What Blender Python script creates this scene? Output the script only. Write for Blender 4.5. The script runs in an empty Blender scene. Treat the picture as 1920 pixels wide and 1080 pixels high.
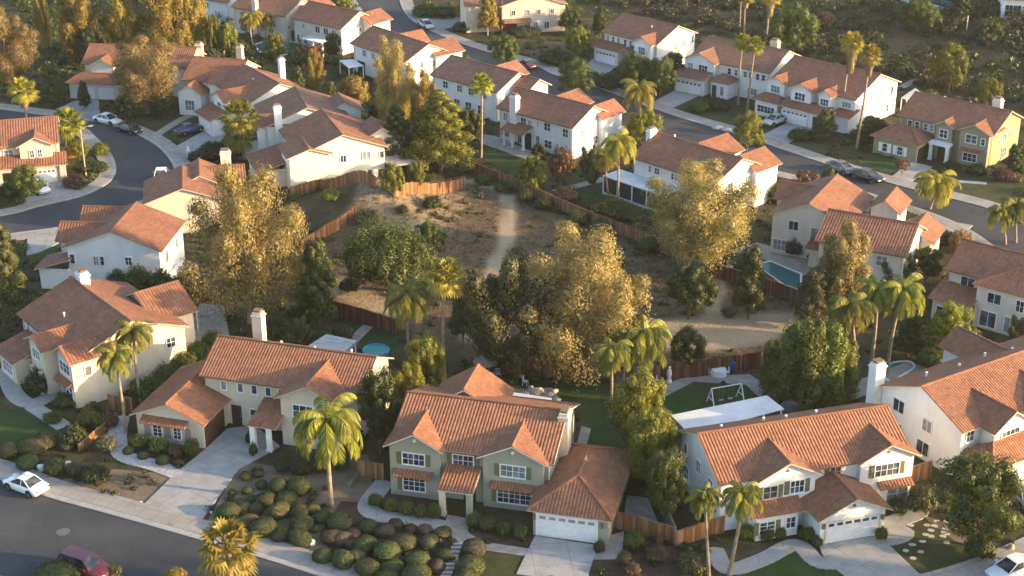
import bpy, bmesh, math, random
import numpy as np
from mathutils import Vector, Matrix
rnd = random.Random(7)
nrs = np.random.RandomState(11)
SC = bpy.context.scene
COL = SC.collection
# ------------------------------------------------------------------ camera
F, PITCH, CH = 2880.0, math.radians(24), 70.0
SP, CP = math.sin(PITCH), math.cos(PITCH)
cam = bpy.data.objects.new('camera', bpy.data.cameras.new('camera'))
COL.objects.link(cam)
cam.location = (0, 0, CH)
cam.rotation_euler = (math.radians(90) - PITCH, 0, 0)
cam.data.sensor_width = 36
cam.data.lens = 36 * F / 1920
cam.data.clip_end = 6000
cam.data.clip_start = 1
SC.camera = cam


def sstep(a, b, x):
    t = min(1, max(0, (x - a) / (b - a)))
    return t * t * (3 - 2 * t)


def terr(x, y):
    """terrain height: flat building pads, a low mound in the open land, a hillside behind the top row"""
    h = 4.0 * math.exp(-((x + 17.5) / 7.) ** 2 - ((y - 181) / 6.5) ** 2)
    h -= 0.9 * math.exp(-((x - 9) / 9) ** 2 - ((y - 157) / 8) ** 2)
    d = (x - 30) * .74 + (y - 256) * .68
    h += 13 * sstep(3, 95, d) * sstep(-40, 10, x)
    if abs(h) < .02:
        h = 0
    return h


def at(px, py, z=0.0):
    u = (px - 960) / F
    v = (py - 540) / F
    t = (CH - z) / (SP + v * CP)
    return Vector((u * t, t * (CP - v * SP), z))


def G(px, py):
    """the point of the terrain seen at a pixel of the photograph"""
    p = at(px, py, 0)
    for _ in range(14):
        h = terr(p.x, p.y)
        q = at(px, py, h)
        p = (p + q) / 2 if _ < 9 else q
    return Vector((p.x, p.y, terr(p.x, p.y)))


def ztop(p, py):
    """height at which a thing standing at p reaches image row py"""
    q = (py - 540) / F
    k = p.y * (q * CP + SP) / (CP - q * SP)
    return CH - k


def mpp(p):
    return (p.y * CP + (CH - p.z) * SP) / F


# ------------------------------------------------------------------ node helpers
def newmat(name):
    m = bpy.data.materials.new(name)
    m.use_nodes = True
    nt = m.node_tree
    nt.nodes.clear()
    out = nt.nodes.new('ShaderNodeOutputMaterial')
    return m, nt, out


def N(nt, typ, **kw):
    n = nt.nodes.new(typ)
    for k, v in kw.items():
        if k.startswith('i_'):
            n.inputs[k[2:].replace('_', ' ')].default_value = v
        else:
            setattr(n, k, v)
    return n


def L(nt, a, b):
    nt.links.new(a, b)


def ramp(nt, fac, stops):
    r = nt.nodes.new('ShaderNodeValToRGB')
    e = r.color_ramp.elements
    while len(e) < len(stops):
        e.new(.5)
    for i, (p, c) in enumerate(stops):
        e[i].position = p
        e[i].color = (*c, 1) if len(c) == 3 else c
    L(nt, fac, r.inputs['Fac'])
    return r


def noise(nt, scale, detail=4, vec=None, rough=.6):
    n = N(nt, 'ShaderNodeTexNoise')
    n.inputs['Scale'].default_value = scale
    n.inputs['Detail'].default_value = detail
    n.inputs['Roughness'].default_value = rough
    if vec is None:
        g = N(nt, 'ShaderNodeNewGeometry')
        vec = g.outputs['Position']
    L(nt, vec, n.inputs['Vector'])
    return n


def bsdf(nt, out, rough=.8, spec=.3, metallic=0):
    b = N(nt, 'ShaderNodeBsdfPrincipled')
    b.inputs['Roughness'].default_value = rough
    b.inputs['Specular IOR Level'].default_value = spec
    b.inputs['Metallic'].default_value = metallic
    L(nt, b.outputs[0], out.inputs['Surface'])
    return b


def mottled(name, c1, c2, scale=3., rough=.85, bump=0., bscale=30, fine=None, spec=.25, detail=5, c3=None):
    m, nt, out = newmat(name)
    b = bsdf(nt, out, rough, spec)
    n = noise(nt, scale, detail)
    st = [(.32, c1), (.68, c2)] if c3 is None else [(.3, c1), (.5, c2), (.7, c3)]
    r = ramp(nt, n.outputs['Fac'], st)
    col = r.outputs['Color']
    if fine:
        n2 = noise(nt, fine[0], 3)
        r2 = ramp(nt, n2.outputs['Fac'], [(.3, (1 - fine[1],) * 3), (.7, (1 + fine[1],) * 3)])
        mx = N(nt, 'ShaderNodeMix', data_type='RGBA', blend_type='MULTIPLY')
        mx.inputs['Factor'].default_value = 1
        L(nt, col, mx.inputs['A'])
        L(nt, r2.outputs['Color'], mx.inputs['B'])
        col = mx.outputs['Result']
    L(nt, col, b.inputs['Base Color'])
    if bump:
        n3 = noise(nt, bscale, 4)
        bp = N(nt, 'ShaderNodeBump')
        bp.inputs['Strength'].default_value = 1
        bp.inputs['Distance'].default_value = bump
        L(nt, n3.outputs['Fac'], bp.inputs['Height'])
        L(nt, bp.outputs[0], b.inputs['Normal'])
    return m


def stucco(name, c1, c2):
    """painted stucco: cloudy, with faint rain streaks"""
    m, nt, out = newmat(name)
    b = bsdf(nt, out, .92, .2)
    n = noise(nt, .6, 5)
    r = ramp(nt, n.outputs['Fac'], [(.3, c1), (.7, c2)])
    g = N(nt, 'ShaderNodeNewGeometry')
    mp = N(nt, 'ShaderNodeMapping')
    mp.inputs['Scale'].default_value = (1.5, 1.5, .3)
    L(nt, g.outputs['Position'], mp.inputs['Vector'])
    n2 = noise(nt, 1., 5, mp.outputs[0], .65)
    r2 = ramp(nt, n2.outputs['Fac'], [(.25, (.90, .89, .875)), (.5, (.99, .985, .98)), (.75, (1.02, 1.02, 1.02))])
    mx = N(nt, 'ShaderNodeMix', data_type='RGBA', blend_type='MULTIPLY')
    mx.inputs['Factor'].default_value = 1
    L(nt, r.outputs['Color'], mx.inputs['A'])
    L(nt, r2.outputs['Color'], mx.inputs['B'])
    L(nt, mx.outputs['Result'], b.inputs['Base Color'])
    n3 = noise(nt, 26, 4)
    bp = N(nt, 'ShaderNodeBump')
    bp.inputs['Distance'].default_value = .012
    L(nt, n3.outputs['Fac'], bp.inputs['Height'])
    L(nt, bp.outputs[0], b.inputs['Normal'])
    return m


def asphalt_mat():
    m, nt, out = newmat('asphalt')
    b = bsdf(nt, out, .9, .2)
    n = noise(nt, .16, 6)
    r = ramp(nt, n.outputs['Fac'], [(.3, (.044, .046, .050)), (.52, (.056, .058, .062)), (.7, (.072, .073, .076))])
    f = noise(nt, 7, 3)
    r2 = ramp(nt, f.outputs['Fac'], [(.3, (.85,) * 3), (.7, (1.15,) * 3)])
    mx = N(nt, 'ShaderNodeMix', data_type='RGBA', blend_type='MULTIPLY')
    mx.inputs['Factor'].default_value = 1
    L(nt, r.outputs['Color'], mx.inputs['A'])
    L(nt, r2.outputs['Color'], mx.inputs['B'])
    g = N(nt, 'ShaderNodeNewGeometry')
    wob = noise(nt, .5, 3)
    ad = N(nt, 'ShaderNodeVectorMath', operation='ADD')
    L(nt, g.outputs['Position'], ad.inputs[0])
    L(nt, wob.outputs['Color'], ad.inputs[1])
    v = N(nt, 'ShaderNodeTexVoronoi', feature='DISTANCE_TO_EDGE')
    v.inputs['Scale'].default_value = .16
    L(nt, ad.outputs[0], v.inputs['Vector'])
    r3 = ramp(nt, v.outputs['Distance'], [(.0, (.84,) * 3), (.006, (.90,) * 3), (.012, (1,) * 3)])
    m3 = N(nt, 'ShaderNodeMix', data_type='RGBA', blend_type='MULTIPLY')
    m3.inputs['Factor'].default_value = 1
    L(nt, mx.outputs['Result'], m3.inputs['A'])
    L(nt, r3.outputs['Color'], m3.inputs['B'])
    L(nt, m3.outputs['Result'], b.inputs['Base Color'])
    return m


def wood_mat(name, c1, c2):
    m, nt, out = newmat(name)
    b = bsdf(nt, out, .88, .15)
    g = N(nt, 'ShaderNodeNewGeometry')
    r = ramp(nt, g.outputs['Random Per Island'], [(0, tuple(x * .66 for x in c1)), (.5, c1), (.85, c2), (1, tuple(.5 * x + .5 * y for x, y in zip(c2, (.26, .22, .18))))])
    n = noise(nt, .5, 5)
    r2 = ramp(nt, n.outputs['Fac'], [(.3, (.72, .74, .76)), (.7, (1.15, 1.12, 1.08))])
    mx = N(nt, 'ShaderNodeMix', data_type='RGBA', blend_type='MULTIPLY')
    mx.inputs['Factor'].default_value = 1
    L(nt, r.outputs['Color'], mx.inputs['A'])
    L(nt, r2.outputs['Color'], mx.inputs['B'])
    L(nt, mx.outputs['Result'], b.inputs['Base Color'])
    return m


def plain(name, c, rough=.6, spec=.4, metallic=0):
    m, nt, out = newmat(name)
    b = bsdf(nt, out, rough, spec, metallic)
    n = noise(nt, 2.2, 4)
    r = ramp(nt, n.outputs['Fac'], [(.3, tuple(x * .9 for x in c)), (.7, tuple(min(1, x * 1.06) for x in c))])
    L(nt, r.outputs['Color'], b.inputs['Base Color'])
    return m


def tile_mat(name, c_lo, c_mid, c_hi, period=.29, course=.32, depth=.062):
    """clay barrel tile: u across the slope, v up it"""
    m, nt, out = newmat(name)
    b = bsdf(nt, out, .78, .22)
    uv = N(nt, 'ShaderNodeUVMap')
    sep = N(nt, 'ShaderNodeSeparateXYZ')
    L(nt, uv.outputs[0], sep.inputs[0])

    def M(op, a, bb=None):
        n = N(nt, 'ShaderNodeMath', operation=op)
        for i, q in enumerate((a, bb)):
            if q is None:
                continue
            if isinstance(q, (int, float)):
                n.inputs[i].default_value = q
            else:
                L(nt, q, n.inputs[i])
        return n.outputs[0]
    u = M('DIVIDE', sep.outputs[0], period)
    v = M('DIVIDE', sep.outputs[1], course)
    fu, fv = M('FLOOR', u), M('FLOOR', v)
    cmb = N(nt, 'ShaderNodeCombineXYZ')
    L(nt, fu, cmb.inputs[0])
    L(nt, fv, cmb.inputs[1])
    wn = N(nt, 'ShaderNodeTexWhiteNoise', noise_dimensions='2D')
    L(nt, cmb.outputs[0], wn.inputs['Vector'])
    big = noise(nt, .55, 4)
    fine = noise(nt, 5., 3)
    f = M('ADD', M('MULTIPLY', wn.outputs['Value'], .22), M('MULTIPLY', big.outputs['Fac'], .42))
    f = M('ADD', f, M('MULTIPLY', fine.outputs['Fac'], .36))
    r = ramp(nt, f, [(.22, c_lo), (.55, c_mid), (.85, c_hi)])
    L(nt, r.outputs['Color'], b.inputs['Base Color'])
    ang = M('MULTIPLY', u, 2 * math.pi)
    s = M('ABSOLUTE', M('SINE', M('MULTIPLY', ang, .5)))
    step = M('SUBTRACT', 1., M('FRACT', v))
    hgt = M('ADD', s, M('MULTIPLY', step, .28))
    bp = N(nt, 'ShaderNodeBump')
    bp.inputs['Strength'].default_value = 1
    bp.inputs['Distance'].default_value = depth
    L(nt, hgt, bp.inputs['Height'])
    L(nt, bp.outputs[0], b.inputs['Normal'])
    return m


def leaf_mat(name, c1, c2, trans=.35, rough=.6, c3=None):
    m, nt, out = newmat(name)
    g = N(nt, 'ShaderNodeNewGeometry')
    oi = N(nt, 'ShaderNodeObjectInfo')
    st = [(0., c1), (1., c2)] if c3 is None else [(0., c1), (.6, c2), (1., c3)]
    r = ramp(nt, g.outputs['Random Per Island'], st)
    n = noise(nt, .45, 3)
    r2 = ramp(nt, n.outputs['Fac'], [(.3, (.72, .74, .7)), (.7, (1.22, 1.16, 1.1))])
    mx = N(nt, 'ShaderNodeMix', data_type='RGBA', blend_type='MULTIPLY')
    mx.inputs['Factor'].default_value = 1
    L(nt, r.outputs['Color'], mx.inputs['A'])
    L(nt, r2.outputs['Color'], mx.inputs['B'])
    hs = N(nt, 'ShaderNodeHueSaturation')
    mr = N(nt, 'ShaderNodeMapRange')
    mr.inputs['To Min'].default_value = .78
    mr.inputs['To Max'].default_value = 1.2
    L(nt, oi.outputs['Random'], mr.inputs['Value'])
    L(nt, mr.outputs[0], hs.inputs['Value'])
    mh = N(nt, 'ShaderNodeMapRange')
    mh.inputs['To Min'].default_value = .487
    mh.inputs['To Max'].default_value = .513
    L(nt, oi.outputs['Random'], mh.inputs['Value'])
    L(nt, mh.outputs[0], hs.inputs['Hue'])
    L(nt, mx.outputs['Result'], hs.inputs['Color'])
    d = N(nt, 'ShaderNodeBsdfDiffuse')
    t = N(nt, 'ShaderNodeBsdfTranslucent')
    L(nt, hs.outputs['Color'], d.inputs['Color'])
    L(nt, hs.outputs['Color'], t.inputs['Color'])
    ms = N(nt, 'ShaderNodeMixShader')
    ms.inputs['Fac'].default_value = trans
    L(nt, d.outputs[0], ms.inputs[1])
    L(nt, t.outputs[0], ms.inputs[2])
    gl = N(nt, 'ShaderNodeBsdfGlossy')
    gl.inputs['Roughness'].default_value = .5
    m2 = N(nt, 'ShaderNodeMixShader')
    m2.inputs['Fac'].default_value = .035
    L(nt, ms.outputs[0], m2.inputs[1])
    L(nt, gl.outputs[0], m2.inputs[2])
    L(nt, m2.outputs[0], out.inputs['Surface'])
    return m


def glass_mat(name, c=(.02, .026, .035)):
    m, nt, out = newmat(name)
    b = bsdf(nt, out, .08, .6)
    n = noise(nt, 1.1, 2)
    r = ramp(nt, n.outputs['Fac'], [(.42, c), (.56, tuple(x * 2.6 + .008 for x in c)), (.66, tuple(x * 4 + .02 for x in c))])
    oi = N(nt, 'ShaderNodeObjectInfo')
    cr = ramp(nt, oi.outputs['Random'], [(.0, (0, 0, 0)), (.58, (0, 0, 0)), (.6, (.10, .095, .085)), (.8, (.10, .095, .085)), (.82, (.22, .21, .19)), (1, (.22, .21, .19))])
    cr.color_ramp.interpolation = 'CONSTANT'
    ad = N(nt, 'ShaderNodeMix', data_type='RGBA', blend_type='ADD')
    ad.inputs['Factor'].default_value = 1 if name != 'car_glass' else 0
    L(nt, r.outputs['Color'], ad.inputs['A'])
    L(nt, cr.outputs['Color'], ad.inputs['B'])
    L(nt, ad.outputs['Result'], b.inputs['Base Color'])
    return m


def water_mat(name, c):
    m, nt, out = newmat(name)
    b = bsdf(nt, out, .12, .22)
    n = noise(nt, .8, 3)
    r = ramp(nt, n.outputs['Fac'], [(.3, tuple(x * .75 for x in c)), (.7, c)])
    L(nt, r.outputs['Color'], b.inputs['Base Color'])
    n3 = noise(nt, 3., 3)
    bp = N(nt, 'ShaderNodeBump')
    bp.inputs['Distance'].default_value = .02
    L(nt, n3.outputs['Fac'], bp.inputs['Height'])
    L(nt, bp.outputs[0], b.inputs['Normal'])
    return m


def ground_mat():
    m, nt, out = newmat('ground')
    b = bsdf(nt, out, .95, .1)
    a = N(nt, 'ShaderNodeAttribute', attribute_name='dry')
    n1 = noise(nt, .35, 6)
    n2 = noise(nt, 2.5, 5)
    n3 = noise(nt, 9, 3)
    green = ramp(nt, n1.outputs['Fac'], [(.3, (.034, .034, .016)), (.5, (.064, .056, .028)), (.7, (.105, .084, .048))])
    dry = ramp(nt, n2.outputs['Fac'], [(.25, (.092, .062, .037)), (.5, (.14, .096, .056)), (.78, (.20, .14, .083))])
    mx = N(nt, 'ShaderNodeMix', data_type='RGBA')
    ad = N(nt, 'ShaderNodeMath', operation='MULTIPLY_ADD', use_clamp=True)
    L(nt, n2.outputs['Fac'], ad.inputs[0])
    ad.inputs[1].default_value = .5
    ad.inputs[2].default_value = -.25
    a2 = N(nt, 'ShaderNodeMath', operation='ADD', use_clamp=True)
    L(nt, a.outputs['Fac'], a2.inputs[0])
    L(nt, ad.outputs[0], a2.inputs[1])
    mu = N(nt, 'ShaderNodeMath', operation='MULTIPLY', use_clamp=True)
    L(nt, a2.outputs[0], mu.inputs[0])
    L(nt, a.outputs['Fac'], mu.inputs[1])
    sq = N(nt, 'ShaderNodeMath', operation='POWER', use_clamp=True)
    L(nt, mu.outputs[0], sq.inputs[0])
    sq.inputs[1].default_value = .5
    L(nt, sq.outputs[0], mx.inputs['Factor'])
    L(nt, green.outputs['Color'], mx.inputs['A'])
    L(nt, dry.outputs['Color'], mx.inputs['B'])
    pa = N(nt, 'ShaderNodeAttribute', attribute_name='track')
    tr_ = ramp(nt, n2.outputs['Fac'], [(.3, (.33, .25, .155)), (.7, (.41, .32, .205))])  # tan of the trails, shared with the painted sun patch
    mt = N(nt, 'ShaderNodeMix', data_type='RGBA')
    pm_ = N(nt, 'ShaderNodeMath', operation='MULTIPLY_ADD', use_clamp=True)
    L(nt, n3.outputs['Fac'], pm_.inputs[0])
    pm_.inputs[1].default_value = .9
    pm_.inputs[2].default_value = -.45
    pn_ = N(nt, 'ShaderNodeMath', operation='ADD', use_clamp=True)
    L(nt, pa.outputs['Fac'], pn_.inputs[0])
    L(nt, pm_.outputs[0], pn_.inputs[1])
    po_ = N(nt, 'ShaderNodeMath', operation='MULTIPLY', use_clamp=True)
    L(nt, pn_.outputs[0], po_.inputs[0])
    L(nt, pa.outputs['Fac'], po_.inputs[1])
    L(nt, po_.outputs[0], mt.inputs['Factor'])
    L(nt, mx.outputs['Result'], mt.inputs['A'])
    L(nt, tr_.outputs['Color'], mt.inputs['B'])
    mx = mt
    r3 = ramp(nt, n3.outputs['Fac'], [(.3, (.76,) * 3), (.7, (1.22,) * 3)])
    m2 = N(nt, 'ShaderNodeMix', data_type='RGBA', blend_type='MULTIPLY')
    m2.inputs['Factor'].default_value = 1
    L(nt, mx.outputs['Result'], m2.inputs['A'])
    L(nt, r3.outputs['Color'], m2.inputs['B'])
    L(nt, m2.outputs['Result'], b.inputs['Base Color'])
    bp = N(nt, 'ShaderNodeBump')
    bp.inputs['Distance'].default_value = .12
    L(nt, n2.outputs['Fac'], bp.inputs['Height'])
    L(nt, bp.outputs[0], b.inputs['Normal'])
    return m


def slab_mat(name, c1, c2, joint=1.5):
    """concrete with faint control joints"""
    m, nt, out = newmat(name)
    b = bsdf(nt, out, .9, .2)
    n = noise(nt, .7, 6)
    n2 = noise(nt, 12, 3)
    r = ramp(nt, n.outputs['Fac'], [(.3, c1), (.7, c2)])
    r2 = ramp(nt, n2.outputs['Fac'], [(.3, (.9,) * 3), (.7, (1.08,) * 3)])
    n5 = noise(nt, .9, 6, rough=.72)
    r5 = ramp(nt, n5.outputs['Fac'], [(.30, (.70, .685, .67)), (.42, (.94, .935, .93)), (.6, (1, 1, 1))])
    m5 = N(nt, 'ShaderNodeMix', data_type='RGBA', blend_type='MULTIPLY')
    m5.inputs['Factor'].default_value = 1
    L(nt, r.outputs['Color'], m5.inputs['A'])
    L(nt, r5.outputs['Color'], m5.inputs['B'])
    mx = N(nt, 'ShaderNodeMix', data_type='RGBA', blend_type='MULTIPLY')
    mx.inputs['Factor'].default_value = 1
    L(nt, m5.outputs['Result'], mx.inputs['A'])
    L(nt, r2.outputs['Color'], mx.inputs['B'])
    uv = N(nt, 'ShaderNodeUVMap')
    br = N(nt, 'ShaderNodeTexBrick')
    br.offset = 0
    br.inputs['Scale'].default_value = 1
    br.inputs['Brick Width'].default_value = joint
    br.inputs['Row Height'].default_value = joint
    br.inputs['Mortar Size'].default_value = .03
    br.inputs['Color1'].default_value = (1, 1, 1, 1)
    br.inputs['Color2'].default_value = (.93, .93, .93, 1)
    br.inputs['Mortar'].default_value = (.62, .62, .62, 1)
    L(nt, uv.outputs[0], br.inputs['Vector'])
    m3 = N(nt, 'ShaderNodeMix', data_type='RGBA', blend_type='MULTIPLY')
    m3.inputs['Factor'].default_value = 1
    L(nt, mx.outputs['Result'], m3.inputs['A'])
    L(nt, br.outputs['Color'], m3.inputs['B'])
    L(nt, m3.outputs['Result'], b.inputs['Base Color'])
    return m


M = {
    'ground': ground_mat(),
    'asphalt': asphalt_mat(),
    'concrete': slab_mat('concrete', (.30, .29, .275), (.39, .38, .36), 3.),
    'sidewalk': slab_mat('sidewalk', (.27, .25, .22), (.36, .335, .30), 1.6),
    'kerb': mottled('kerb', (.27, .26, .24), (.38, .37, .35), .8, .9),
    'paving': mottled('paving', (.24, .21, .18), (.37, .33, .29), 1.2, .9, fine=(9, .15)),
    'lawn': mottled('lawn', (.022, .045, .010), (.040, .072, .016), .5, .95, .03, 25, (7, .25)),
    'dull_lawn': mottled('dull_lawn', (.034, .042, .014), (.066, .068, .026), .5, .95, .04, 20, (6, .3)),
    'dirt': mottled('dirt', (.13, .095, .062), (.21, .16, .11), .6, .95, .03, 20, (7, .2)),
    'trail': mottled('trail', (.24, .19, .13), (.34, .275, .19), .4, .95, .03, 15, (5, .15)),
    'mulch': mottled('mulch', (.045, .028, .02), (.085, .055, .038), 1.5, .95, .04, 20, (9, .3)),
    'river_stone': mottled('river_stone', (.28, .27, .25), (.52, .5, .47), 5, .8, .05, 8, (3, .2)),
    'stone': mottled('stone', (.36, .32, .27), (.56, .51, .45), 2, .85, .03, 8),
    'white_stone': mottled('white_stone', (.62, .61, .58), (.8, .79, .76), 2, .8),
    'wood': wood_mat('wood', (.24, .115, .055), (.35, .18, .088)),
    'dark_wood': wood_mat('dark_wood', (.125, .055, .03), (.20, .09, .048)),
    'grey_wood': wood_mat('grey_wood', (.20, .165, .13), (.31, .265, .215)),
    'sage': stucco('sage', (.325, .32, .25), (.365, .36, .285)),
    'olive': stucco('olive', (.27, .245, .15), (.31, .28, .18)),
    'cream': stucco('cream', (.60, .51, .395), (.67, .58, .455)),
    'peach': stucco('peach', (.60, .47, .355), (.67, .54, .41)),
    'ivory': stucco('ivory', (.67, .61, .51), (.74, .685, .585)),
    'white': stucco('white', (.72, .715, .70), (.79, .785, .775)),
    'trim': plain('trim', (.74, .70, .63), .6),
    'white_trim': plain('white_trim', (.80, .80, .79), .5),
    'cream_trim': plain('cream_trim', (.62, .52, .38), .7),
    'brown_trim': plain('brown_trim', (.20, .12, .075), .7),
    'sage_shutter': plain('sage_shutter', (.155, .15, .062), .6),
    'grey_shutter': plain('grey_shutter', (.30, .24, .20), .6),
    'tile_a': tile_mat('tile_a', (.155, .068, .040), (.275, .124, .070), (.38, .19, .114)),
    'tile_b': tile_mat('tile_b', (.145, .065, .040), (.25, .113, .068), (.355, .18, .118), .34, .32, .055),
    'tile_c': tile_mat('tile_c', (.135, .066, .046), (.235, .118, .078), (.33, .185, .132), .34, .32, .045),
    'glass': glass_mat('glass'),
    'blue_glass': glass_mat('blue_glass', (.03, .05, .065)),
    'car_glass': glass_mat('car_glass', (.015, .018, .022)),
    'garage_white': plain('garage_white', (.76, .755, .745), .5),
    'garage_brown': mottled('garage_brown', (.06, .032, .02), (.095, .05, .032), 1, .6),
    'door_dark': mottled('door_dark', (.05, .03, .02), (.08, .05, .03), 1, .6),
    'screen': plain('screen', (.03, .03, .033), .7),
    'metal': plain('metal', (.35, .35, .35), .4, .5, .6),
    'manhole': plain('manhole', (.115, .115, .115), .8),
    'rubber': plain('rubber', (.018, .018, .018), .9),
    'chrome': plain('chrome', (.5, .5, .5), .25, .5, .9),
    'red_lamp': plain('red_lamp', (.35, .02, .02), .3),
    'lamp_glass': plain('lamp_glass', (.75, .75, .72), .2),
    'water': water_mat('water', (.012, .19, .19)),
    'deep_water': water_mat('deep_water', (.006, .12, .135)),
    'pale_water': water_mat('pale_water', (.06, .34, .30)),
    'blue_plastic': plain('blue_plastic', (.05, .28, .62), .4),
    'court_blue': mottled('court_blue', (.03, .25, .42), (.05, .36, .55), .5, .7),
    'thatch': mottled('thatch', (.24, .19, .13), (.42, .34, .25), 3, .95, .05, 12, (8, .3)),
    'cloth_white': plain('cloth_white', (.8, .8, .78), .9),
    'patio_white': mottled('patio_white', (.56, .57, .57), (.70, .71, .71), .5, .6, fine=(4, .06)),
    'patio_grey': mottled('patio_grey', (.38, .38, .37), (.54, .54, .53), .8, .7, fine=(4, .1)),
    'flat_roof': mottled('flat_roof', (.36, .30, .27), (.48, .42, .38), .8, .85, fine=(4, .12)),
    'bark': mottled('bark', (.10, .075, .05), (.19, .145, .10), 3, .95, .03, 8),
    'pale_bark': mottled('pale_bark', (.34, .28, .21), (.52, .44, .34), 2, .9, .02, 8),
    'palm_bark': mottled('palm_bark', (.21, .155, .105), (.34, .265, .19), 2.5, .95, .03, 6, (9, .2)),
    'euc': leaf_mat('euc', (.205, .165, .056), (.315, .245, .083), .40, c3=(.385, .298, .112)),
    'gold': leaf_mat('gold', (.20, .148, .026), (.345, .255, .045), .42),
    'green': leaf_mat('green', (.045, .074, .012), (.125, .155, .026), .36),
    'green2': leaf_mat('green2', (.055, .094, .010), (.20, .225, .022), .40),
    'scrub': leaf_mat('scrub', (.052, .052, .022), (.115, .102, .048), .3),
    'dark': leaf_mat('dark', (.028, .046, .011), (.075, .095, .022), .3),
    'lime': leaf_mat('lime', (.088, .118, .011), (.285, .285, .024), .40),
    'sagebrush': leaf_mat('sagebrush', (.08, .085, .042), (.15, .15, .08), .3),
    'olive_leaf': leaf_mat('olive_leaf', (.062, .076, .024), (.15, .155, .052), .36),
    'brown_leaf': leaf_mat('brown_leaf', (.075, .042, .026), (.16, .095, .057), .3),
    'rust_leaf': leaf_mat('rust_leaf', (.15, .075, .034), (.32, .19, .09), .35),
    'ball_green': leaf_mat('ball_green', (.048, .066, .018), (.11, .13, .038), .25),
    'ball_olive': leaf_mat('ball_olive', (.07, .072, .026), (.145, .138, .052), .25),
    'ball_brown': leaf_mat('ball_brown', (.068, .064, .038), (.13, .118, .07), .25),
    'ball_red': leaf_mat('ball_red', (.085, .058, .04), (.15, .105, .072), .25),
    'palm': leaf_mat('palm', (.12, .15, .016), (.37, .345, .032), .45),
    'palm_gold': leaf_mat('palm_gold', (.22, .20, .02), (.45, .36, .045), .45),
    'palm_dead': leaf_mat('palm_dead', (.19, .125, .06), (.34, .235, .12), .25),
    'dry_grass': leaf_mat('dry_grass', (.13, .09, .052), (.20, .142, .084), .3),
}


# ------------------------------------------------------------------ mesh helpers
class MB:
    def __init__(s):
        s.v, s.f, s.m, s.uv = [], [], [], []

    def face(s, pts, mi=0, uv=None):
        i = len(s.v)
        s.v += [tuple(p) for p in pts]
        s.f.append(tuple(range(i, i + len(pts))))
        s.m.append(mi)
        s.uv.append(uv)

    def box(s, x0, x1, y0, y1, z0, z1, mi=0, bottom=True):
        p = [(x0, y0, z0), (x1, y0, z0), (x1, y1, z0), (x0, y1, z0), (x0, y0, z1), (x1, y0, z1), (x1, y1, z1), (x0, y1, z1)]
        for q in ((0, 1, 5, 4), (1, 2, 6, 5), (2, 3, 7, 6), (3, 0, 4, 7), (4, 5, 6, 7)) + (((3, 2, 1, 0),) if bottom else ()):
            s.face([p[k] for k in q], mi)

    def obox(s, o, u, v, w, mi=0):
        """box from corner o spanned by three vectors"""
        o, u, v, w = map(Vector, (o, u, v, w))
        if u.cross(v).dot(w) < 0:
            u, v = v, u
        p = [o, o + u, o + u + v, o + v, o + w, o + u + w, o + u + v + w, o + v + w]
        for q in ((0, 1, 5, 4), (1, 2, 6, 5), (2, 3, 7, 6), (3, 0, 4, 7), (4, 5, 6, 7), (3, 2, 1, 0)):
            s.face([p[k] for k in q], mi)

    def tube(s, pts, rads, n=7, mi=0, cap=True):
        pts = [Vector(p) for p in pts]
        rings = []
        for i, p in enumerate(pts):
            d = (pts[min(i + 1, len(pts) - 1)] - pts[max(i - 1, 0)])
            d = d.normalized() if d.length > 1e-6 else Vector((0, 0, 1))
            a = d.cross(Vector((0, 1, 0)) if abs(d.y) < .9 else Vector((1, 0, 0))).normalized()
            b = d.cross(a)
            rings.append([p + (a * math.cos(t) + b * math.sin(t)) * rads[i] for t in [2 * math.pi * k / n for k in range(n)]])
        for i in range(len(rings) - 1):
            for k in range(n):
                k2 = (k + 1) % n
                s.face([rings[i][k2], rings[i][k], rings[i + 1][k], rings[i + 1][k2]], mi)
        if cap:
            s.face(rings[-1][::-1], mi)
            s.face(rings[0], mi)

    def lathe(s, prof, n=14, c=(0, 0, 0), mi=0):
        cx, cy, cz = c
        for (r0, z0), (r1, z1) in zip(prof, prof[1:]):
            for k in range(n):
                a0, a1 = 2 * math.pi * k / n, 2 * math.pi * (k + 1) / n
                q = [(cx + r0 * math.cos(a0), cy + r0 * math.sin(a0), cz + z0), (cx + r0 * math.cos(a1), cy + r0 * math.sin(a1), cz + z0),
                     (cx + r1 * math.cos(a1), cy + r1 * math.sin(a1), cz + z1), (cx + r1 * math.cos(a0), cy + r1 * math.sin(a0), cz + z1)]
                if r0 < 1e-5:
                    q = [q[0], q[2], q[3]]
                elif r1 < 1e-5:
                    q = q[:3]
                s.face(q, mi)

    def mesh(s, name, mats, smooth=False):
        me = bpy.data.meshes.new(name)
        me.from_pydata(s.v, [], s.f)
        for m in (mats if isinstance(mats, (list, tuple)) else [mats]):
            me.materials.append(m)
        me.polygons.foreach_set('material_index', s.m)
        if any(u is not None for u in s.uv):
            lay = me.uv_layers.new(name='UVMap')
            k = 0
            flat = []
            for f, u in zip(s.f, s.uv):
                for j in range(len(f)):
                    flat += list(u[j]) if u is not None else [0., 0.]
            lay.data.foreach_set('uv', flat)
        if smooth:
            me.polygons.foreach_set('use_smooth', [True] * len(s.f))
        me.update()
        return me

    def obj(s, name, mats, parent=None, smooth=False, weld=False):
        me = s.mesh(name, mats, smooth)
        if weld:
            bm = bmesh.new()
            bm.from_mesh(me)
            bmesh.ops.remove_doubles(bm, verts=bm.verts, dist=1e-4)
            bm.to_mesh(me)
            bm.free()
        return link(name, me, parent)


def link(name, me, parent=None):
    o = bpy.data.objects.new(name, me)
    COL.objects.link(o)
    if parent is not None:
        o.parent = parent
    return o


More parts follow.
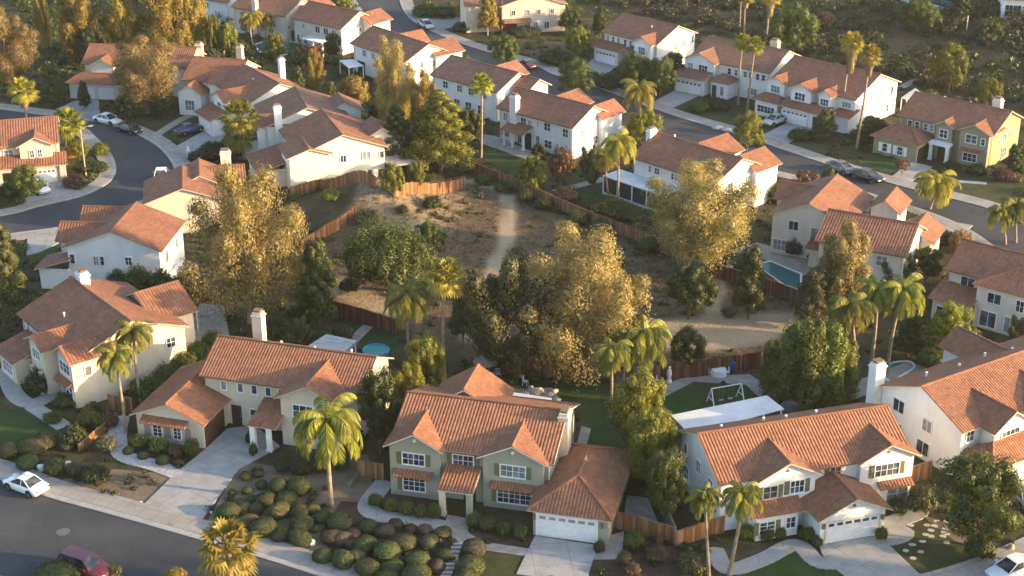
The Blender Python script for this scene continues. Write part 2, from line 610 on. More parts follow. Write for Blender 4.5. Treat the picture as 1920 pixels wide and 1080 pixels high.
def tag(o, label=None, cat=None, group=None, kind=None):
    if label:
        o['label'] = label
    if cat:
        o['category'] = cat
    if group:
        o['group'] = group
    if kind:
        o['kind'] = kind
    return o


def thing(name, label, cat, loc=(0, 0, 0), rz=0, group=None):
    o = bpy.data.objects.new(name, None)
    COL.objects.link(o)
    o.empty_display_size = .3
    o.location = loc
    o.rotation_euler = (0, 0, rz)
    return tag(o, label, cat, group)


def struct(o):
    o['kind'] = 'structure'
    return o


def spline(pts, n=8):
    """Catmull-Rom through 2D/3D points"""
    P = [Vector(p) for p in pts]
    P = [P[0] * 2 - P[1]] + P + [P[-1] * 2 - P[-2]]
    out = []
    for i in range(1, len(P) - 2):
        a, b, c, d = P[i - 1:i + 3]
        for k in range(n):
            t = k / n
            out.append(.5 * ((2 * b) + (c - a) * t + (2 * a - 5 * b + 4 * c - d) * t * t + (3 * b - a - 3 * c + d) * t ** 3))
    out.append(P[-2])
    return out


SHEETN = [0]


def sheet(name, poly, z, mat, h=0., smooth_n=0, uvrot=0.):
    """flat sheet (or slab of thickness h) over a pixel polygon"""
    SHEETN[0] += 1
    z += (SHEETN[0] % 14) * .0022
    w = [at(*p, 0) for p in poly]
    if smooth_n:
        w = spline(w + [w[0]], smooth_n)[:-1]
    area = sum(w[i].x * w[(i + 1) % len(w)].y - w[(i + 1) % len(w)].x * w[i].y for i in range(len(w)))
    if area < 0:
        w = w[::-1]
    b = MB()
    c, s = math.cos(uvrot), math.sin(uvrot)
    uv = [(p.x * c + p.y * s, -p.x * s + p.y * c) for p in w]
    b.face([(p.x, p.y, z) for p in w], 0, uv)
    if h:
        for i in range(len(w)):
            p, q = w[i], w[(i + 1) % len(w)]
            b.face([(p.x, p.y, z - h), (q.x, q.y, z - h), (q.x, q.y, z), (p.x, p.y, z)], 0, [(0, 0), (.2, 0), (.2, .2), (0, .2)])
    return struct(b.obj(name, mat))


def offset(line, d):
    out = []
    for i, p in enumerate(line):
        a, b = line[max(0, i - 1)], line[min(len(line) - 1, i + 1)]
        t = (b - a)
        t.z = 0
        t.normalize()
        out.append(Vector((p.x - t.y * d, p.y + t.x * d, 0)))
    return out


def band(name, line, d0, d1, z, mat, h=0., drape=0.):
    a, b = offset(line, d0), offset(line, d1)
    m = MB()
    s = 0.
    if name == 'path':
        SHEETN[0] += 1
        z += (SHEETN[0] % 14) * .003
    for i in range(len(a) - 1):
        if name == 'path':
            z += .0007
        l = (line[i + 1] - line[i]).length
        uv = [(s, d0), (s + l, d0), (s + l, d1), (s, d1)]
        zz = [z + (terr(p.x, p.y) if drape else 0) for p in (a[i], a[i + 1], b[i + 1], b[i])]
        q = [(a[i].x, a[i].y, zz[0]), (a[i + 1].x, a[i + 1].y, zz[1]), (b[i + 1].x, b[i + 1].y, zz[2]), (b[i].x, b[i].y, zz[3])]
        if d1 < d0:
            q = q[::-1]
            uv = uv[::-1]
        m.face(q, 0, uv)
        if h:
            for p0, p1 in ((a[i], a[i + 1]), (b[i + 1], b[i])):
                m.face([(p0.x, p0.y, z - h), (p1.x, p1.y, z - h), (p1.x, p1.y, z), (p0.x, p0.y, z)], 0, [(0, 0), (.1, 0), (.1, .1), (0, .1)])
        s += l
    return struct(m.obj(name, mat))


def strip_path(line, w, z, mat, drape):
    m = MB()
    SHEETN[0] += 1
    z += (SHEETN[0] % 14) * .003
    s = 0.
    for i in range(len(line) - 1):
        a, b = line[i], line[i + 1]
        d = b - a
        d.z = 0
        l = d.length
        if l < 1e-4:
            continue
        n = Vector((-d.y, d.x, 0)) / l * w
        z += .0006
        h = [z + (terr(q.x, q.y) if drape else 0) for q in (a, b)]
        q = [(a.x - n.x, a.y - n.y, h[0]), (b.x - n.x, b.y - n.y, h[1]), (b.x + n.x, b.y + n.y, h[1]), (a.x + n.x, a.y + n.y, h[0])]
        m.face(q, 0, [(s, 0), (s + l, 0), (s + l, w * 2), (s, w * 2)])
        for u, v in ((0, 1), (2, 3)):
            p, r = q[u], q[v]
            m.face([(p[0], p[1], p[2] - z), (r[0], r[1], r[2] - z), r, p], 0, [(0, 0), (.1, 0), (.1, .1), (0, .1)])
        s += l
        if i < len(line) - 2:
            z += .0006
            k = 12
            m.face([(b.x + w * math.cos(6.2832 * j / k), b.y + w * math.sin(6.2832 * j / k), z + (h[1] - z if drape else 0) + .0003) for j in range(k)], 0, [(s + w * math.cos(6.2832 * j / k), w + w * math.sin(6.2832 * j / k)) for j in range(k)])
    return struct(m.obj('path', mat))


def px(line):
    return [at(*p, 0) for p in line]


# ------------------------------------------------------------------ ground
def inpoly(x, y, P):
    c = False
    for i in range(len(P)):
        a, b = P[i], P[i - 1]
        if (a.y > y) != (b.y > y) and x < (b.x - a.x) * (y - a.y) / (b.y - a.y) + a.x:
            c = not c
    return c


OPEN = [at(*p) for p in [(870, 330), (980, 380), (1100, 425), (1250, 490), (1330, 520), (1500, 570), (1540, 610), (1430, 660), (1420, 672), (1240, 690),
                         (1080, 690), (890, 672), (745, 612), (620, 575), (600, 470), (672, 405), (730, 365), (860, 350)]]
HILLBARE = [[at(*p) for p in q] for q in ([(1500, 20), (1600, 0), (1590, 60), (1530, 75)], [(1640, 90), (1760, 60), (1690, 130)], [(1800, 110), (1900, 120), (1880, 190), (1810, 180)],
                                          [(1300, 30), (1440, 40), (1400, 60)], [(1600, 120), (1700, 60), (1640, 140)], [(960, 75), (1080, 80), (1040, 110), (985, 105)])]


TRACKS = [(spline([at(*q) for q in l], 14), w_) for l, w_ in (
    ([(880, 340), (925, 352), (955, 380), (953, 430), (940, 470), (918, 520), (890, 570), (885, 640)], 1.05),
    ([(1225, 622), (1300, 612), (1370, 618), (1440, 606), (1530, 602)], 2.6), ([(1240, 640), (1330, 640), (1420, 630)], 2.2),
    ([(1345, 612), (1338, 580), (1348, 540), (1335, 515)], .9), ([(640, 535), (665, 552), (700, 568), (735, 582)], 2.0))]


SUN_PATCH = [at(*p) for p in [(660, 400), (690, 356), (745, 345), (860, 352), (880, 372), (868, 412), (845, 440), (700, 440)]]  # sunlit flank of the mound, painted into the ground colour as lighter tan


def ground():
    xs = [-900, -500, -300, -200, -160] + [-130 + 1.25 * i for i in range(209)] + [160, 200, 300, 500, 900]
    ys = [-300, -100, 0, 50, 80] + [90 + 1.25 * i for i in range(201)] + [380, 450, 700, 1200]
    v = [(x, y, terr(x, y)) for y in ys for x in xs]
    n = len(xs)
    f = [(j * n + i, j * n + i + 1, (j + 1) * n + i + 1, (j + 1) * n + i) for j in range(len(ys) - 1) for i in range(n - 1)]
    me = bpy.data.meshes.new('ground')
    me.from_pydata(v, [], f)
    me.materials.append(M['ground'])
    at_ = me.attributes.new('dry', 'FLOAT', 'POINT')
    vals = []
    for (x, y, z) in v:
        d = 0.
        if inpoly(x, y, OPEN):
            d = 1.
        elif any(inpoly(x, y, q) for q in HILLBARE):
            d = .75
        elif terr(x, y) > .5 and y > 220:
            d = .28
        vals.append(d)
    at_.data.foreach_set('value', vals)
    a2 = me.attributes.new('track', 'FLOAT', 'POINT')  # trail mask; also carries the painted sun patch on the mound
    tv = []
    for (x, y, z) in v:
        b_ = 0.
        if 125 < y < 215 and -45 < x < 60:
            for line, wd in TRACKS:
                for q in line:
                    d = math.hypot(q.x - x, q.y - y)
                    if d < wd * 1.5:
                        b_ = max(b_, 1 - sstep(wd * .7, wd * 1.45, d))
        if inpoly(x, y, SUN_PATCH):
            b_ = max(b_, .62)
        tv.append(b_)
    a2.data.foreach_set('value', tv)
    struct(link('ground', me))


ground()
# ------------------------------------------------------------------ roads
R1 = spline(px([(-160, 838), (0, 893), (95, 928), (200, 957), (370, 1005), (500, 1043), (620, 1080), (780, 1122), (1000, 1150), (1300, 1160), (1600, 1140), (1750, 1108), (1840, 1082), (1920, 1050), (2060, 985)]), 8)
band('road', R1, -.38, -11.2, .02, M['asphalt'])
band('kerb', R1, -.45, .16, .11, M['kerb'], .11)
band('sidewalk', R1, .16, 2.15, .13, M['sidewalk'], .13)
band('kerb', R1, -11.3, -11.75, .12, M['kerb'], .12)
band('sidewalk', R1, -11.75, -14.6, .135, M['sidewalk'], .13)
R2o = spline(px([(-120, 195), (0, 205), (75, 215), (165, 226), (235, 243), (290, 270), (322, 303), (327, 332), (305, 355), (260, 380), (190, 408), (120, 426), (17, 440), (-120, 458)]), 8)
R2i = spline(px([(-120, 228), (60, 234), (150, 240), (178, 258), (207, 290), (216, 318), (208, 337), (188, 352), (150, 369), (70, 388), (18, 402), (-120, 424)]), 8)


def blend(name, a, b, z, mat):
    m = MB()
    n = 90

    def samp(l, t):
        k = t * (len(l) - 1)
        i = min(int(k), len(l) - 2)
        return l[i].lerp(l[i + 1], k - i)
    for k in range(n):
        q = [samp(a, k / n), samp(a, (k + 1) / n), samp(b, (k + 1) / n), samp(b, k / n)]
        q = [(p.x, p.y, z) for p in q]
        e1, e2 = Vector(q[1]) - Vector(q[0]), Vector(q[2]) - Vector(q[0])
        m.face(q if e1.cross(e2).z > 0 else q[::-1])
    return struct(m.obj(name, mat))


blend('road', R2o, R2i, .02, M['asphalt'])
band('kerb', R2o, -.15, .3, .12, M['kerb'], .12)
band('sidewalk', R2o, .3, 2.3, .13, M['sidewalk'], .13)
band('kerb', R2i, .15, -.3, .12, M['kerb'], .12)
band('sidewalk', R2i, -.3, -2.0, .13, M['sidewalk'], .13)
R3u = spline(px([(735, -80), (742, -30), (750, 0), (760, 24), (780, 43), (813, 60), (853, 77), (907, 95), (1003, 123), (1040, 140), (1117, 163), (1207, 197), (1280, 222), (1370, 248), (1467, 280), (1557, 310), (1647, 337), (1723, 358), (1850, 390), (1930, 425), (2030, 480)]), 8)
R3l = spline(px([(630, -80), (645, -30), (665, 0), (690, 34), (735, 62), (775, 80), (850, 117), (930, 142), (1020, 182), (1120, 222), (1200, 247), (1280, 266), (1430, 315), (1580, 350), (1700, 385), (1775, 412), (1830, 440), (1885, 480), (1980, 545)]), 8)
blend('road', R3u, R3l, .02, M['asphalt'])
band('kerb', R3u, -.15, .3, .12, M['kerb'], .12)
band('sidewalk', R3u, .3, 2.3, .13, M['sidewalk'], .13)
band('kerb', R3l, .15, -.3, .12, M['kerb'], .12)
band('sidewalk', R3l, -.3, -1.9, .13, M['sidewalk'], .13)
# manhole cover
mh = MB()
p = at(118, 997, .024)
mh.lathe([(.0, .004), (.40, .004), (.42, .012), (.55, .012), (.57, 0)], 24, (p.x, p.y, p.z))
tag(mh.obj('manhole_cover', M['manhole']), 'round manhole cover with pale ring in the asphalt road', 'manhole')

# ------------------------------------------------------------------ lawns, drives, paths
def lawns():
    for poly, mat in (
        ([(0, 768), (40, 767), (126, 803), (95, 822), (60, 838), (0, 852), (-60, 850), (-60, 770)], 'lawn'),
        ([(1035, 718), (1138, 720), (1150, 760), (1172, 840), (1085, 842), (1105, 800), (1085, 775), (1060, 760), (1038, 742)], 'lawn'),
        ([(905, 718), (965, 714), (985, 732), (940, 742), (905, 735)], 'dull_lawn'),
        ([(1241, 745), (1300, 718), (1392, 724), (1420, 743), (1335, 775), (1258, 778)], 'lawn'),
        ([(1372, 1074), (1483, 1036), (1523, 1068), (1572, 1060), (1595, 1082), (1615, 1125), (1360, 1130)], 'lawn'),
        ([(1664, 1024), (1690, 1020), (1720, 985), (1760, 975), (1830, 1010), (1868, 1050), (1800, 1080), (1745, 1090)], 'dull_lawn'),
        ([(893, 272), (935, 279), (990, 301), (1010, 330), (975, 330), (905, 300)], 'lawn'),
        ([(1070, 362), (1140, 344), (1195, 372), (1225, 395), (1195, 412), (1115, 395)], 'lawn'),
        ([(1335, 462), (1400, 458), (1422, 476), (1372, 492), (1332, 480)], 'lawn'),
        ([(1632, 290), (1690, 302), (1738, 320), (1712, 335), (1600, 310)], 'lawn'),
        ([(225, 243), (262, 212), (340, 208), (348, 222), (290, 247)], 'dull_lawn'),
        ([(284, 257), (352, 228), (385, 236), (312, 262)], 'lawn'),
        ([(900, 1035), (992, 1046), (980, 1105), (890, 1105)], 'dull_lawn'),
        ([(620, 640), (680, 603), (752, 622), (738, 662), (680, 655)], 'lawn'),
        ([(1470, 268), (1535, 234), (1572, 258), (1545, 290), (1500, 285)], 'dull_lawn'),
        ([(1290, 215), (1340, 185), (1430, 215), (1395, 250), (1330, 235)], 'dull_lawn'),
        ([(1245, 205), (1290, 182), (1332, 188), (1290, 215)], 'dull_lawn'),
        ([(1740, 330), (1800, 322), (1900, 345), (1900, 395), (1800, 372)], 'dull_lawn'),
        ([(120, 270), (150, 265), (190, 300), (190, 322), (130, 330)], 'dull_lawn'),
        ([(60, 470), (118, 440), (125, 455), (85, 490)], 'lawn'),
    ):
        sheet('lawn', poly, .012, M[mat])
    for poly, mat in (
        ([(90, 905), (160, 892), (215, 880), (330, 890), (272, 948), (200, 935)], 'dirt'),
        ([(440, 885), (470, 868), (560, 880), (625, 870), (690, 850), (700, 920), (640, 1010), (640, 1060), (500, 1030), (385, 985)], 'dirt'),
        ([(600, 1000), (640, 940), (720, 945), (830, 985), (850, 1015), (840, 1100), (640, 1078)], 'mulch'),
        ([(1165, 1000), (1260, 1000), (1300, 1060), (1260, 1120), (1115, 1100)], 'mulch'),
        ([(1725, 965), (1790, 985), (1860, 1040), (1790, 1015)], 'dirt'),
        ([(690, 925), (735, 905), (835, 950), (825, 975), (740, 965)], 'mulch'),
        ([(872, 985), (895, 965), (990, 1000), (1000, 1026), (910, 1010)], 'mulch'),
        ([(500, 865), (560, 850), (620, 870), (610, 895), (560, 893)], 'mulch'),
    ):
        sheet('planting_bed', poly, .008 if mat != 'mulch' else .016, M[mat])


lawns()
for poly, r in (
    ([(383, 845), (426, 805), (478, 798), (525, 838), (475, 866), (447, 882), (376, 980), (268, 949), (330, 888)], .9),
    ([(1003, 1006), (1120, 1024), (1098, 1096), (968, 1078)], .1),
    ([(1534, 1019), (1640, 998), (1722, 1076), (1760, 1105), (1640, 1135), (1600, 1095), (1545, 1050)], .6),
    ([(62, 342), (117, 338), (150, 360), (103, 381), (36, 396), (55, 365)], .2),
    ([(52, 438), (120, 430), (110, 457), (72, 475), (50, 480)], .2),
    ([(140, 190), (185, 187), (188, 220), (160, 222), (105, 206)], .2),
    ([(322, 280), (385, 245), (430, 255), (415, 266), (345, 296)], .4),
    ([(1478, 230), (1534, 236), (1470, 274), (1415, 262)], .4),
    ([(1274, 166), (1320, 176), (1255, 206), (1218, 196)], .4),
    ([(1112, 111), (1163, 122), (1130, 143), (1092, 128)], .4),
    ([(782, 26), (890, 16), (895, 42), (822, 58)], .1),
    ([(1708, 304), (1748, 314), (1702, 346), (1664, 338)], .4),
    ([(1760, 413), (1824, 424), (1795, 450), (1748, 442)], .4),
    ([(1905, 900), (1990, 890), (2000, 960), (1925, 965)], .4),
):
    sheet('driveway', poly, .10, M['concrete'], .10, uvrot=r)
for poly in (
    [(838, 966), (884, 974), (878, 1000), (905, 1017), (1001, 1031), (995, 1045), (893, 1030), (852, 1014), (834, 990)],
    [(885, 250), (930, 256), (1012, 291), (985, 299), (905, 270)],
    [(1418, 455), (1470, 470), (1545, 500), (1505, 518), (1440, 490), (1375, 472)],
    [(1222, 730), (1290, 706), (1405, 703), (1445, 728), (1500, 765), (1450, 770), (1398, 722), (1300, 716), (1240, 748)],
    [(905, 735), (1035, 728), (1050, 750), (1050, 775), (920, 770)],
    [(1090, 800), (1108, 805), (1100, 835), (1080, 838)],
    [(375, 570), (420, 575), (430, 630), (370, 640), (355, 610)],
    [(555, 375), (640, 372), (655, 395), (570, 440), (555, 420)],
    [(1140, 350), (1235, 380), (1225, 398), (1130, 358)],
    [(1530, 740), (1650, 700), (1700, 680), (1740, 690), (1690, 720), (1600, 750)],
    [(340, 600), (400, 600), (400, 650), (350, 640)],
    [(1175, 930), (1215, 935), (1235, 985), (1170, 970)],
    [(1125, 1010), (1170, 998), (1165, 1050), (1112, 1050)],
):
    sheet('patio', poly, .07, M['paving'], .07)
for line, w, mat in (
    ([(722, 903), (690, 948), (712, 968), (770, 975), (836, 990)], .9, 'concrete'),
    ([(1338, 1030), (1365, 1068), (1430, 1050), (1492, 1022), (1535, 1056), (1590, 1056)], .8, 'concrete'),
    ([(1628, 1012), (1668, 1012), (1694, 1000), (1668, 984), (1722, 960), (1700, 940)], .9, 'concrete'),
    ([(8, 690), (28, 740), (60, 758), (98, 742)], .9, 'concrete'),
    ([(60, 762), (122, 802)], .8, 'concrete'),
    ([(226, 782), (220, 820), (232, 855), (285, 872), (335, 890)], .85, 'river_stone'),
    ([(280, 262), (345, 222), (378, 215)], .7, 'paving'),
    ([(1690, 320), (1740, 335), (1850, 345)], .5, 'concrete'),
    ([(640, 680), (655, 648), (690, 612)], .6, 'paving'),
    ([(1040, 360), (1120, 340), (1150, 330)], .7, 'paving'),
    ([(1795, 85), (1745, 130), (1690, 165)], .6, 'paving'),
):
    p = [G(*q) for q in line]
    p = spline(p, 6)
    hi = max(q.z for q in p) > .01
    strip_path(p, w, .06, M[mat], hi)

# ------------------------------------------------------------------ houses
class House:
    def __init__(s, label, org, ang, wall, tile, trim='trim', name='house', E=4.8, z=0.):
        s.root = thing(name, label, 'house', (org[0], org[1], z), math.radians(ang))
        s.E = E
        s.wall, s.tile, s.trim = wall, tile, trim
        s.w, s.r = MB(), MB()
        s.i = 0
        s.main = None

    # roof pieces -----------------------------------------------------------
    def _slope(s, pts, uv):
        """pts lie on the underside plane; extruded upward by the tile thickness"""
        t = .13
        n = (Vector(pts[1]) - Vector(pts[0])).cross(Vector(pts[2]) - Vector(pts[0])).normalized()
        if n.z < 0:
            pts, uv, n = pts[::-1], uv[::-1], -n
        top = [Vector(p) + n * t for p in pts]
        s.r.face(top, 0, uv)
        s.r.face(pts[::-1], 1)
        for i in range(len(pts)):
            j = (i + 1) % len(pts)
            a, b = Vector(pts[i]), Vector(pts[j])
            mid = .35
            s.r.face([a, b, b.lerp(top[j], 1 - mid), a.lerp(top[i], 1 - mid)], 1)
            s.r.face([a.lerp(top[i], 1 - mid), b.lerp(top[j], 1 - mid), top[j], top[i]], 0, [(0, 0), (.3, 0), (.3, .1), (0, .1)])

    def _cap(s, p, q):
        p, q = Vector(p) + Vector((0, 0, .12)), Vector(q) + Vector((0, 0, .12))
        d = (q - p)
        l = d.length
        d.normalize()
        a = d.cross(Vector((0, 0, 1))).normalized() * .15
        h = Vector((0, 0, .11))
        prof = [-a, -a * .7 + h * .7, h, a * .7 + h * .7, a]
        for k in range(4):
            s.r.face([p + prof[k + 1], p + prof[k], q + prof[k], q + prof[k + 1]], 0, [(k * .36, 0), (k * .36 + .1, 0), (k * .36 + .1, l), (k * .36, l)])
        s.r.face([p + x for x in prof], 0, [(0, 0)] * 5)
        s.r.face([q + x for x in prof[::-1]], 0, [(0, 0)] * 5)

    def b(s, x0, x1, y0, y1, ze=None, rise=2., kind='gx', z0=0., walls=True, ov=.42):
        """one volume: (x0..x1, y0..y1) is the outline of its eaves, ze their height"""
        ze = s.E if ze is None else ze
        j = .006 * s.i
        s.i += 1
        ze -= .004 * s.i
        xm, ym = (x0 + x1) / 2, (y0 + y1) / 2
        X0, X1, Y0, Y1 = x0 + ov + j, x1 - ov - j, y0 + ov + j, y1 - ov - j
        w = s.w
        if s.main is None and kind == 'gx':
            s.main = (x0, x1, y0, y1, ze)
        if kind == 'gx':
            h = (y1 - y0) / 2
            zt = ze + rise * ov / h - .01
            S = math.hypot(h, rise)
            for ya, sg in ((y0, 1), (y1, -1)):
                s._slope([(x0, ya, ze), (x1, ya, ze), (x1, ym, ze + rise), (x0, ym, ze + rise)], [(x0, 0), (x1, 0), (x1, S), (x0, S)])
            s._cap((x0, ym, ze + rise), (x1, ym, ze + rise))
            if walls:
                w.face([(X0, Y0, z0), (X1, Y0, z0), (X1, Y0, zt), (X0, Y0, zt)])
                w.face([(X1, Y1, z0), (X0, Y1, z0), (X0, Y1, zt), (X1, Y1, zt)])
                w.face([(X1, Y0, z0), (X1, Y1, z0), (X1, Y1, zt), (X1, ym, ze + rise - .01), (X1, Y0, zt)])
                w.face([(X0, Y1, z0), (X0, Y0, z0), (X0, Y0, zt), (X0, ym, ze + rise - .01), (X0, Y1, zt)])
        elif kind == 'gy':
            h = (x1 - x0) / 2
            zt = ze + rise * ov / h - .01
            S = math.hypot(h, rise)
            for xa in (x0, x1):
                s._slope([(xa, y0, ze), (xa, y1, ze), (xm, y1, ze + rise), (xm, y0, ze + rise)], [(y0, 0), (y1, 0), (y1, S), (y0, S)])
            s._cap((xm, y0, ze + rise), (xm, y1, ze + rise))
            if walls:
                w.face([(X1, Y0, z0), (X1, Y1, z0), (X1, Y1, zt), (X1, Y0, zt)])
                w.face([(X0, Y1, z0), (X0, Y0, z0), (X0, Y0, zt), (X0, Y1, zt)])
                w.face([(X0, Y0, z0), (X1, Y0, z0), (X1, Y0, zt), (xm, Y0, ze + rise - .01), (X0, Y0, zt)])
                w.face([(X1, Y1, z0), (X0, Y1, z0), (X0, Y1, zt), (xm, Y1, ze + rise - .01), (X1, Y1, zt)])
        else:
            if kind == 'hip':
                h = min(x1 - x0, y1 - y0) / 2
                S = math.hypot(h, rise)
                zt = ze + rise * ov / h - .01
                if x1 - x0 >= y1 - y0:
                    a, c = (x0 + h, ym, ze + rise), (x1 - h, ym, ze + rise)
                    s._slope([(x0, y0, ze), (x1, y0, ze), c, a], [(x0, 0), (x1, 0), (x1 - h, S), (x0 + h, S)])
                    s._slope([(x1, y1, ze), (x0, y1, ze), a, c], [(x1, 0), (x0, 0), (x0 + h, S), (x1 - h, S)])
                    s._slope([(x0, y1, ze), (x0, y0, ze), a], [(y1, 0), (y0, 0), (ym, S)])
                    s._slope([(x1, y0, ze), (x1, y1, ze), c], [(y0, 0), (y1, 0), (ym, S)])
                else:
                    a, c = (xm, y0 + h, ze + rise), (xm, y1 - h, ze + rise)
                    s._slope([(x0, y1, ze), (x0, y0, ze), a, c], [(y1, 0), (y0, 0), (y0 + h, S), (y1 - h, S)])
                    s._slope([(x1, y0, ze), (x1, y1, ze), c, a], [(y0, 0), (y1, 0), (y1 - h, S), (y0 + h, S)])
                    s._slope([(x0, y0, ze), (x1, y0, ze), a], [(x0, 0), (x1, 0), (xm, S)])
                    s._slope([(x1, y1, ze), (x0, y1, ze), c], [(x1, 0), (x0, 0), (xm, S)])
                s._cap(a, c)
                near = sorted([(x0, y0), (x1, y0), (x1, y1), (x0, y1)])
                for q in near:
                    e = min((a, c), key=lambda g: (g[0] - q[0]) ** 2 + (g[1] - q[1]) ** 2)
                    s._cap((q[0], q[1], ze + .02), e)
            elif kind == 'shed':      # rises from y0 to y1
                zt = ze + rise * ov / (y1 - y0)
                S = math.hypot(y1 - y0, rise)
                s._slope([(x0, y0, ze), (x1, y0, ze), (x1, y1, ze + rise), (x0, y1, ze + rise)], [(x0, 0), (x1, 0), (x1, S), (x0, S)])
            elif kind == 'shedx':     # rises from x1 to x0
                zt = ze + rise * ov / (x1 - x0)
                S = math.hypot(x1 - x0, rise)
                s._slope([(x1, y0, ze), (x1, y1, ze), (x0, y1, ze + rise), (x0, y0, ze + rise)], [(y0, 0), (y1, 0), (y1, S), (y0, S)])
            elif kind == 'shedX':     # rises from x0 to x1
                zt = ze + rise * ov / (x1 - x0)
                S = math.hypot(x1 - x0, rise)
                s._slope([(x0, y1, ze), (x0, y0, ze), (x1, y0, ze + rise), (x1, y1, ze + rise)], [(y1, 0), (y0, 0), (y0, S), (y1, S)])
            if walls:
                zt -= .03
                for q in (((X0, Y0), (X1, Y0)), ((X1, Y0), (X1, Y1)), ((X1, Y1), (X0, Y1)), ((X0, Y1), (X0, Y0))):
                    w.face([(*q[0], z0), (*q[1], z0), (*q[1], zt), (*q[0], zt)])
        s.pl = {'f': Y0, 'b': Y1, 'l': X0, 'r': X1}
        return dict(s.pl)

    # things on walls ---------------------------------------------------------
    def _fr(s, side, pl):
        if side == 'f':
            return (lambda u, d, z: Vector((u, pl - d, z))), Vector((1, 0, 0)), Vector((0, -1, 0))
        if side == 'b':
            return (lambda u, d, z: Vector((u, pl + d, z))), Vector((1, 0, 0)), Vector((0, 1, 0))
        if side == 'r':
            return (lambda u, d, z: Vector((pl + d, u, z))), Vector((0, 1, 0)), Vector((1, 0, 0))
        return (lambda u, d, z: Vector((pl - d, u, z))), Vector((0, 1, 0)), Vector((-1, 0, 0))

    def win(s, pl, side, u, z, w=1.2, h=1.1, nx=2, ny=2, shut=None, glass='glass', frame='white_trim', name='window'):
        if isinstance(pl, dict):
            pl = pl[side]
        P, U, D = s._fr(side, pl)
        Z = Vector((0, 0, 1))
        m = MB()
        t = .085
        dp = .10

        def bar(u0, u1, z0, z1, d0, d1):
            m.obox(P(u0, d0, z0), U * (u1 - u0), D * (d1 - d0), Z * (z1 - z0))
        bar(u - w / 2 - t, u - w / 2, z - h / 2 - t, z + h / 2 + t, -.03, dp)
        bar(u + w / 2, u + w / 2 + t, z - h / 2 - t, z + h / 2 + t, -.03, dp)
        bar(u - w / 2, u + w / 2, z + h / 2, z + h / 2 + t, -.03, dp - .01)
        bar(u - w / 2, u + w / 2, z - h / 2 - t, z - h / 2, -.03, dp + .04)
        for k in range(1, nx):
            c = u - w / 2 + w * k / nx
            g = .055 if nx <= 3 or k % 2 == 0 else .03
            bar(c - g / 2, c + g / 2, z - h / 2, z + h / 2, 0, .06)
        for k in range(1, ny):
            c = z - h / 2 + h * k / ny
            bar(u - w / 2, u + w / 2, c - .018, c + .018, 0, .05)
        o = m.obj(name, M[frame], s.root)
        g = MB()
        g.obox(P(u - w / 2, .004, z - h / 2), U * w, D * .02, Z * h)
        g.obj('pane', M[glass], o)
        if shut:
            for sg in (-1, 1):
                if shut[1] and sg not in shut[1]:
                    continue
                q = MB()
                sw = .42
                c = u + sg * (w / 2 + t + sw / 2 + .03)
                q.obox(P(c - sw / 2, -.02, z - h / 2 - .05), U * sw, D * .07, Z * (h + .1))
                for k in range(7):
                    zz = z - h / 2 + (h / 7) * (k + .15)
                    q.obox(P(c - sw / 2 + .05, .05, zz), U * (sw - .1), D * .018, Z * (h / 7 * .7))
                q.obj('shutter', M[shut[0]], s.root)

    def awning(s, pl, side, u, z, w, dep=.75, drop=.38):
        if isinstance(pl, dict):
            pl = pl[side]
        P, U, D = s._fr(side, pl)
        m = MB()
        a, b = P(u - w / 2, 0, z), P(u + w / 2, 0, z)
        c, d = P(u + w / 2, dep, z - drop), P(u - w / 2, dep, z - drop)
        up = Vector((0, 0, .09))
        S = math.hypot(dep, drop)
        top = [d + up, c + up, b + up, a + up]
        n = (top[1] - top[0]).cross(top[2] - top[0])
        uv = [(0, 0), (w, 0), (w, S), (0, S)]
        if n.z < 0:
            top, uv = top[::-1], uv[::-1]
        m.face(top, 0, uv)
        lo = [q - up for q in top]
        m.face(lo[::-1], 1)
        for i in range(4):
            k = (i + 1) % 4
            m.face([lo[i], lo[k], top[k], top[i]], 0, [(0, 0), (.3, 0), (.3, .1), (0, .1)])
        m.obj('awning', [M[s.tile], M[s.trim]], s.root)

    def garage(s, pl, side, u, w=4.7, h=2.05, mat='garage_white', lights=True):
        if isinstance(pl, dict):
            pl = pl[side]
        P, U, D = s._fr(side, pl)
        Z = Vector((0, 0, 1))
        m = MB()
        m.obox(P(u - w / 2, -.03, .02), U * w, D * .05, Z * h)
        nx = 6
        for r in range(4):
            if r == 3 and lights:
                continue
            for k in range(nx):
                m.obox(P(u - w / 2 + w / nx * (k + .08), .02, .02 + h / 4 * (r + .1)), U * (w / nx * .84), D * .025, Z * (h / 4 * .8))
        if lights:
            for k in range(nx + 1):
                m.obox(P(u - w / 2 + (w - .16) / nx * k, .02, .02 + h * .76), U * .16, D * .025, Z * (h * .22))
        o = m.obj('garage_door', M[mat], s.root)
        if lights:
            g = MB()
            for k in range(nx):
                g.obox(P(u - w / 2 + w / nx * (k + .16), .021, .02 + h * .81), U * (w / nx * .68), D * .02, Z * (h * .13))
            g.obj('pane', M['glass'], o)
        f = MB()
        for a in (u - w / 2 - .14, u + w / 2):
            f.obox(P(a, -.03, .01), U * .14, D * .10, Z * (h + .14))
        f.obox(P(u - w / 2, -.03, h + .03), U * w, D * .09, Z * .12)
        f.obj('door_frame', M[s.trim], s.root)

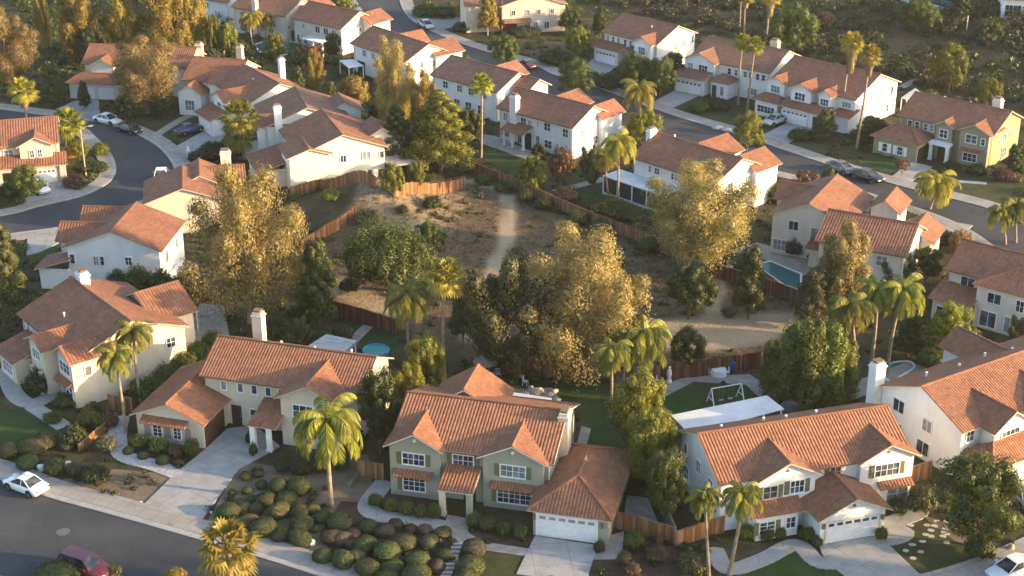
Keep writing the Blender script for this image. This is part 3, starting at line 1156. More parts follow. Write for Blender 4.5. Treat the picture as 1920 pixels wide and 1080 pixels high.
    def door(s, pl, side, u, w=1., h=2., z=0., mat='door_dark'):
        if isinstance(pl, dict):
            pl = pl[side]
        P, U, D = s._fr(side, pl)
        Z = Vector((0, 0, 1))
        m = MB()
        m.obox(P(u - w / 2, -.02, z + .02), U * w, D * .06, Z * h)
        for r in range(3):
            m.obox(P(u - w * .36, .04, z + .15 + h * .3 * r), U * w * .72, D * .02, Z * h * .22)
        o = m.obj('door', M[mat], s.root)
        k = MB()
        k.obox(P(u + w * .38, .06, z + h * .45), U * .05, D * .05, Z * .14)
        k.obj('handle', M['metal'], o)

    def chim(s, x, y, top, w=1.1, d=.8, z0=0., wall=None):
        m = MB()
        m.box(x - w / 2, x + w / 2, y - d / 2, y + d / 2, z0, top - .3)
        m.box(x - w / 2 - .08, x + w / 2 + .08, y - d / 2 - .08, y + d / 2 + .08, top - .3, top - .15)
        m.box(x - w / 2 + .05, x + w / 2 - .05, y - d / 2 + .05, y + d / 2 - .05, top - .15, top + .12)
        o = m.obj('chimney', M[wall or s.wall], s.root)
        c = MB()
        c.box(x - w * .3, x + w * .3, y - d * .3, y + d * .3, top + .12, top + .3)
        c.box(x - w * .38, x + w * .38, y - d * .38, y + d * .38, top + .3, top + .36)
        c.obj('chimney_cap', M['brown_trim'], o)

    def col(s, x, y, h=2.3, r=.2, mat='white_trim'):
        m = MB()
        m.box(x - r, x + r, y - r, y + r, 0, h)
        m.box(x - r - .06, x + r + .06, y - r - .06, y + r + .06, 0, .25)
        m.box(x - r - .05, x + r + .05, y - r - .05, y + r + .05, h - .16, h - .02)
        m.obj('column', M[mat], s.root)

    def vent(s, x, y, z):
        m = MB()
        m.lathe([(.09, -.5), (.09, .3), (.13, .3), (.13, .38), (0, .4)], 8, (x, y, z))
        m.obj('roof_vent', M['white_trim'], s.root)

    def gutters(s, x0, x1, y0, y1, z, pipes=True):
        for y in (y0, y1):
            m = MB()
            m.box(x0, x1, y - (.10 if y == y0 else 0), y + (.10 if y == y1 else 0), z - .06, z + .045)
            m.obj('gutter', M['brown_trim'], s.root)
        for x, y in ((x0 + .5, y0 + .34), (x1 - .5, y0 + .34)) if pipes else ():
            q = MB()
            q.tube([(x, y - .38, z - .05), (x, y, z - .4), (x, y, .05)], [.05, .05, .05], 6)
            q.obj('downpipe', M[s.trim], s.root)

    def done(s):
        if s.main:
            s.gutters(*s.main)
        s.w.obj('wall', M[s.wall], s.root)
        s.r.obj('roof', [M[s.tile], M[s.trim]], s.root)


SH = ('sage_shutter', None)
# the sage green house in the foreground
h = House('sage green house with twin front gables, olive shutters and white garage door', (-10.9, 113.4), -13.8, 'sage', 'tile_a', 'white_trim', E=4.8)
m0 = h.b(.3, 14.7, .5, 11.3, rise=2.15)
l_ = h.b(0, 5.3, -.1, 5.6, rise=1.45, kind='gy')
r_ = h.b(8.2, 14.25, -.05, 5.6, rise=1.45, kind='gy')
h.b(1.6, 8.4, 7.5, 12.6, rise=2.1, kind='gy')
g_ = h.b(13.3, 20.4, -3.4, 8.3, 2.5, 1.75, 'hip')
h.b(5.3, 8.4, -2.1, 1.1, 2.5, .95, 'shed', walls=False)
h.col(5.65, -1.75, 2.45, .24, 'cream'); h.col(8.0, -1.75, 2.45, .24, 'sage')
h.win(l_, 'f', 2.55, 3.75, 1.9, 1.05, 4, 2, SH); h.win(l_, 'f', 2.55, 1.35, 1.9, 1.35, 4, 3, ('sage_shutter', (-1,)))
h.awning(l_, 'f', 2.5, 2.62, 3.5)
h.win(m0, 'f', 6.75, 3.85, 1.75, 1.05, 4, 2, SH)
h.win(r_, 'f', 11.2, 3.75, 2.1, 1.05, 4, 2, SH, 'blue_glass'); h.win(r_, 'f', 11.35, 1.35, 2.9, 1.35, 6, 3, ('sage_shutter', (-1,)))
h.awning(r_, 'f', 11.2, 2.6, 3.7)
h.garage(g_, 'f', 16.55, 4.9, 2.05)
h.door(m0, 'f', 7.3, 1.1, 2.05)
h.chim(14.55, 5.4, 7.15, .85, 1.5, 0, 'cream')
for x in (2.65, 11.2):
    v = MB(); v.lathe([(.0, .0), (.16, .0), (.16, .06), (0, .06)], 12); o = v.obj('gable_vent', M['white_trim'], h.root); o.rotation_euler = (math.radians(90), 0, 0); o.location = (x, l_['f'] - .0, 5.55)
for x in (13.85, 19.5):
    v = MB(); v.box(x - .12, x + .12, g_['f'] - .2, g_['f'] + .01, 1.6, 2.0); v.obj('wall_lamp', M['brown_trim'], h.root)
h.done()
# cream house with brown garage door
h = House('cream two storey house with a brown garage door beside a long concrete driveway', (-29., 126.5), -16.6, 'cream', 'tile_a', 'cream_trim', E=4.8)
m0 = h.b(0, 16.1, 0, 8.4, rise=2.1)
w_ = h.b(8.6, 14.9, -2.2, 4.5, rise=1.6, kind='gy')
g_ = h.b(-4.6, 2.9, -5.0, 5.2, 2.5, 1.6, 'gy')
h.b(6.5, 9.3, -3.7, .2, 2.5, .9, 'shed', walls=False)
h.col(6.85, -3.3, 2.5, .24, 'white_trim'); h.col(8.4, -3.3, 2.5, .2, 'white_trim')
for x in (2.3, 4., 5.4, 6.8, 8.1):
    h.win(m0, 'f', x, 3.95, .5, .85, 1, 1)
h.win(w_, 'f', 11.2, 3.7, 1.9, 1.2, 3, 2); h.win(w_, 'f', 11.3, 1.3, 1.6, 1.5, 2, 3, None, 'blue_glass')
h.win(g_, 'f', -2.1, 1.15, .85, 1.15, 2, 3); h.win(g_, 'f', -.1, 1.15, .7, 1.15, 2, 3)
for x in (-3.15, -1.1, 1.):
    v = MB(); v.box(x - .3, x + .3, g_['f'] - .06, g_['f'] + .01, .5, 1.8); v.obj('shutter', M['grey_shutter'], h.root)
h.awning(g_, 'f', -1.15, 2.55, 4.6, .85, .42)
h.garage(g_, 'r', -2.35, 4.0, 2.1, 'garage_brown', False)
h.door(m0, 'f', 3.4, 1., 2.); h.win(m0, 'f', 5.3, 1.2, .9, 1.3, 1, 2)
h.win(m0, 'r', 3.6, 3.6, 1.2, 1.); h.win(m0, 'r', 5.5, 1.4, 1.6, 1.4)
h.chim(3.2, 6.6, 8.7, 1.0, .9, 4)
for x, y in ((6, 5.4), (9.5, 5.2), (13, 5.6)):
    h.vent(x, y, 6.3)
h.done()
# cream house on the left with dark roof
h = House('cream house at left with broad brown roof and two palms at its sunny wall', (-49.8, 140.1), -50.9, 'cream', 'tile_b', 'cream_trim')
m0 = h.b(0, 13.8, 0, 12., rise=2.3)
a_ = h.b(6., 10.1, -1.9, 5, rise=1.0, kind='gy')
b_ = h.b(10.5, 14.4, -1.0, 5, rise=1.25, kind='gy')
c_ = h.b(1.4, 6.2, -3.4, 1.6, 2.45, 1.3, 'shed')
h.b(3, 11, 9.5, 14.5, rise=1.9, kind='gy')
for x in (1.7, 3.2, 4.7):
    h.win(m0, 'f', x, 3.9, .8, .8, 2, 2)
h.win(a_, 'f', 8., 3.8, 1.7, 1.0, 3, 2); h.door(a_, 'f', 8., 1.5, 2.1); h.col(7.1, -1.75, 2.4, .16, 'cream'); h.col(9., -1.75, 2.4, .16, 'cream')
h.win(b_, 'f', 12.4, 3.8, 2.2, 1.1, 3, 2, None, 'blue_glass'); h.awning(b_, 'f', 12.3, 2.6, 3.); h.win(b_, 'f', 12.4, 1.2, 2.4, 1.5, 3, 3, None, 'blue_glass')
h.win(m0, 'r', 5.2, 3.6, 1.2, 1.); h.win(m0, 'r', 10., 3.6, .9, 1.); h.win(b_, 'r', 1.0, 3.6, .6, .9, 1, 1)
h.win(c_, 'f', 3.8, 1.2, 2.2, 1.2, 3, 2)
h.chim(1.7, 6.6, 8.1, 1.3, 1., 4, 'white')
h.vent(6, 2.5, 6.)
h.done()
# white house bottom right
h = House('white house with projecting gabled garage and huge flat patio roof behind', (18.1, 107.6), 16.4, 'white', 'tile_a', 'cream_trim')
m0 = h.b(-1.5, 16.3, 0, 9.2, rise=2.15)
l_ = h.b(1.4, 7.4, -1.0, 4.2, rise=1.5, kind='gy')
r_ = h.b(10.9, 16.7, -.6, 4.2, rise=1.45, kind='gy')
g_ = h.b(5.6, 12.3, -4.2, 1.5, 2.45, 1.6, 'gy')
e_ = h.b(.9, 5.5, -2.2, .2, 2.4, .75, 'shed')
h.win(l_, 'f', 2.95, 3.7, 1.2, 1.1, 2, 2, SH, frame='cream_trim'); h.win(l_, 'f', 5.35, 3.85, 1.2, 1.15, 3, 2, SH)
h.win(m0, 'f', 9.3, 4., .9, .9, 2, 2, ('sage_shutter', (-1,)), frame='cream_trim')
h.win(r_, 'f', 13.8, 3.8, 2.2, 1.1, 4, 2, SH)
h.win(r_, 'f', 15., 1.3, 1.9, 1.7, 2, 2, None, 'blue_glass'); h.awning(r_, 'f', 14.6, 2.65, 3.3)
h.win(e_, 'f', 2.3, 1.15, 1.3, 1.1, 2, 3, SH); h.win(e_, 'f', 4.4, 1.3, .8, 1., 2, 2)
h.garage(g_, 'f', 8.95, 4.7, 2.0)
h.door(m0, 'f', 5.75, 1., 2.)
h.win(m0, 'l', 4.8, 3.7, .8, 1.1, 2, 2); h.win(m0, 'l', 7.6, 3.9, .6, .9, 1, 1); h.win(m0, 'l', 7.2, 1.7, .9, 1.3, 2, 2); h.win(m0, 'l', 2.2, 3.4, .8, 1.1, 2, 2)
for x in (6.3, 11.6):
    v = MB(); v.box(x - .12, x + .12, g_['f'] - .2, g_['f'] + .01, 1.6, 2.0); v.obj('wall_lamp', M['brown_trim'], h.root)
for x in (13.8, 4.4, 8.95):
    pl = {13.8: r_, 4.4: l_, 8.95: g_}[x]
    v = MB(); v.lathe([(.0, .0), (.15, .0), (.15, .05), (0, .05)], 10); o = v.obj('gable_vent', M['brown_trim'], h.root); o.rotation_euler = (math.radians(90), 0, 0); o.location = (x, pl['f'], 5.5 if x != 8.95 else 3.3)
for x, y in ((1.5, 6.4), (5.5, 6.6), (7.5, 6.4), (10.4, 6.5)):
    h.vent(x, y, 6.1)
h.done()
# white house far right
h = House('white house at right edge with a tall white chimney and a bare gable wall', (33.2, 124.3), -57.8, 'white', 'tile_a', 'cream_trim')
m0 = h.b(0, 10.4, 0, 20, rise=2.2, kind='gy')
w_ = h.b(5.2, 12.0, 2.4, 7.0, rise=1.45, kind='gx')
w2 = h.b(5.2, 12.6, 7.6, 14.5, rise=1.5, kind='gx')
p_ = h.b(9.6, 13.6, .6, 8.5, 2.45, 1.2, 'hip')
h.b(-3, 4, 11, 16, rise=1.4, kind='gx')
h.win(m0, 'f', 2.6, 3.9, 1.3, 1.2, 2, 1); h.win(m0, 'f', 6.1, 3.5, 1.0, 1.1, 2, 1); h.win(m0, 'f', 5.9, 1.15, 1.4, 1.3, 2, 1); h.win(m0, 'f', 2.7, 1.5, 1., 1.3, 2, 1)
h.win(m0, 'r', 1.45, 4., .9, 1., 2, 2); h.win(w_, 'r', 4.7, 3.9, 2.2, 1.1, 4, 2)
h.garage(p_, 'r', 5.4, 4.2, 1.9, 'garage_white', False); h.door(p_, 'r', 1.7, .9, 1.9)
h.chim(-.15, .1, 7.1, .95, 1.2)
for x, y in ((2.6, 3.5), (3., 7.3), (2.7, 11), (3.3, 14)):
    h.vent(x, y, 6.1)
h.done()
# right edge cream house
h = House('pale cream house at right edge with hipped wing and big patio doors', (46.4, 151.4), -39.4, 'ivory', 'tile_a', 'cream_trim')
m0 = h.b(0, 14, 0, 8.2, rise=2.1)
w_ = h.b(4., 13, -1.9, 6, rise=1.7, kind='hip')
s_ = h.b(-.2, 4.6, -3.1, .8, 2.45, 1.0, 'shed')
h.b(4, 11, 5.5, 12, rise=2.0, kind='gy')
h.win(m0, 'f', 2.6, 3.9, 1.5, 1.0, 2, 1); h.win(w_, 'f', 6.4, 3.7, 1.4, 1.1, 2, 1, None); h.win(w_, 'f', 9.2, 3.6, .8, 1.2, 2, 2)
h.win(w_, 'f', 6.0, 1.2, 1.7, 1.7, 2, 1, None, 'blue_glass'); h.win(w_, 'f', 9.0, 1.2, 2.4, 1.7, 4, 1, None, 'blue_glass')
h.win(s_, 'f', 1.2, 1.2, .8, 1., 1, 1)
h.done()
# cream house with pool
h = House('cream house with crossed orange and brown roofs above a backyard pool', (30.3, 167.6), -27.6, 'ivory', 'tile_b', 'cream_trim')
m0 = h.b(-.2, 9.2, -.4, 11, rise=2.15, kind='gy')
b_ = h.b(7.0, 17.4, -5.6, 3.6, rise=2.2)
h.b(9.5, 13.5, 6.5, 12, rise=1.4, kind='gy')
g_ = h.b(13.8, 18.6, 2, 7.8, 3.6, 1.6, 'gy')
h.b(-1.5, 4, 5, 9.8, rise=1.5, kind='gx')
h.win(m0, 'f', 2.8, 3.9, 1.1, 1.1, 2, 1); h.win(m0, 'f', 5.4, 3.4, .9, 1.3, 1, 1, None, 'blue_glass'); h.win(m0, 'f', 6.6, 3.2, .8, 1.5, 1, 1); h.win(m0, 'f', 1.5, 1.2, 1.9, 1.3, 4, 2)
h.b(5., 7.6, -2.4, .3, 2.3, .5, 'shed')
h.win(b_, 'f', 12, 3.7, 1.2, 1.1); h.win(b_, 'f', 14.6, 3.7, 1.2, 1.1); h.win(b_, 'r', -2.5, 3.6, .9, 1.2, 1, 1, None, 'blue_glass'); h.win(b_, 'r', .5, 3.6, .8, 1.1)
h.vent(9.8, -2.6, 6.1)
h.done()
# white house with screened patio
h = House('white house with a white screened patio and tall palms at its corner', (15.2, 188.), -46.5, 'white', 'tile_b', 'cream_trim')
m0 = h.b(0, 14.4, 0, 10., rise=2.15)
h.b(2.4, 8.6, 7., 13., rise=1.5, kind='gy'); h.b(9.3, 15.2, 7, 12.2, rise=1.5, kind='gy')
for x in (3.2, 4.4, 7.2, 7.8, 10.8):
    h.win(m0, 'f', x, 3.9, .8 if x > 3.5 else .45, .8, 2, 2)
h.win(m0, 'r', 6.6, 3.6, .8, 1.2, 2, 2); h.win(m0, 'r', 3.2, 3.6, .9, 1.1)
h.door(m0, 'f', 4, 2.2, 2., 0, 'screen')
h.chim(-.1, 4.2, 7.6, .8, 1.3)
h.vent(2.4, 5.9, 6.7); h.vent(11.5, 3.5, 6.2)
pt = MB(); pt.box(-1.9, 8.4, -3., .35, 2.42, 2.56)
pt.box(-1.9, 8.4, -3., -2.9, .0, .35)
o = pt.obj('patio_cover', M['patio_white'], h.root)
ps = MB()
for x in (-1.8, .7, 3.2, 5.7, 8.3):
    ps = MB(); ps.box(x - .08, x + .08, -2.98, -2.82, .35, 2.42); ps.obj('post', M['white_trim'], o)
sc = MB(); sc.box(-1.75, 8.25, -2.91, -2.89, .35, 2.42); sc.box(-1.83, -1.80, -2.9, .3, .0, 2.42); sc.obj('insect_screen', M['screen'], o)
h.done()
# white house in the centre top
h = House('white house with front chimney and small tiled porch beside a tall thin palm', (-2.3, 209.8), -41.7, 'white', 'tile_b', 'cream_trim', E=4.6)
m0 = h.b(0, 14.3, 0, 8.8, rise=2.1)
h.b(3., 8.8, 5.5, 11.4, rise=1.4, kind='gy'); h.b(10.6, 15, 5.5, 10.8, rise=1.4, kind='gy')
p_ = h.b(2.4, 6.8, -1.8, .6, 2.35, .8, 'shed', walls=False)
h.col(2.8, -1.4, 2.3, .12); h.col(4.4, -1.4, 2.3, .12); h.col(6.4, -1.4, 2.3, .14)
for x, z, w in ((1.5, 3.5, .7), (2.4, 3.4, .5), (4.9, 3.5, .95), (6.1, 3.4, .7), (7.6, 3.7, .4), (9.3, 3.7, 1.1), (12.6, 3.5, .9)):
    h.win(m0, 'f', x, z, w, 1.1 if w > .5 else .8, 2, 2)
for x, z, w, hh in ((.8, 1.1, .5, 1.), (1.8, 1.2, .8, 1.2), (3.1, 1.2, .6, 1.6), (4.2, 1.1, .9, 1.7), (7.6, 1.2, .6, 1.6), (9.5, 1.2, 1.3, 1.1), (11.2, 1.3, .4, .7)):
    h.win(m0, 'f', x, z, w, hh, 2, 2)
h.door(m0, 'f', 5.6, 1.5, 2., 0, 'screen')
h.win(m0, 'r', 2.3, 3.2, .6, .9); h.win(m0, 'r', 6.4, 4.3, .6, .5, 1, 1); h.win(m0, 'r', 5.4, 1.6, .8, 1.1)
h.chim(3.3, .3, 7.0, 1.2, .9)
h.done()
# next one up the street
h = House('white house with brown roof half hidden behind a tall palm and a pine', (-12.5, 226.5), -43, 'white', 'tile_c', 'cream_trim', E=4.6)
m0 = h.b(0, 14.2, 0, 9.2, rise=2.1)
h.b(5.2, 10.6, 6, 11., rise=1.5, kind='gy'); h.b(12, 17.2, 3.2, 8.6, rise=1.4, kind='gx')
for x in (3, 6, 8.4, 11):
    h.win(m0, 'f', x, 3.6, 1., 1.)
    h.win(m0, 'f', x - .6, 1.2, 1.2, 1.3)
h.win(m0, 'r', 2.4, 2.6, 1., 1.2); h.win(m0, 'r', 6.2, 3.8, .5, .8, 1, 1); h.win(m0, 'r', 4.4, 3.8, .4, .8, 1, 1)
h.done()
h = House('white house with covered patio at its left end, partly behind a golden eucalyptus', (-26.4, 244.9), -49.7, 'white', 'tile_b', 'cream_trim', E=4.6)
m0 = h.b(0, 15.2, 0, 9.2, rise=2.1)
h.b(9.4, 15.8, 5.5, 11.5, rise=1.5, kind='gy'); h.b(3, 7.2, 5.5, 11, rise=1.4, kind='gy')
for x in (3.4, 6, 9, 12):
    h.win(m0, 'f', x, 3.6, 1., 1.)
h.win(m0, 'r', 3.4, 3.6, .5, .9, 1, 1); h.win(m0, 'r', 6, 3.4, .7, .9)
h.door(m0, 'f', 2.4, 2, 2, 0, 'screen')
h.done()
h = House('white house with red brown roof and pergola above a dark green pool', (-38.3, 261.6), -39.1, 'ivory', 'tile_b', 'cream_trim', E=4.6)
m0 = h.b(0, 12.4, 0, 9., rise=2.1)
h.b(8.6, 14.4, 5, 10.6, rise=1.4, kind='gy')
h.win(m0, 'f', 2.7, 3.6, .7, .8); h.win(m0, 'f', 1.3, 1.2, .6, 1.4, 1, 1); h.win(m0, 'f', 3.2, 1.2, .6, 1.2, 1, 1)
for x in (6.2, 8.2, 10.2):
    h.win(m0, 'f', x, 3.5, 1.1, 1.1, 2, 1)
h.win(m0, 'r', 4, 3.6, .45, .8, 1, 1); h.win(m0, 'r', 4.8, 3.6, .45, .8, 1, 1); h.win(m0, 'r', 7.8, 3.6, .6, .8, 1, 1)
pg = MB()
for k in range(9):
    pg.box(5.4 + k * .55, 5.5 + k * .55, -2.6, .3, 2.4, 2.55)
pg.box(5.2, 10.2, -2.5, -2.3, 2.22, 2.4)
o = pg.obj('pergola', M['white_trim'], h.root)
for x in (5.4, 7.8, 10.):
    q = MB(); q.box(x - .14, x + .14, -2.54, -2.26, 0, 2.22); q.obj('post', M['white_trim'], o)
h.done()
h = House('pale house at top edge with a white chimney and two palms in its garden', (-50., 269.7), -34, 'ivory', 'tile_b', 'cream_trim', E=4.6)
m0 = h.b(0, 13, 0, 9., rise=2.1)
h.b(7.5, 14.5, 4, 11.5, rise=1.7, kind='gy')
for x in (2.5, 5, 9):
    h.win(m0, 'f', x, 3.5, 1., 1.)
    h.win(m0, 'f', x, 1.2, 1.2, 1.3)
h.win(m0, 'r', 4.5, 3.6, .6, .9)
h.chim(5.6, .3, 7.2, .9, .8)
h.done()
h = House('white house at top edge behind the golden trees, mostly hidden', (-60., 278.), -30, 'white', 'tile_b', 'cream_trim', E=4.6)
m0 = h.b(0, 10.5, 0, 9., rise=2.1)
h.win(m0, 'r', 4, 3.4, .7, .9); h.win(m0, 'f', 5, 3.4, 1., 1.)
h.done()
h = House('cream stucco house at top edge with four small upper windows', (-2.2, 268.), 10.6, 'cream', 'tile_c', 'cream_trim', E=4.9)
m0 = h.b(0, 12.4, 0, 10., rise=2., kind='gy')
for x in (2.6, 5.2, 7.2, 9.6):
    h.win(m0, 'f', x, 3.7, .6, .9, 2, 1)
for x in (5.2, 6.6, 8.6):
    h.win(m0, 'f', x, 1.3, .8, 1.2, 2, 1)
h.awning(m0, 'f', 3.2, 2.6, 5., 1.1, .5); h.garage(m0, 'f', 1.9, 2.6, 1.9, 'garage_brown', False)
h.b(-6, .8, 2, 10, rise=1.8, kind='gx')
h.win(m0, 'r', 3., 3.2, .8, 1.2)
h.done()
h = House('white house under the hillside with a long tiled eave over its white garage', (14.9, 251.8), -44.8, 'white', 'tile_b', 'cream_trim', E=4.7)
m0 = h.b(0, 12.2, 0, 10.6, rise=2.2)
w_ = h.b(7.6, 11.8, -1.3, 5, rise=1.1, kind='gy')
g_ = h.b(-.6, 5.4, -1.9, .8, 2.5, .9, 'shed')
h.b(5.6, 8, -1.9, .8, 2.6, .8, 'gy', walls=False)
for x in (1.2, 2.4, 3.6, 5., 6.2):
    h.win(m0, 'f', x, 3.8, .5, .9, 1, 2)
h.win(w_, 'f', 9.7, 3.5, 1.4, 1.2, 3, 2); h.garage(g_, 'f', 2.4, 4.4, 1.9)
h.door(m0, 'f', 6.6, 1.1, 2.)
h.win(m0, 'r', 5.3, 3.4, .6, .9); h.win(m0, 'r', 7.4, 3.6, .7, .9); h.win(m0, 'r', 9.6, 4., .4, 1.3, 1, 1)
h.vent(8, 3.5, 6.2)
h.done()
h = House('white house with two slim palms in front and a yellowish chimney on its roof', (27., 235.3), -38, 'white', 'tile_c', 'cream_trim', E=4.7)
m0 = h.b(.4, 15., .9, 12., rise=2.3)
w_ = h.b(-.2, 6., -.4, 6, rise=1.35, kind='gy')
g_ = h.b(-.5, 5.5, -2.6, .6, 2.5, .95, 'shed')
e_ = h.b(5.6, 9.4, -1.8, 1.6, 2.5, 1.0, 'hip')
h.win(w_, 'f', 1.3, 3.7, .8, 1.1, 2, 2); h.win(w_, 'f', 3.6, 3.7, 1.5, 1.1, 3, 2)
for x in (7.6, 8.8, 10.4, 11.4, 12.6, 13.6):
    h.win(m0, 'f', x, 3.7, .6, .9, 1, 2)
h.door(e_, 'f', 6.6, .8, 1.9); h.win(e_, 'f', 8., 1.2, .6, 1.4, 1, 1); h.win(m0, 'f', 11.8, 1.2, 1.6, 1.1, 3, 1)
h.garage(g_, 'f', 2.5, 4.5, 1.9)
h.win(m0, 'r', 6, 2.2, 1.2, 1.)
h.chim(11.4, 8.4, 7.7, 1.3, 1., 4, 'peach')
h.done()
h = House('white house behind two very tall skirted palms with a car in its driveway', (38.3, 222.3), -43, 'white', 'tile_b', 'cream_trim', E=4.8)
m0 = h.b(-.2, 14.8, .6, 13.2, rise=2.5)
w1 = h.b(-.6, 3.2, -.3, 5, rise=.95, kind='gy')
w2 = h.b(4.2, 8.4, -1.2, 5, rise=1.05, kind='gy')
w3 = h.b(8.8, 11.6, -.9, 5, rise=.8, kind='gy')
b_ = h.b(-1.2, 3.6, -2.4, .4, 2.45, .85, 'hip')
g_ = h.b(3.8, 11.8, -2.6, -.2, 2.45, .8, 'shed')
s_ = h.b(11.8, 15, -1.2, 1.6, 2.4, .7, 'shed')
h.win(w1, 'f', 1.3, 3.9, 1.5, 1.0, 3, 2); h.win(w2, 'f', 6.2, 3.9, 1.7, 1.1, 3, 2); h.win(w3, 'f', 10.2, 3.8, 1.3, 1., 3, 2); h.win(m0, 'f', 13, 3.7, 1.4, .8, 3, 1)
h.win(b_, 'f', 1.2, 1.15, 3., 1.0, 5, 2); h.garage(g_, 'f', 6.4, 4.4, 1.9); h.door(g_, 'f', 10, 1., 1.9)
h.win(m0, 'r', 5.4, 4., .6, .9); h.win(m0, 'r', 8., 4.3, .6, .9); h.win(m0, 'r', 11.2, 3.9, .6, 1.2, 1, 1); h.win(m0, 'r', 10.2, 1.4, .9, 1.1)
h.done()
h = House('olive green house at right with white trimmed windows and hipped garage wing', (53.8, 206.), -40, 'olive', 'tile_b', 'cream_trim', E=4.7)
m0 = h.b(0, 14.4, 0, 10., rise=2.2)
w1 = h.b(5.8, 9.0, -.9, 4, rise=.8, kind='gy')
w2 = h.b(9.3, 14.3, -.9, 4, rise=1.15, kind='gy')
g_ = h.b(-1.6, 5.8, -4.4, 1.2, 2.5, 1.5, 'hip')
for x in (1.9, 3., 4.3, 5.2):
    h.win(m0, 'f', x, 3.8, .6, .9, 1, 2)
h.win(w1, 'f', 7.4, 3.7, 1.1, 1.1, 2, 2); h.win(w2, 'f', 11.4, 3.8, 1.5, 1.1, 2, 2); h.win(w2, 'f', 13.1, 3.7, .5, .9, 1, 2)
h.win(w2, 'f', 11.5, 1.2, 1.9, 1.1, 3, 2); h.awning(w2, 'f', 11.7, 2.4, 3.2, .6, .3)
h.win(g_, 'f', .6, 1.15, .7, 1.1, 1, 2); h.win(g_, 'f', 2.9, 1.15, .8, 1.1, 1, 2)
for x in (-.1, 1.3, 2.1, 3.7):
    v = MB(); v.box(x - .22, x + .22, g_['f'] - .06, g_['f'] + .01, .5, 1.8); v.obj('shutter', M['white_trim'], h.root)
h.garage(g_, 'r', -2., 3.6, 1.9, 'garage_brown', False)
pc = MB(); pc.box(5.9, 8.9, -1.7, -.45, 2.25, 2.6); pc.obj('portico', M['white_trim'], h.root)
h.col(6.2, -1.4, 2.25, .2); h.col(8.6, -1.4, 2.25, .2); h.door(w1, 'f', 7.5, 1.4, 2., 0, 'screen')
h.win(m0, 'r', 3.4, 3.2, .5, .9, 1, 1); h.win(m0, 'r', 4.6, 3.4, .5, .9, 1, 1); h.win(m0, 'r', 6.6, 3.6, .7, 1.); h.win(m0, 'r', 4.8, 1.1, 1.2, 1.4, 2, 2, None, 'glass', 'cream_trim')
h.chim(11.6, 6.6, 7.8, 1.2, 1., 4, 'ivory')
h.vent(4.4, 5.3, 6.7); h.vent(6.4, 5.3, 6.6); h.vent(8.2, 5.4, 6.7)
h.done()
p = G(1885, 40)
h = House('white sunroom house cut off by the top right corner', (p.x - 1, p.y + 1), -12, 'white', 'tile_b', 'white_trim', E=3.6, z=p.z)
m0 = h.b(0, 14, 0, 9, rise=1.8)
h.win(m0, 'f', 2.3, 1.6, 2.6, 1.9, 4, 2); h.win(m0, 'f', 5.6, 1.6, 2.6, 1.9, 4, 2)
h.done()
# left middle group
h = House('house at left behind the white trunked golden tree, with low garage roof at its driveway', (-67., 232.2), -8, 'ivory', 'tile_b', 'cream_trim', E=4.7)
m0 = h.b(0, 17.6, 0, 8., rise=2.1)
h.b(1.5, 6, -1.2, 4, rise=1.1, kind='gy')
g_ = h.b(-1.5, 7., -3.2, .8, 2.5, 1.1, 'hip')
h.garage(g_, 'f', 1.7, 2.6, 1.9, 'garage_white', False); h.garage(g_, 'f', 4.8, 2.6, 1.9, 'garage_white', False)
h.win(m0, 'f', 3.2, 3.8, 1., .9); h.win(m0, 'f', 8, 3.6, 1., 1.); h.win(m0, 'f', 12, 3.6, 1., 1.)
h.chim(17.3, 5.6, 7.1, 1.1, .9, 2, 'peach')
h.done()
h = House('white house with tall front window group and a pinkish chimney above the dark lawn', (-50.2, 222.3), -14, 'white', 'tile_b', 'cream_trim', E=4.6)
m0 = h.b(0, 9., 1.5, 11, rise=2.3)
w_ = h.b(.2, 4.6, -1.4, 5, 3.2, 1.5, 'gy')
h.b(4.6, 8.4, .2, 5, rise=1., kind='gx')
h.win(w_, 'f', 2.4, 1.6, 1.4, 1.5, 3, 2); h.win(m0, 'f', 6.4, 1.3, 1.1, 1.); h.win(m0, 'f', 5.6, 3.6, .4, .9, 1, 1)
h.chim(6.4, 9.4, 8.2, .9, .9, 3, 'peach')
h.done()
h = House('white house with orange lit front gable, white chimney and navy car on its drive', (-44., 221.), -56.4, 'white', 'tile_b', 'cream_trim', E=4.6)
m0 = h.b(0, 11.6, 0, 10., rise=2.2)
w_ = h.b(4.4, 9.4, -3., 4, rise=1.2, kind='gy')
g_ = h.b(4., 9.8, -5.4, -2.2, 2.45, 1., 'shed')
h.win(w_, 'f', 7., 3.6, 1.3, 1.2, 3, 2); h.garage(g_, 'f', 7., 4.2, 1.9, 'garage_white', False); h.win(m0, 'f', 2., 3.6, .9, 1.)
h.win(m0, 'r', 6.6, 3.4, .6, .9); h.win(m0, 'r', 8.4, 2., .8, 1.)
h.chim(3.4, 9.2, 8.1, .8, .8, 2)
h.vent(5.4, 3.6, 6.)
h.done()
h = House('white house with slim white chimney against its gable, second from the big pine', (-36.8, 211.), -74, 'white', 'tile_c', 'cream_trim', E=4.6)
m0 = h.b(0, 10.9, 0, 12., rise=2.3)
w_ = h.b(6.4, 10.6, -1.4, 4, rise=1.1, kind='gy')
g_ = h.b(3., 9.8, -4.2, .2, 2.45, 1.1, 'shed')
h.b(2, 7, 9, 14.6, rise=1.4, kind='gx')
h.win(w_, 'f', 8.5, 3.6, 1., 1.2, 2, 2); h.win(m0, 'f', 2.2, 3.6, 1., 1.); h.win(g_, 'f', 6, 1.2, 1.6, 1.2, 3, 2)
h.win(m0, 'r', 4.6, 4.2, .5, .6, 1, 1); h.win(m0, 'r', 10.2, 3.6, .5, .9, 1, 1)
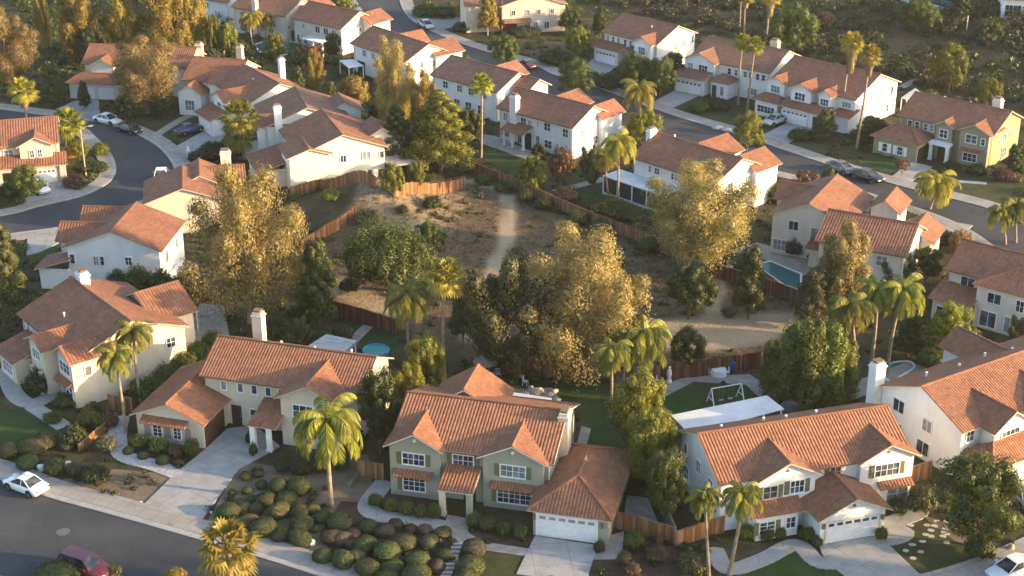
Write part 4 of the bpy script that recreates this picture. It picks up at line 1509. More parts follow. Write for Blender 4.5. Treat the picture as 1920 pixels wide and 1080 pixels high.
h.chim(10.9, 1.9, 7.6, .8, 1.0)
h.done()
h = House('bright sunlit cream house with broad gable wall of small windows and flat patio roof', (-31.6, 199.1), -70.3, 'ivory', 'tile_b', 'cream_trim', E=4.8)
m0 = h.b(0, 12., 0, 12., rise=2.3)
h.b(6.6, 12.5, -1.6, 4.5, rise=1.0, kind='gx')
g_ = h.b(2., 9.6, -5.2, -.2, 2.45, 1.1, 'shed')
h.b(3.5, 9, 9, 15, rise=1.6, kind='gx')
h.win(m0, 'r', 1.2, 3.3, .3, .9, 1, 1); h.win(m0, 'r', 2.9, 3.5, .9, 1.1, 2, 1); h.win(m0, 'r', 6., 3.8, .7, .9, 2, 1); h.win(m0, 'r', 9.1, 3.9, 1.0, 1., 2, 1); h.win(m0, 'r', 11.2, 3.8, .5, .9, 1, 1)
for y in (7.2, 8.6, 9.5, 10.9):
    h.door(m0, 'r', y, .5, 1.8)
h.win(m0, 'f', 10, 3.2, 1., 1.4, 1, 2)
pt = MB(); pt.box(8.6, 13.2, 11.7, 16.2, 2.5, 2.68)
o = pt.obj('patio_cover', M['flat_roof'], h.root)
for x, y in ((13, 16), (8.8, 16), (13., 12.0)):
    q = MB(); q.box(x - .1, x + .1, y - .1, y + .1, 0, 2.5); q.obj('post', M['white_trim'], o)
h.done()
h = House('tan house at left edge with stone pillar beside its garage and arched porch', (-67.2, 191.7), 15.1, 'peach', 'tile_b', 'cream_trim', E=4.8)
m0 = h.b(-10, 7.6, 0, 9.2, rise=2.2)
w_ = h.b(2., 6.9, -1., 4, rise=1.25, kind='gy')
g_ = h.b(-1.2, 8.3, -2.4, .4, 2.5, .9, 'shed')
h.win(m0, 'f', -.7, 3.8, .4, 1., 1, 1); h.win(m0, 'f', .9, 3.8, 1.1, .9, 2, 2); h.win(w_, 'f', 3.9, 3.8, .5, 1., 2, 2); h.win(w_, 'f', 4.9, 3.8, .5, 1., 2, 2)
h.garage(g_, 'f', 5., 3.4, 1.9)
h.door(g_, 'f', .6, 1.2, 1.9)
q = MB(); q.box(7.2, 8., -2.25, -1.5, 0, 2.55); q.obj('stone_pillar', M['stone'], h.root)
h.done()
h = House('brown roofed house beside the curve with white pickup behind, partly under eucalyptus', (-44.4, 172.9), 11.1, 'cream', 'tile_b', 'cream_trim', E=4.1)
m0 = h.b(0, 9.6, -.6, 8, rise=1.7, kind='gy')
h.b(3.2, 10.5, 3.5, 10.2, rise=1.75, kind='gy'); h.b(6, 12.5, 5.5, 9.5, rise=1.5, kind='gx')
h.win(m0, 'f', 6, 3.1, .9, 1.)
h.chim(10.2, 10.4, 6.6, 1.3, 1., 2, 'ivory')
h.done()
h = House('white house with sun striped roof and low side room, beside a dark clipped hedge', (-49.8, 157.), -5.5, 'white', 'tile_b', 'cream_trim', E=4.8)
m0 = h.b(0, 11.3, 0, 9.4, rise=2.15, kind='gy')
h.b(-1.6, 4.6, 2.2, 6.2, rise=1.5, kind='gx'); h.b(-.6, 5.4, 6.6, 10.8, rise=1.7, kind='gx')
s_ = h.b(-3.3, .9, -.6, 3.6, 2.4, 1.25, 'shedX')
h.win(m0, 'f', 3.6, 3.4, .5, 1.0, 2, 2); h.win(m0, 'f', 4.3, 3.4, .4, 1.0, 1, 2); h.win(m0, 'f', 7.3, 3.5, .7, .9, 2, 2); h.win(m0, 'f', .9, 3.5, .5, 1.1, 1, 1)
h.win(m0, 'r', 2.6, 3.2, 1.1, 1.3, 2, 1); h.win(m0, 'r', 6.4, 3.4, .6, 1., 1, 1)
bw = MB(); bw.box(11., 13.6, 1.2, 5.6, 0, 1.15); bw.obj('terrace_wall', M['white'], h.root)
h.done()


# ------------------------------------------------------------------ foliage meshes
def unit(n):
    v = nrs.normal(size=(n, 3))
    return v / np.linalg.norm(v, axis=1)[:, None]


class Leaves:
    def __init__(s):
        s.V, s.Fn = [], 0

    def add(s, c, nrm, size, aspect=1.6, droop=0.):
        """diamond leaves at c facing nrm; droop 1 hangs their long axis straight down"""
        n = len(c)
        t = unit(n)
        t = t * (1 - droop) + np.array([0, 0, -1.]) * droop
        t -= nrm * (t * nrm).sum(1)[:, None]
        t /= np.linalg.norm(t, axis=1)[:, None] + 1e-9
        b = np.cross(nrm, t)
        sz = size * nrs.uniform(.6, 1.3, n)[:, None]
        a = t * sz * aspect * .5
        w = b * sz * .5
        k = nrs.uniform(-.25, .25, n)[:, None] * sz
        q = np.stack([c - a, c + w + nrm * k, c + a, c - w + nrm * k], 1)
        s.V.append(q.reshape(-1, 3))

    def mesh(s, name, mat):
        V = np.concatenate(s.V).astype(np.float32)
        n = len(V) // 4
        me = bpy.data.meshes.new(name)
        me.vertices.add(len(V))
        me.vertices.foreach_set('co', V.ravel())
        me.loops.add(len(V))
        me.loops.foreach_set('vertex_index', np.arange(len(V), dtype=np.int32))
        me.polygons.add(n)
        me.polygons.foreach_set('loop_start', np.arange(0, len(V), 4, dtype=np.int32))
        me.materials.append(mat)
        me.update(calc_edges=True)
        return me


def lump(Lv, c, r, n, size, aspect=1.5, droop=0., out=.84, shell=.62, flat=0.):
    c, r = np.array(c, float), np.array(r, float)
    d = unit(n)
    d[:, 2] = np.where(d[:, 2] < -.5, d[:, 2] * .6, d[:, 2])
    rad = nrs.uniform(shell, 1.05, n)[:, None] ** .6
    # break up the outline
    ph = nrs.uniform(0, 6.28, 6)
    wob = 1 + .16 * np.sin(3 * d[:, 0] + ph[0]) * np.sin(4 * d[:, 1] + ph[1]) + .13 * np.sin(6 * d[:, 2] + ph[2] + 3 * d[:, 0])
    p = c + d * r * rad * wob[:, None]
    nn = d * out + unit(n) * (1.12 - out)
    nn[:, 2] += flat
    nn /= np.linalg.norm(nn, axis=1)[:, None]
    Lv.add(p, nn, size, aspect, droop)
    k = n // 7
    if n < 40:
        return
    q = unit(k)
    Lv.add(c + q * r * nrs.uniform(.3, .66, k)[:, None], q, size * 2.6, 1.2, 0)


def strands(Lv, c, r, ns, per, length, size, aspect=2.4):
    """weeping sprays hanging from the surface of a lump"""
    c, r = np.array(c, float), np.array(r, float)
    d = unit(ns)
    d[:, 2] = np.abs(d[:, 2]) * .9 - .35
    o = c + d * r * nrs.uniform(.72, 1.05, ns)[:, None]
    for i in range(ns):
        l = length * nrs.uniform(.5, 1.25)
        t = np.sort(nrs.uniform(0, 1, per))[:, None]
        p = o[i] + np.array([d[i, 0] * .25, d[i, 1] * .25, -1.]) * t * l + nrs.normal(size=(per, 3)) * .17
        nn = d[i] * .95 + unit(per) * .4
        nn[:, 2] *= .5
        nn /= np.linalg.norm(nn, axis=1)[:, None]
        Lv.add(p, nn, size, aspect, .75)


def limb_tree(base_r, pts, forks, n=7):
    """trunk: main polyline, then (from index, to point) limbs"""
    m = MB()
    k = len(pts)
    m.tube(pts, [base_r * (1 - .65 * i / (k - 1)) for i in range(k)], n)
    for (i, e) in forks:
        a = Vector(pts[i])
        e = Vector(e)
        mid = a.lerp(e, .5) + Vector((0, 0, .12 * (e - a).length))
        r = base_r * (1 - .65 * i / (k - 1)) * .62
        m.tube([a, mid, e], [r, r * .7, r * .25], 6)
    return m


PROTO = {}


def proto(kind, W, H, crown, trunk, bark, leaf):
    PROTO.setdefault(kind, []).append((W, H, crown, trunk, bark, leaf))


def tree_proto(kind, seed, leaf, bark, H, W, nl, r0, nleaf, lsize, shape='round', trunk_h=.3, tr=.22, hang=0, dr=.0, asp=1.5):
    global nrs
    nrs = np.random.RandomState(seed)
    rr = random.Random(seed)
    Lv = Leaves()
    ends = []
    z0 = H * trunk_h
    for i in range(nl):
        if shape == 'round':
            t = (i + .5) / nl
            a = i * 2.39996 + rr.uniform(-.3, .3)
            zc = 1 - 1.72 * t                      # sphere layout, open underneath
            rad = math.sqrt(max(.02, 1 - zc * zc)) * rr.uniform(.72, .98) if i % 4 else rr.uniform(.1, .5)
            s = rr.uniform(.6, 1.4)
            Rz = (H - z0) / 2
            c = (W * .5 * (1 - r0) * rad * math.cos(a), W * .5 * (1 - r0) * rad * math.sin(a), z0 + Rz + zc * Rz * .80 * rr.uniform(.82, 1.1))
            r = (W * r0 * s, W * r0 * s, (H - z0) * r0 * s * rr.uniform(1.0, 1.45))
        elif shape == 'plume':
            k, j = divmod(i, 4)
            if j == 0:
                npl = nl // 4
                t = (k + .5) / npl
                a = k * 2.39996 + rr.uniform(-.35, .35)
                zc = 1 - 1.55 * t
                rad = math.sqrt(max(.02, 1 - zc * zc)) * rr.uniform(.6, 1.0)
                Rz = (H - z0) / 2
                tip = Vector((W * .47 * rad * math.cos(a), W * .47 * rad * math.sin(a), z0 + Rz + zc * Rz * rr.uniform(.78, 1.0)))
                foot = Vector((tip.x * .45, tip.y * .45, max(z0, tip.z - H * rr.uniform(.22, .34))))
                fat = rr.uniform(.8, 1.3)
            f = (.1, .42, .72, 1.)[j]
            q = foot.lerp(tip, f) + Vector((rr.uniform(-1, 1), rr.uniform(-1, 1), 0)) * W * .03
            s = fat * (1.2, 1.2, 1.02, .72)[j]
            c = tuple(q)
            r = (W * r0 * s, W * r0 * s, W * r0 * s * 1.1)
        elif shape == 'column':
            t = (i + .5) / nl
            a = i * 2.4
            rad = W * .5 * rr.uniform(.15, .62) * (1 - .5 * t)
            c = (rad * math.cos(a), rad * math.sin(a), z0 + (H - z0) * (.08 + .84 * t))
            r = (W * r0 * (1.15 - .45 * t), W * r0 * (1.15 - .45 * t), (H - z0) * r0 * rr.uniform(.8, 1.2))
        elif shape == 'cone':
            t = (i + .5) / nl
            a = i * 2.4
            rad = W * .5 * (1 - t) ** .62 * rr.uniform(.45, .9)
            c = (rad * math.cos(a), rad * math.sin(a), z0 + (H - z0) * (.05 + .9 * t))
            s = (1.2 - .55 * t)
            r = (W * r0 * s, W * r0 * s, (H - z0) * r0 * .62 * s)
        elif shape == 'tuft':
            a = i * 2.39996
            rad = W * .5 * math.sqrt((i + .3) / nl) * .84
            s = rr.uniform(.75, 1.25)
            top = H * (1 - .42 * (rad / (W * .5)) ** 2.2) * rr.uniform(.66, 1.08)
            c = (rad * math.cos(a), rad * math.sin(a), top * .64)
            r = (W * r0 * s, W * r0 * s, top * .42)
        else:                       # bush: spreads from the ground
            a = i * 2.4
            rad = W * .5 * math.sqrt((i + .3) / nl) * .68
            s = rr.uniform(.75, 1.2)
            top = H * (1 - .55 * (rad / (W * .5)) ** 2) * rr.uniform(.75, 1.02)
            c = (rad * math.cos(a), rad * math.sin(a), top * .55)
            r = (W * r0 * s, W * r0 * s, top * .47)
        ends.append(c)
        lump(Lv, c, r, int(nleaf / nl), lsize, asp, dr)
        if hang:
            strands(Lv, c, r, hang, 16, H * .13, lsize * .95)
    me = Lv.mesh(kind + '_crown', M[leaf])
    pts = [(0, 0, -.3), (rr.uniform(-.1, .1), rr.uniform(-.1, .1), z0 * .6), (rr.uniform(-.3, .3), rr.uniform(-.3, .3), z0 + (H - z0) * .25), (rr.uniform(-.4, .4), rr.uniform(-.4, .4), H * .75)]
    fk = [(2 if e[2] > z0 + (H - z0) * .4 else 1, e) for e in ends[::max(1, nl // 7)]]
    tm = limb_tree(tr, pts, fk).mesh(kind + '_trunk', M[bark])
    proto(kind, W, H, me, tm, bark, leaf)


for sd in (1, 2, 3):
    tree_proto('euc', sd, 'euc', 'pale_bark', 13, 9, (64, 72, 64)[sd - 1], .125, 40000, .088, 'plume', .1, .26, 10, .45, 2.1)
tree_proto('gold', 4, 'gold', 'bark', 12, 7.5, 56, .13, 22000, .125, 'plume', .06, .22, 8, .4, 2.)
tree_proto('gold', 5, 'gold', 'bark', 12, 8, 60, .125, 22000, .125, 'plume', .08, .22, 8, .4, 2.)
for k, (lf, sd) in {'round': ('green', 6), 'lime': ('lime', 8), 'dark': ('dark', 10), 'olive': ('olive_leaf', 13)}.items():
    tree_proto(k, sd, lf, 'bark', 6.5, 6, 36, .125, 17000, .105, 'plume' if k == 'olive' else 'round', .12, .16, 0, .15)
    tree_proto(k, sd + 40, lf, 'bark', 6.5, 5.6, 40, .12, 17000, .105, 'round' if k in ('round', 'lime') else 'column', .1, .16, 0, .15)
tree_proto('pine', 15, 'green', 'bark', 12, 8, 52, .115, 20000, .135, 'cone', .08, .25, 0, .3, 2.2)
tree_proto('pine', 16, 'lime', 'bark', 12, 8, 52, .115, 20000, .135, 'cone', .08, .25, 0, .3, 2.2)
tree_proto('ficus', 17, 'green', 'bark', 8, 8.5, 44, .10, 26000, .12, 'tuft', .02, .2, 0, 0., 1.3)
tree_proto('ficus', 18, 'green2', 'bark', 8, 8.5, 44, .10, 26000, .12, 'tuft', .02, .2, 0, 0., 1.3)
for sd in (61, 62, 63):
    tree_proto('upright', sd, 'green2', 'bark', 6.5, 3.4, 20, .2, 10000, .115, 'column', .01, .08, 0, 0, 1.4)
for k, lf, sd, nn_ in (('bush', 'green', 19, 4200), ('darkbush', 'dark', 21, 4200), ('limebush', 'lime', 23, 4200), ('sagebush', 'sagebrush', 24, 3600), ('rustbush', 'rust_leaf', 25, 3200)):
    for q in (0, 1):
        tree_proto(k, sd + 50 * q, lf, 'bark', 2.2, 3, 20 + 4 * q, .14, nn_, .105, 'bush', .05, .05)
tree_proto('rust', 26, 'rust_leaf', 'bark', 6, 5.5, 26, .125, 5200, .15, 'round', .22, .13, 0, .1)
tree_proto('birch', 27, 'gold', 'pale_bark', 8, 5, 22, .14, 6000, .17, 'column', .2, .13, 6, .2)
tree_proto('mulberry', 28, 'gold', 'pale_bark', 6, 5.5, 30, .14, 9000, .15, 'round', .3, .14, 0, .2)
nrs = np.random.RandomState(5)
CNT = {}
LEAFC = {}


def plant(kind, b, top, w, label, name='tree', cat='tree', group=None, leaf=None, depth=1.0):
    """b base pixel, top image row of the tip, w crown width in pixels"""
    p = G(*b)
    Hh = max(.4, ztop(p, top) - p.z)
    Ww = w * mpp(p)
    k = CNT.get(kind, 0)
    CNT[kind] = k + 1
    W, H, cm, tm, bark, lf = PROTO[kind][k % len(PROTO[kind])]
    t = thing(name, label, cat, p, rnd.uniform(0, 6.28), group)
    s = Ww / W * .96
    t.scale = (s, s * depth, Hh / H * .97)
    o = link('crown' if cat == 'tree' else 'foliage', cm, t)
    if leaf:
        ck = (cm.name, leaf)
        if ck not in LEAFC:
            LEAFC[ck] = cm.copy()
            LEAFC[ck].materials[0] = M[leaf]
        o.data = LEAFC[ck]
    link('trunk' if cat == 'tree' else 'stems', tm, t)
    return t


# ------------------------------------------------------------------ palms
def feather_crown(seed, leaf='palm', n=26, Lf=2.9):
    rr = random.Random(seed)
    Lv = MB()
    for i in range(n):
        az = i * 2.4 + rr.uniform(-.25, .25)
        el = math.radians(78 - 98 * (i / n) + rr.uniform(-9, 9))
        ca, sa = math.cos(az), math.sin(az)
        L0 = Lf * rr.uniform(.85, 1.12)
        p = Vector((0, 0, 0))
        pts = [p.copy()]
        e = el
        for k in range(10):
            d = Vector((ca * math.cos(e), sa * math.cos(e), math.sin(e)))
            p = p + d * (L0 / 10)
            pts.append(p.copy())
            e -= math.radians(7 + 8 * (k / 10) + (4.5 if el > 0 else 0))
        Lv.tube(pts, [.035 - .0028 * k for k in range(11)], 4, 0, False)
        side = Vector((-sa, ca, 0))
        m = 38
        for j in range(2, m):
            t = j / m * 10
            a = int(min(t, 9))
            c = pts[a].lerp(pts[a + 1], t - a)
            fw = (pts[a + 1] - pts[a]).normalized()
            ll = .78 * math.sin(math.pi * min(.98, .12 + .86 * j / m)) ** .7 * Lf / 2.9
            for sg in (-1, 1):
                tip = c + (side * sg * .62 + fw * .45 + Vector((0, 0, -.55 - rr.uniform(0, .3)))) * ll
                mid = c.lerp(tip, .45) + Vector((0, 0, .1 * ll))
                wv = fw * .05
                Lv.face([c - wv, mid - wv * 1.5, tip, mid + wv * 1.5], 0)
    return Lv.mesh('palm_crown', M[leaf])


def fan_crown(seed, leaf='palm', n=34, R=1.25):
    rr = random.Random(seed)
    m = MB()
    for i in range(n):
        az = i * 2.4 + rr.uniform(-.2, .2)
        el = math.radians(80 - 125 * (i / n) + rr.uniform(-8, 8))
        d = Vector((math.cos(az) * math.cos(el), math.sin(az) * math.cos(el), math.sin(el)))
        pl = R * rr.uniform(.52, .7)
        e = d * pl
        m.tube([(0, 0, 0), e], [.03, .02], 4, 0, False)
        side = Vector((-math.sin(az), math.cos(az), 0))
        up = side.cross(d).normalized()
        fr = R * rr.uniform(.6, .75)
        ns = 11
        for k in range(ns):
            a0 = math.radians(-80 + 160 * k / (ns - 1))
            dr = (d * math.cos(a0) + side * math.sin(a0)).normalized()
            tip = e + dr * fr * (.78 + .22 * math.cos(a0)) + Vector((0, 0, -.16 - .2 * abs(math.sin(a0))))
            mid = e + dr * fr * .5
            w = dr.cross(up).normalized() * .085
            m.face([e, mid - w, tip, mid + w], 0)
    return m.mesh('palm_crown', M[leaf])


def skirt_mesh(seed, R=.8, H=1.8, n=160):
    rr = random.Random(seed)
    m = MB()
    for i in range(n):
        a = rr.uniform(0, 6.28)
        z = -rr.uniform(.1, 1) ** .9 * H
        r = R * (1 + z / H * .55) * rr.uniform(.7, 1)
        c = Vector((math.cos(a) * r * .7, math.sin(a) * r * .7, z + .4))
        tip = Vector((math.cos(a) * r * 1.05, math.sin(a) * r * 1.05, z - .55))
        w = Vector((-math.sin(a), math.cos(a), 0)) * .14
        m.face([c, c.lerp(tip, .6) - w, tip, c.lerp(tip, .6) + w])
    return m.mesh('dead_skirt', M['palm_dead'])


FE = [feather_crown(s) for s in (1, 2, 3)]
FEG = [feather_crown(s, 'palm_gold') for s in (4, 5)]
FN = [fan_crown(s) for s in (1, 2)]
FNG = [fan_crown(s, 'palm_gold') for s in (3, 4)]
SK = [skirt_mesh(s) for s in (1, 2)]
PALMN = [0]


def palm(kind, b, c, w, label, tr=.17, gold=False, skirt=0, group=None, name=None):
    """b base pixel, c crown-centre pixel, w crown width in pixels"""
    p = G(*b)
    k = PALMN[0]
    PALMN[0] += 1
    zt = ztop(p, c[1])
    d = p.y * CP + (CH - zt) * SP
    xt = (c[0] - 960) / F * d
    Ww = w * mpp(p)
    t = thing(name or ('feather_palm' if kind == 'fe' else 'fan_palm'), label, 'palm tree', p, 0, group)
    top = Vector((xt - p.x, 0, zt - p.z))
    m = MB()
    n = 9
    pts, rd = [], []
    bow = rnd.uniform(-.25, .25)
    for i in range(n):
        f = i / (n - 1)
        pts.append(top * f + Vector((bow * math.sin(math.pi * f), .15 * math.sin(math.pi * f), 0)))
        rd.append(tr * (1.28 - .28 * min(1, f * 4)) * (1 - .22 * f))
    pts[0].z = -.3
    m.tube(pts, rd, 8)
    m.obj('trunk', M['palm_bark'], t, smooth=True)
    src = (FEG if gold else FE) if kind == 'fe' else (FNG if gold else FN)
    me = src[k % len(src)]
    base = 4.7 if kind == 'fe' else 2.75
    o = link('crown', me, t)
    o.location = top
    s = Ww / base
    o.scale = (s, s, s)
    o.rotation_euler = (0, 0, rnd.uniform(0, 6.28))
    if skirt:
        q = link('dead_frond_skirt', SK[k % 2], t)
        q.location = top
        q.scale = (s * .95, s * .95, s * skirt)
    return t

# ------------------------------------------------------------------ palms in the photo
palm('fe', (622, 952), (613, 792), 154, 'broad feather palm with arching yellow fronds in front of the cream house with brown garage', .2)
palm('fa', (432, 1142), (428, 1030), 118, 'low golden fan palm in the lower left foreground, overlapping the kerb', .24, True)
palm('fe', (236, 812), (216, 668), 84, 'slim feather palm nearer the street at the left cream house', .15)
palm('fe', (266, 758), (251, 622), 84, 'slim feather palm closest to the sunny side wall of the left cream house', .15)
palm('fa', (833, 712), (836, 522), 78, 'tall single fan palm with straight pale trunk in front of the dirt lot', .2, True)
palm('fe', (772, 705), (764, 556), 108, 'feather palm left of the tall single fan palm, green weeping crown', .16)
palm('fe', (803, 712), (797, 648), 76, 'short yellow feather palm at the foot of the tall fan palm', .14, True)
palm('fe', (1205, 735), (1208, 628), 118, 'feather palm right of the big golden tree, tallest of three at the green yard', .17)
palm('fe', (1146, 785), (1146, 660), 92, 'feather palm at the edge of the green back lawn, left of three', .15)
palm('fe', (1168, 722), (1172, 640), 88, 'feather palm half hidden between two others at the green yard', .14)
palm('fe', (1601, 715), (1594, 575), 98, 'leftmost of three leaning feather palms by the turquoise pool', .2)
palm('fe', (1632, 692), (1645, 545), 92, 'middle of three leaning feather palms by the turquoise pool', .2)
palm('fe', (1663, 700), (1694, 545), 100, 'rightmost of three leaning feather palms by the turquoise pool', .2)
palm('fe', (1160, 392), (1162, 268), 80, 'feather palm at the corner of the screened patio, taller of two', .15, True)
palm('fe', (1143, 378), (1136, 296), 56, 'shorter feather palm left of its neighbour at the screened patio', .13, True)
palm('fa', (902, 296), (903, 158), 46, 'tall thin fan palm standing on the lawn beside the white house with porch', .16)
palm('fe', (1200, 217), (1199, 170), 78, 'feather palm on the far pavement with drooping yellow frond', .17, True)
palm('fa', (1578, 238), (1598, 82), 48, 'tallest skirted fan palm before the hillside, taller of the pair', .19, True, 1.5)
palm('fa', (1606, 278), (1632, 104), 44, 'skirted fan palm right of its taller twin, before the hillside', .18, True, 1.1)
palm('fa', (1384, 197), (1392, 80), 38, 'left of two slim fan palms before the white house with yellowish chimney', .15)
palm('fa', (1401, 206), (1416, 86), 38, 'right of two slim fan palms before the white house with yellowish chimney', .15)
palm('fa', (1386, 56), (1388, -14), 32, 'palm with bare trunk at the top edge, leftmost of three', .16, True, .8)
palm('fa', (1396, 62), (1399, -8), 36, 'palm with bare trunk at the top edge, middle of three', .17, True, .8)
palm('fa', (1436, 78), (1445, -6), 40, 'palm with thick bare trunk at the top edge, rightmost of three', .2, True, 1.2)
palm('fa', (457, 300), (450, 222), 74, 'bushy fan palm on the lawn between white houses and the curve', .2)
palm('fa', (458, 298), (447, 255), 60, 'lower shaggy fan palm crown close under the bushy fan palm at the curve', .16)
palm('fa', (50, 224), (43, 172), 56, 'golden fan palm at the left edge beside the upper cul-de-sac road', .17, True, .7)
palm('fa', (124, 282), (127, 232), 66, 'bushy fan palm behind the tan house at the left edge', .17)
palm('fe', (476, 90), (468, 34), 48, 'golden palm by the top left pool, left of two', .15, True)
palm('fe', (497, 76), (497, 34), 44, 'golden palm by the top left pool, right of two', .15, True)
palm('fe', (1743, 392), (1757, 342), 88, 'yellow feather palm at the near kerb of the upper street', .17, True)
palm('fe', (1886, 458), (1878, 398), 66, 'left of two feather palms at the right end of the upper street', .14)
palm('fe', (1905, 455), (1905, 388), 76, 'right of two feather palms at the right end of the upper street', .15)
palm('fe', (1366, 1078), (1392, 928), 92, 'feather palm nearest the front door of the white house with gabled garage', .16)
palm('fe', (1330, 1082), (1322, 930), 76, 'thin feather palm left of its neighbour, against the shaded white wall', .13)
palm('fa', (262, 740), (256, 722), 30, 'small fan palm low against the left cream house between two tall trunks', .1)

# ------------------------------------------------------------------ trees in the photo
P_ = plant
P_('euc', (470, 604), 296, 236, 'big golden eucalyptus with long weeping foliage left of the dirt lot')
P_('euc', (1094, 706), 424, 254, 'big golden eucalyptus in the centre, in front of the dirt lot')
P_('olive', (950, 708), 462, 196, 'shaded olive green tree leaning against the central golden eucalyptus', leaf='olive_leaf')
P_('euc', (277, 212), 62, 152, 'golden tree with white trunk in front of the upper left houses')
P_('euc', (20, 160), 12, 125, 'golden eucalyptus at the left edge of the top row of trees')
P_('gold', (152, 120), -24, 104, 'golden tree in the top row, second from left', group=None)
P_('gold', (238, 118), -26, 86, 'narrow golden tree in the top row between two wider ones')
P_('gold', (316, 118), -44, 108, 'wide golden tree in the top row above the white trunked tree')
P_('gold', (366, 112), -46, 84, 'golden tree with long hanging sprays, rightmost in the top row')
P_('gold', (88, 92), -30, 34, 'thin golden sapling at the top left edge')
P_('euc', (742, 275), 62, 92, 'tall narrow golden eucalyptus in front of the house with covered patio')
P_('gold', (795, 296), 124, 66, 'orange gold conifer squeezed between the eucalyptus and the green pine')
P_('pine', (826, 322), 162, 160, 'broad yellow green pine beside the lawn of the white house with porch', leaf='lime')
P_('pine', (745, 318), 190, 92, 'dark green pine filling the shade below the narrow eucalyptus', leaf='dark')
P_('euc', (1306, 507), 296, 236, 'golden tree hiding the right end of the house with screened patio')
P_('gold', (1575, 600), 408, 130, 'golden topped cypress like tree in front of the crossed roof house', leaf='euc')
P_('olive', (1520, 610), 500, 110, 'dark olive tree below the pool, left of the golden topped tree')
P_('gold', (592, 165), 90, 44, 'small bright yellow poplar behind the white houses')
P_('mulberry', (664, 228), 138, 68, 'round golden tree with thin white trunk behind the sunlit cream house')
P_('lime', (1078, 192), 106, 80, 'round yellow green street tree on the near side of the upper street', leaf='green')
P_('round', (945, 130), 64, 68, 'round green street tree at the kerb under the cream stucco house')
P_('lime', (1085, 112), 46, 58, 'small yellow tree on the slope below the cream stucco house')
P_('round', (1190, 178), 98, 84, 'bushy green tree before the white garage under the hillside')
P_('round', (1238, 182), 104, 66, 'bushy green tree right of its twin before the white garage under the hillside')
P_('dark', (1262, 160), 92, 50, 'dark tree tucked between two white houses under the hillside')
P_('lime', (1400, 284), 206, 66, 'rounded yellow green tree by the driveway with the silver car')
P_('lime', (1778, 172), 78, 78, 'yellow topped tree alone on the upper right hillside')
P_('round', (1482, 118), 4, 100, 'large yellow green tree on the hillside behind the slim palms')
P_('lime', (1850, 205), 144, 54, 'small yellow topped tree behind the olive green house')
P_('dark', (1545, 262), 202, 78, 'dense green tree in front of the white house with skirted palms', leaf='olive_leaf')
P_('round', (1632, 268), 216, 66, 'green tree at the left wall of the olive green house')
P_('birch', (915, 66), -8, 56, 'yellow birch like tree left of the cream stucco house')
P_('birch', (868, 40), -10, 36, 'small birch like tree near the top edge by the pale driveway')
P_('dark', (1822, 1022), 848, 196, 'large dark green tree in the front yard at the lower right', leaf='green')
P_('dark', (1402, 598), 456, 104, 'dark cone shaped tree before the long pool fence', leaf='olive_leaf')
P_('dark', (1290, 598), 486, 112, 'dark round tree at the edge of the dirt lot, left of the cone shaped one')
P_('ficus', (728, 545), 408, 190, 'wide dark bush with golden tops on the dirt mound')
P_('round', (808, 490), 412, 64, 'round green bush right of the wide bush on the dirt mound')
P_('dark', (600, 612), 442, 122, 'dark green tree right of the weeping golden eucalyptus', leaf='green')
for i, (x, y, t, w) in enumerate([(1446, 738, 622, 62), (1476, 758, 600, 68), (1498, 722, 586, 72), (1514, 770, 590, 74), (1540, 724, 600, 66), (1552, 766, 604, 70), (1582, 752, 624, 60)]):
    P_('upright', (x, y), t + (8 if i % 2 else 16), w * 1.3, 'bright green upright shrub above the grey spa dome, ' + ('first', 'second', 'third', 'fourth', 'fifth', 'sixth', 'seventh')[i] + ' from left in the clump', 'upright_shrub', 'shrub', 'clump of upright shrubs above the spa dome')
P_('lime', (1198, 850), 688, 128, 'yellow topped leafy tree at the corner of the green back lawn')
P_('lime', (1218, 915), 765, 118, 'leafy green tree in the side hedge, middle of three')
P_('round', (1246, 980), 838, 92, 'leafy green tree in the side hedge, lowest of three')
P_('dark', (712, 850), 684, 104, 'dark green shrub tree between cream house and sage green house')
P_('pine', (8, 612), 376, 140, 'big olive green pine at the left edge', leaf='olive_leaf')
P_('lime', (998, 366), 290, 62, 'yellow green tree just behind the long dirt lot fence')
P_('rust', (1052, 356), 272, 58, 'reddish half bare tree by the lawn fence under the white house')
P_('olive', (1106, 352), 268, 54, 'grey olive tree left of the two patio palms')
P_('lime', (1206, 280), 204, 76, 'yellow green tree behind the white chimney of the screened patio house')
P_('rust', (1508, 372), 318, 62, 'reddish tree by the upper street beside the clipped hedge')
P_('olive', (1552, 372), 312, 62, 'olive tree by the upper street, right of the reddish one')
P_('lime', (738, 372), 304, 54, 'bright yellow green upright shrub tree by the orange fence, larger of two')
P_('lime', (781, 358), 300, 38, 'bright yellow green upright shrub tree by the orange fence, smaller of two')
P_('round', (1286, 698), 612, 76, 'green tree at the end of the path behind the white cloth table')
P_('dark', (1702, 668), 588, 92, 'dark hedge tree below the leaning palms, left of two')
P_('lime', (1775, 672), 566, 100, 'yellow topped hedge tree right of the leaning palms')
P_('olive', (1908, 662), 588, 60, 'brownish olive tree at the right edge in front of the patio doors')
P_('dark', (1735, 530), 462, 76, 'dark rounded hedge tree at the right end of the crossed roof house')
P_('round', (1672, 540), 462, 84, 'green shrub tree behind the leaning palms near the crossed roof house')
P_('dark', (105, 196), 116, 72, 'dark green round tree left of the upper left garage', leaf='green')
P_('lime', (404, 118), 22, 34, 'slim poplar at the top left, next to the white house')
P_('lime', (432, 118), 40, 40, 'short poplar right of the slim one at the top left')
P_('dark', (518, 116), 58, 48, 'green tree standing in front of the dark pool', leaf='lime')
P_('dark', (542, 74), 38, 40, 'dark tree left of the white house with pergola')
P_('dark', (626, 116), 58, 40, 'dark green tree right of the pergola')
P_('round', (48, 382), 308, 84, 'leafy tree in front of the tan house beside the parked car')
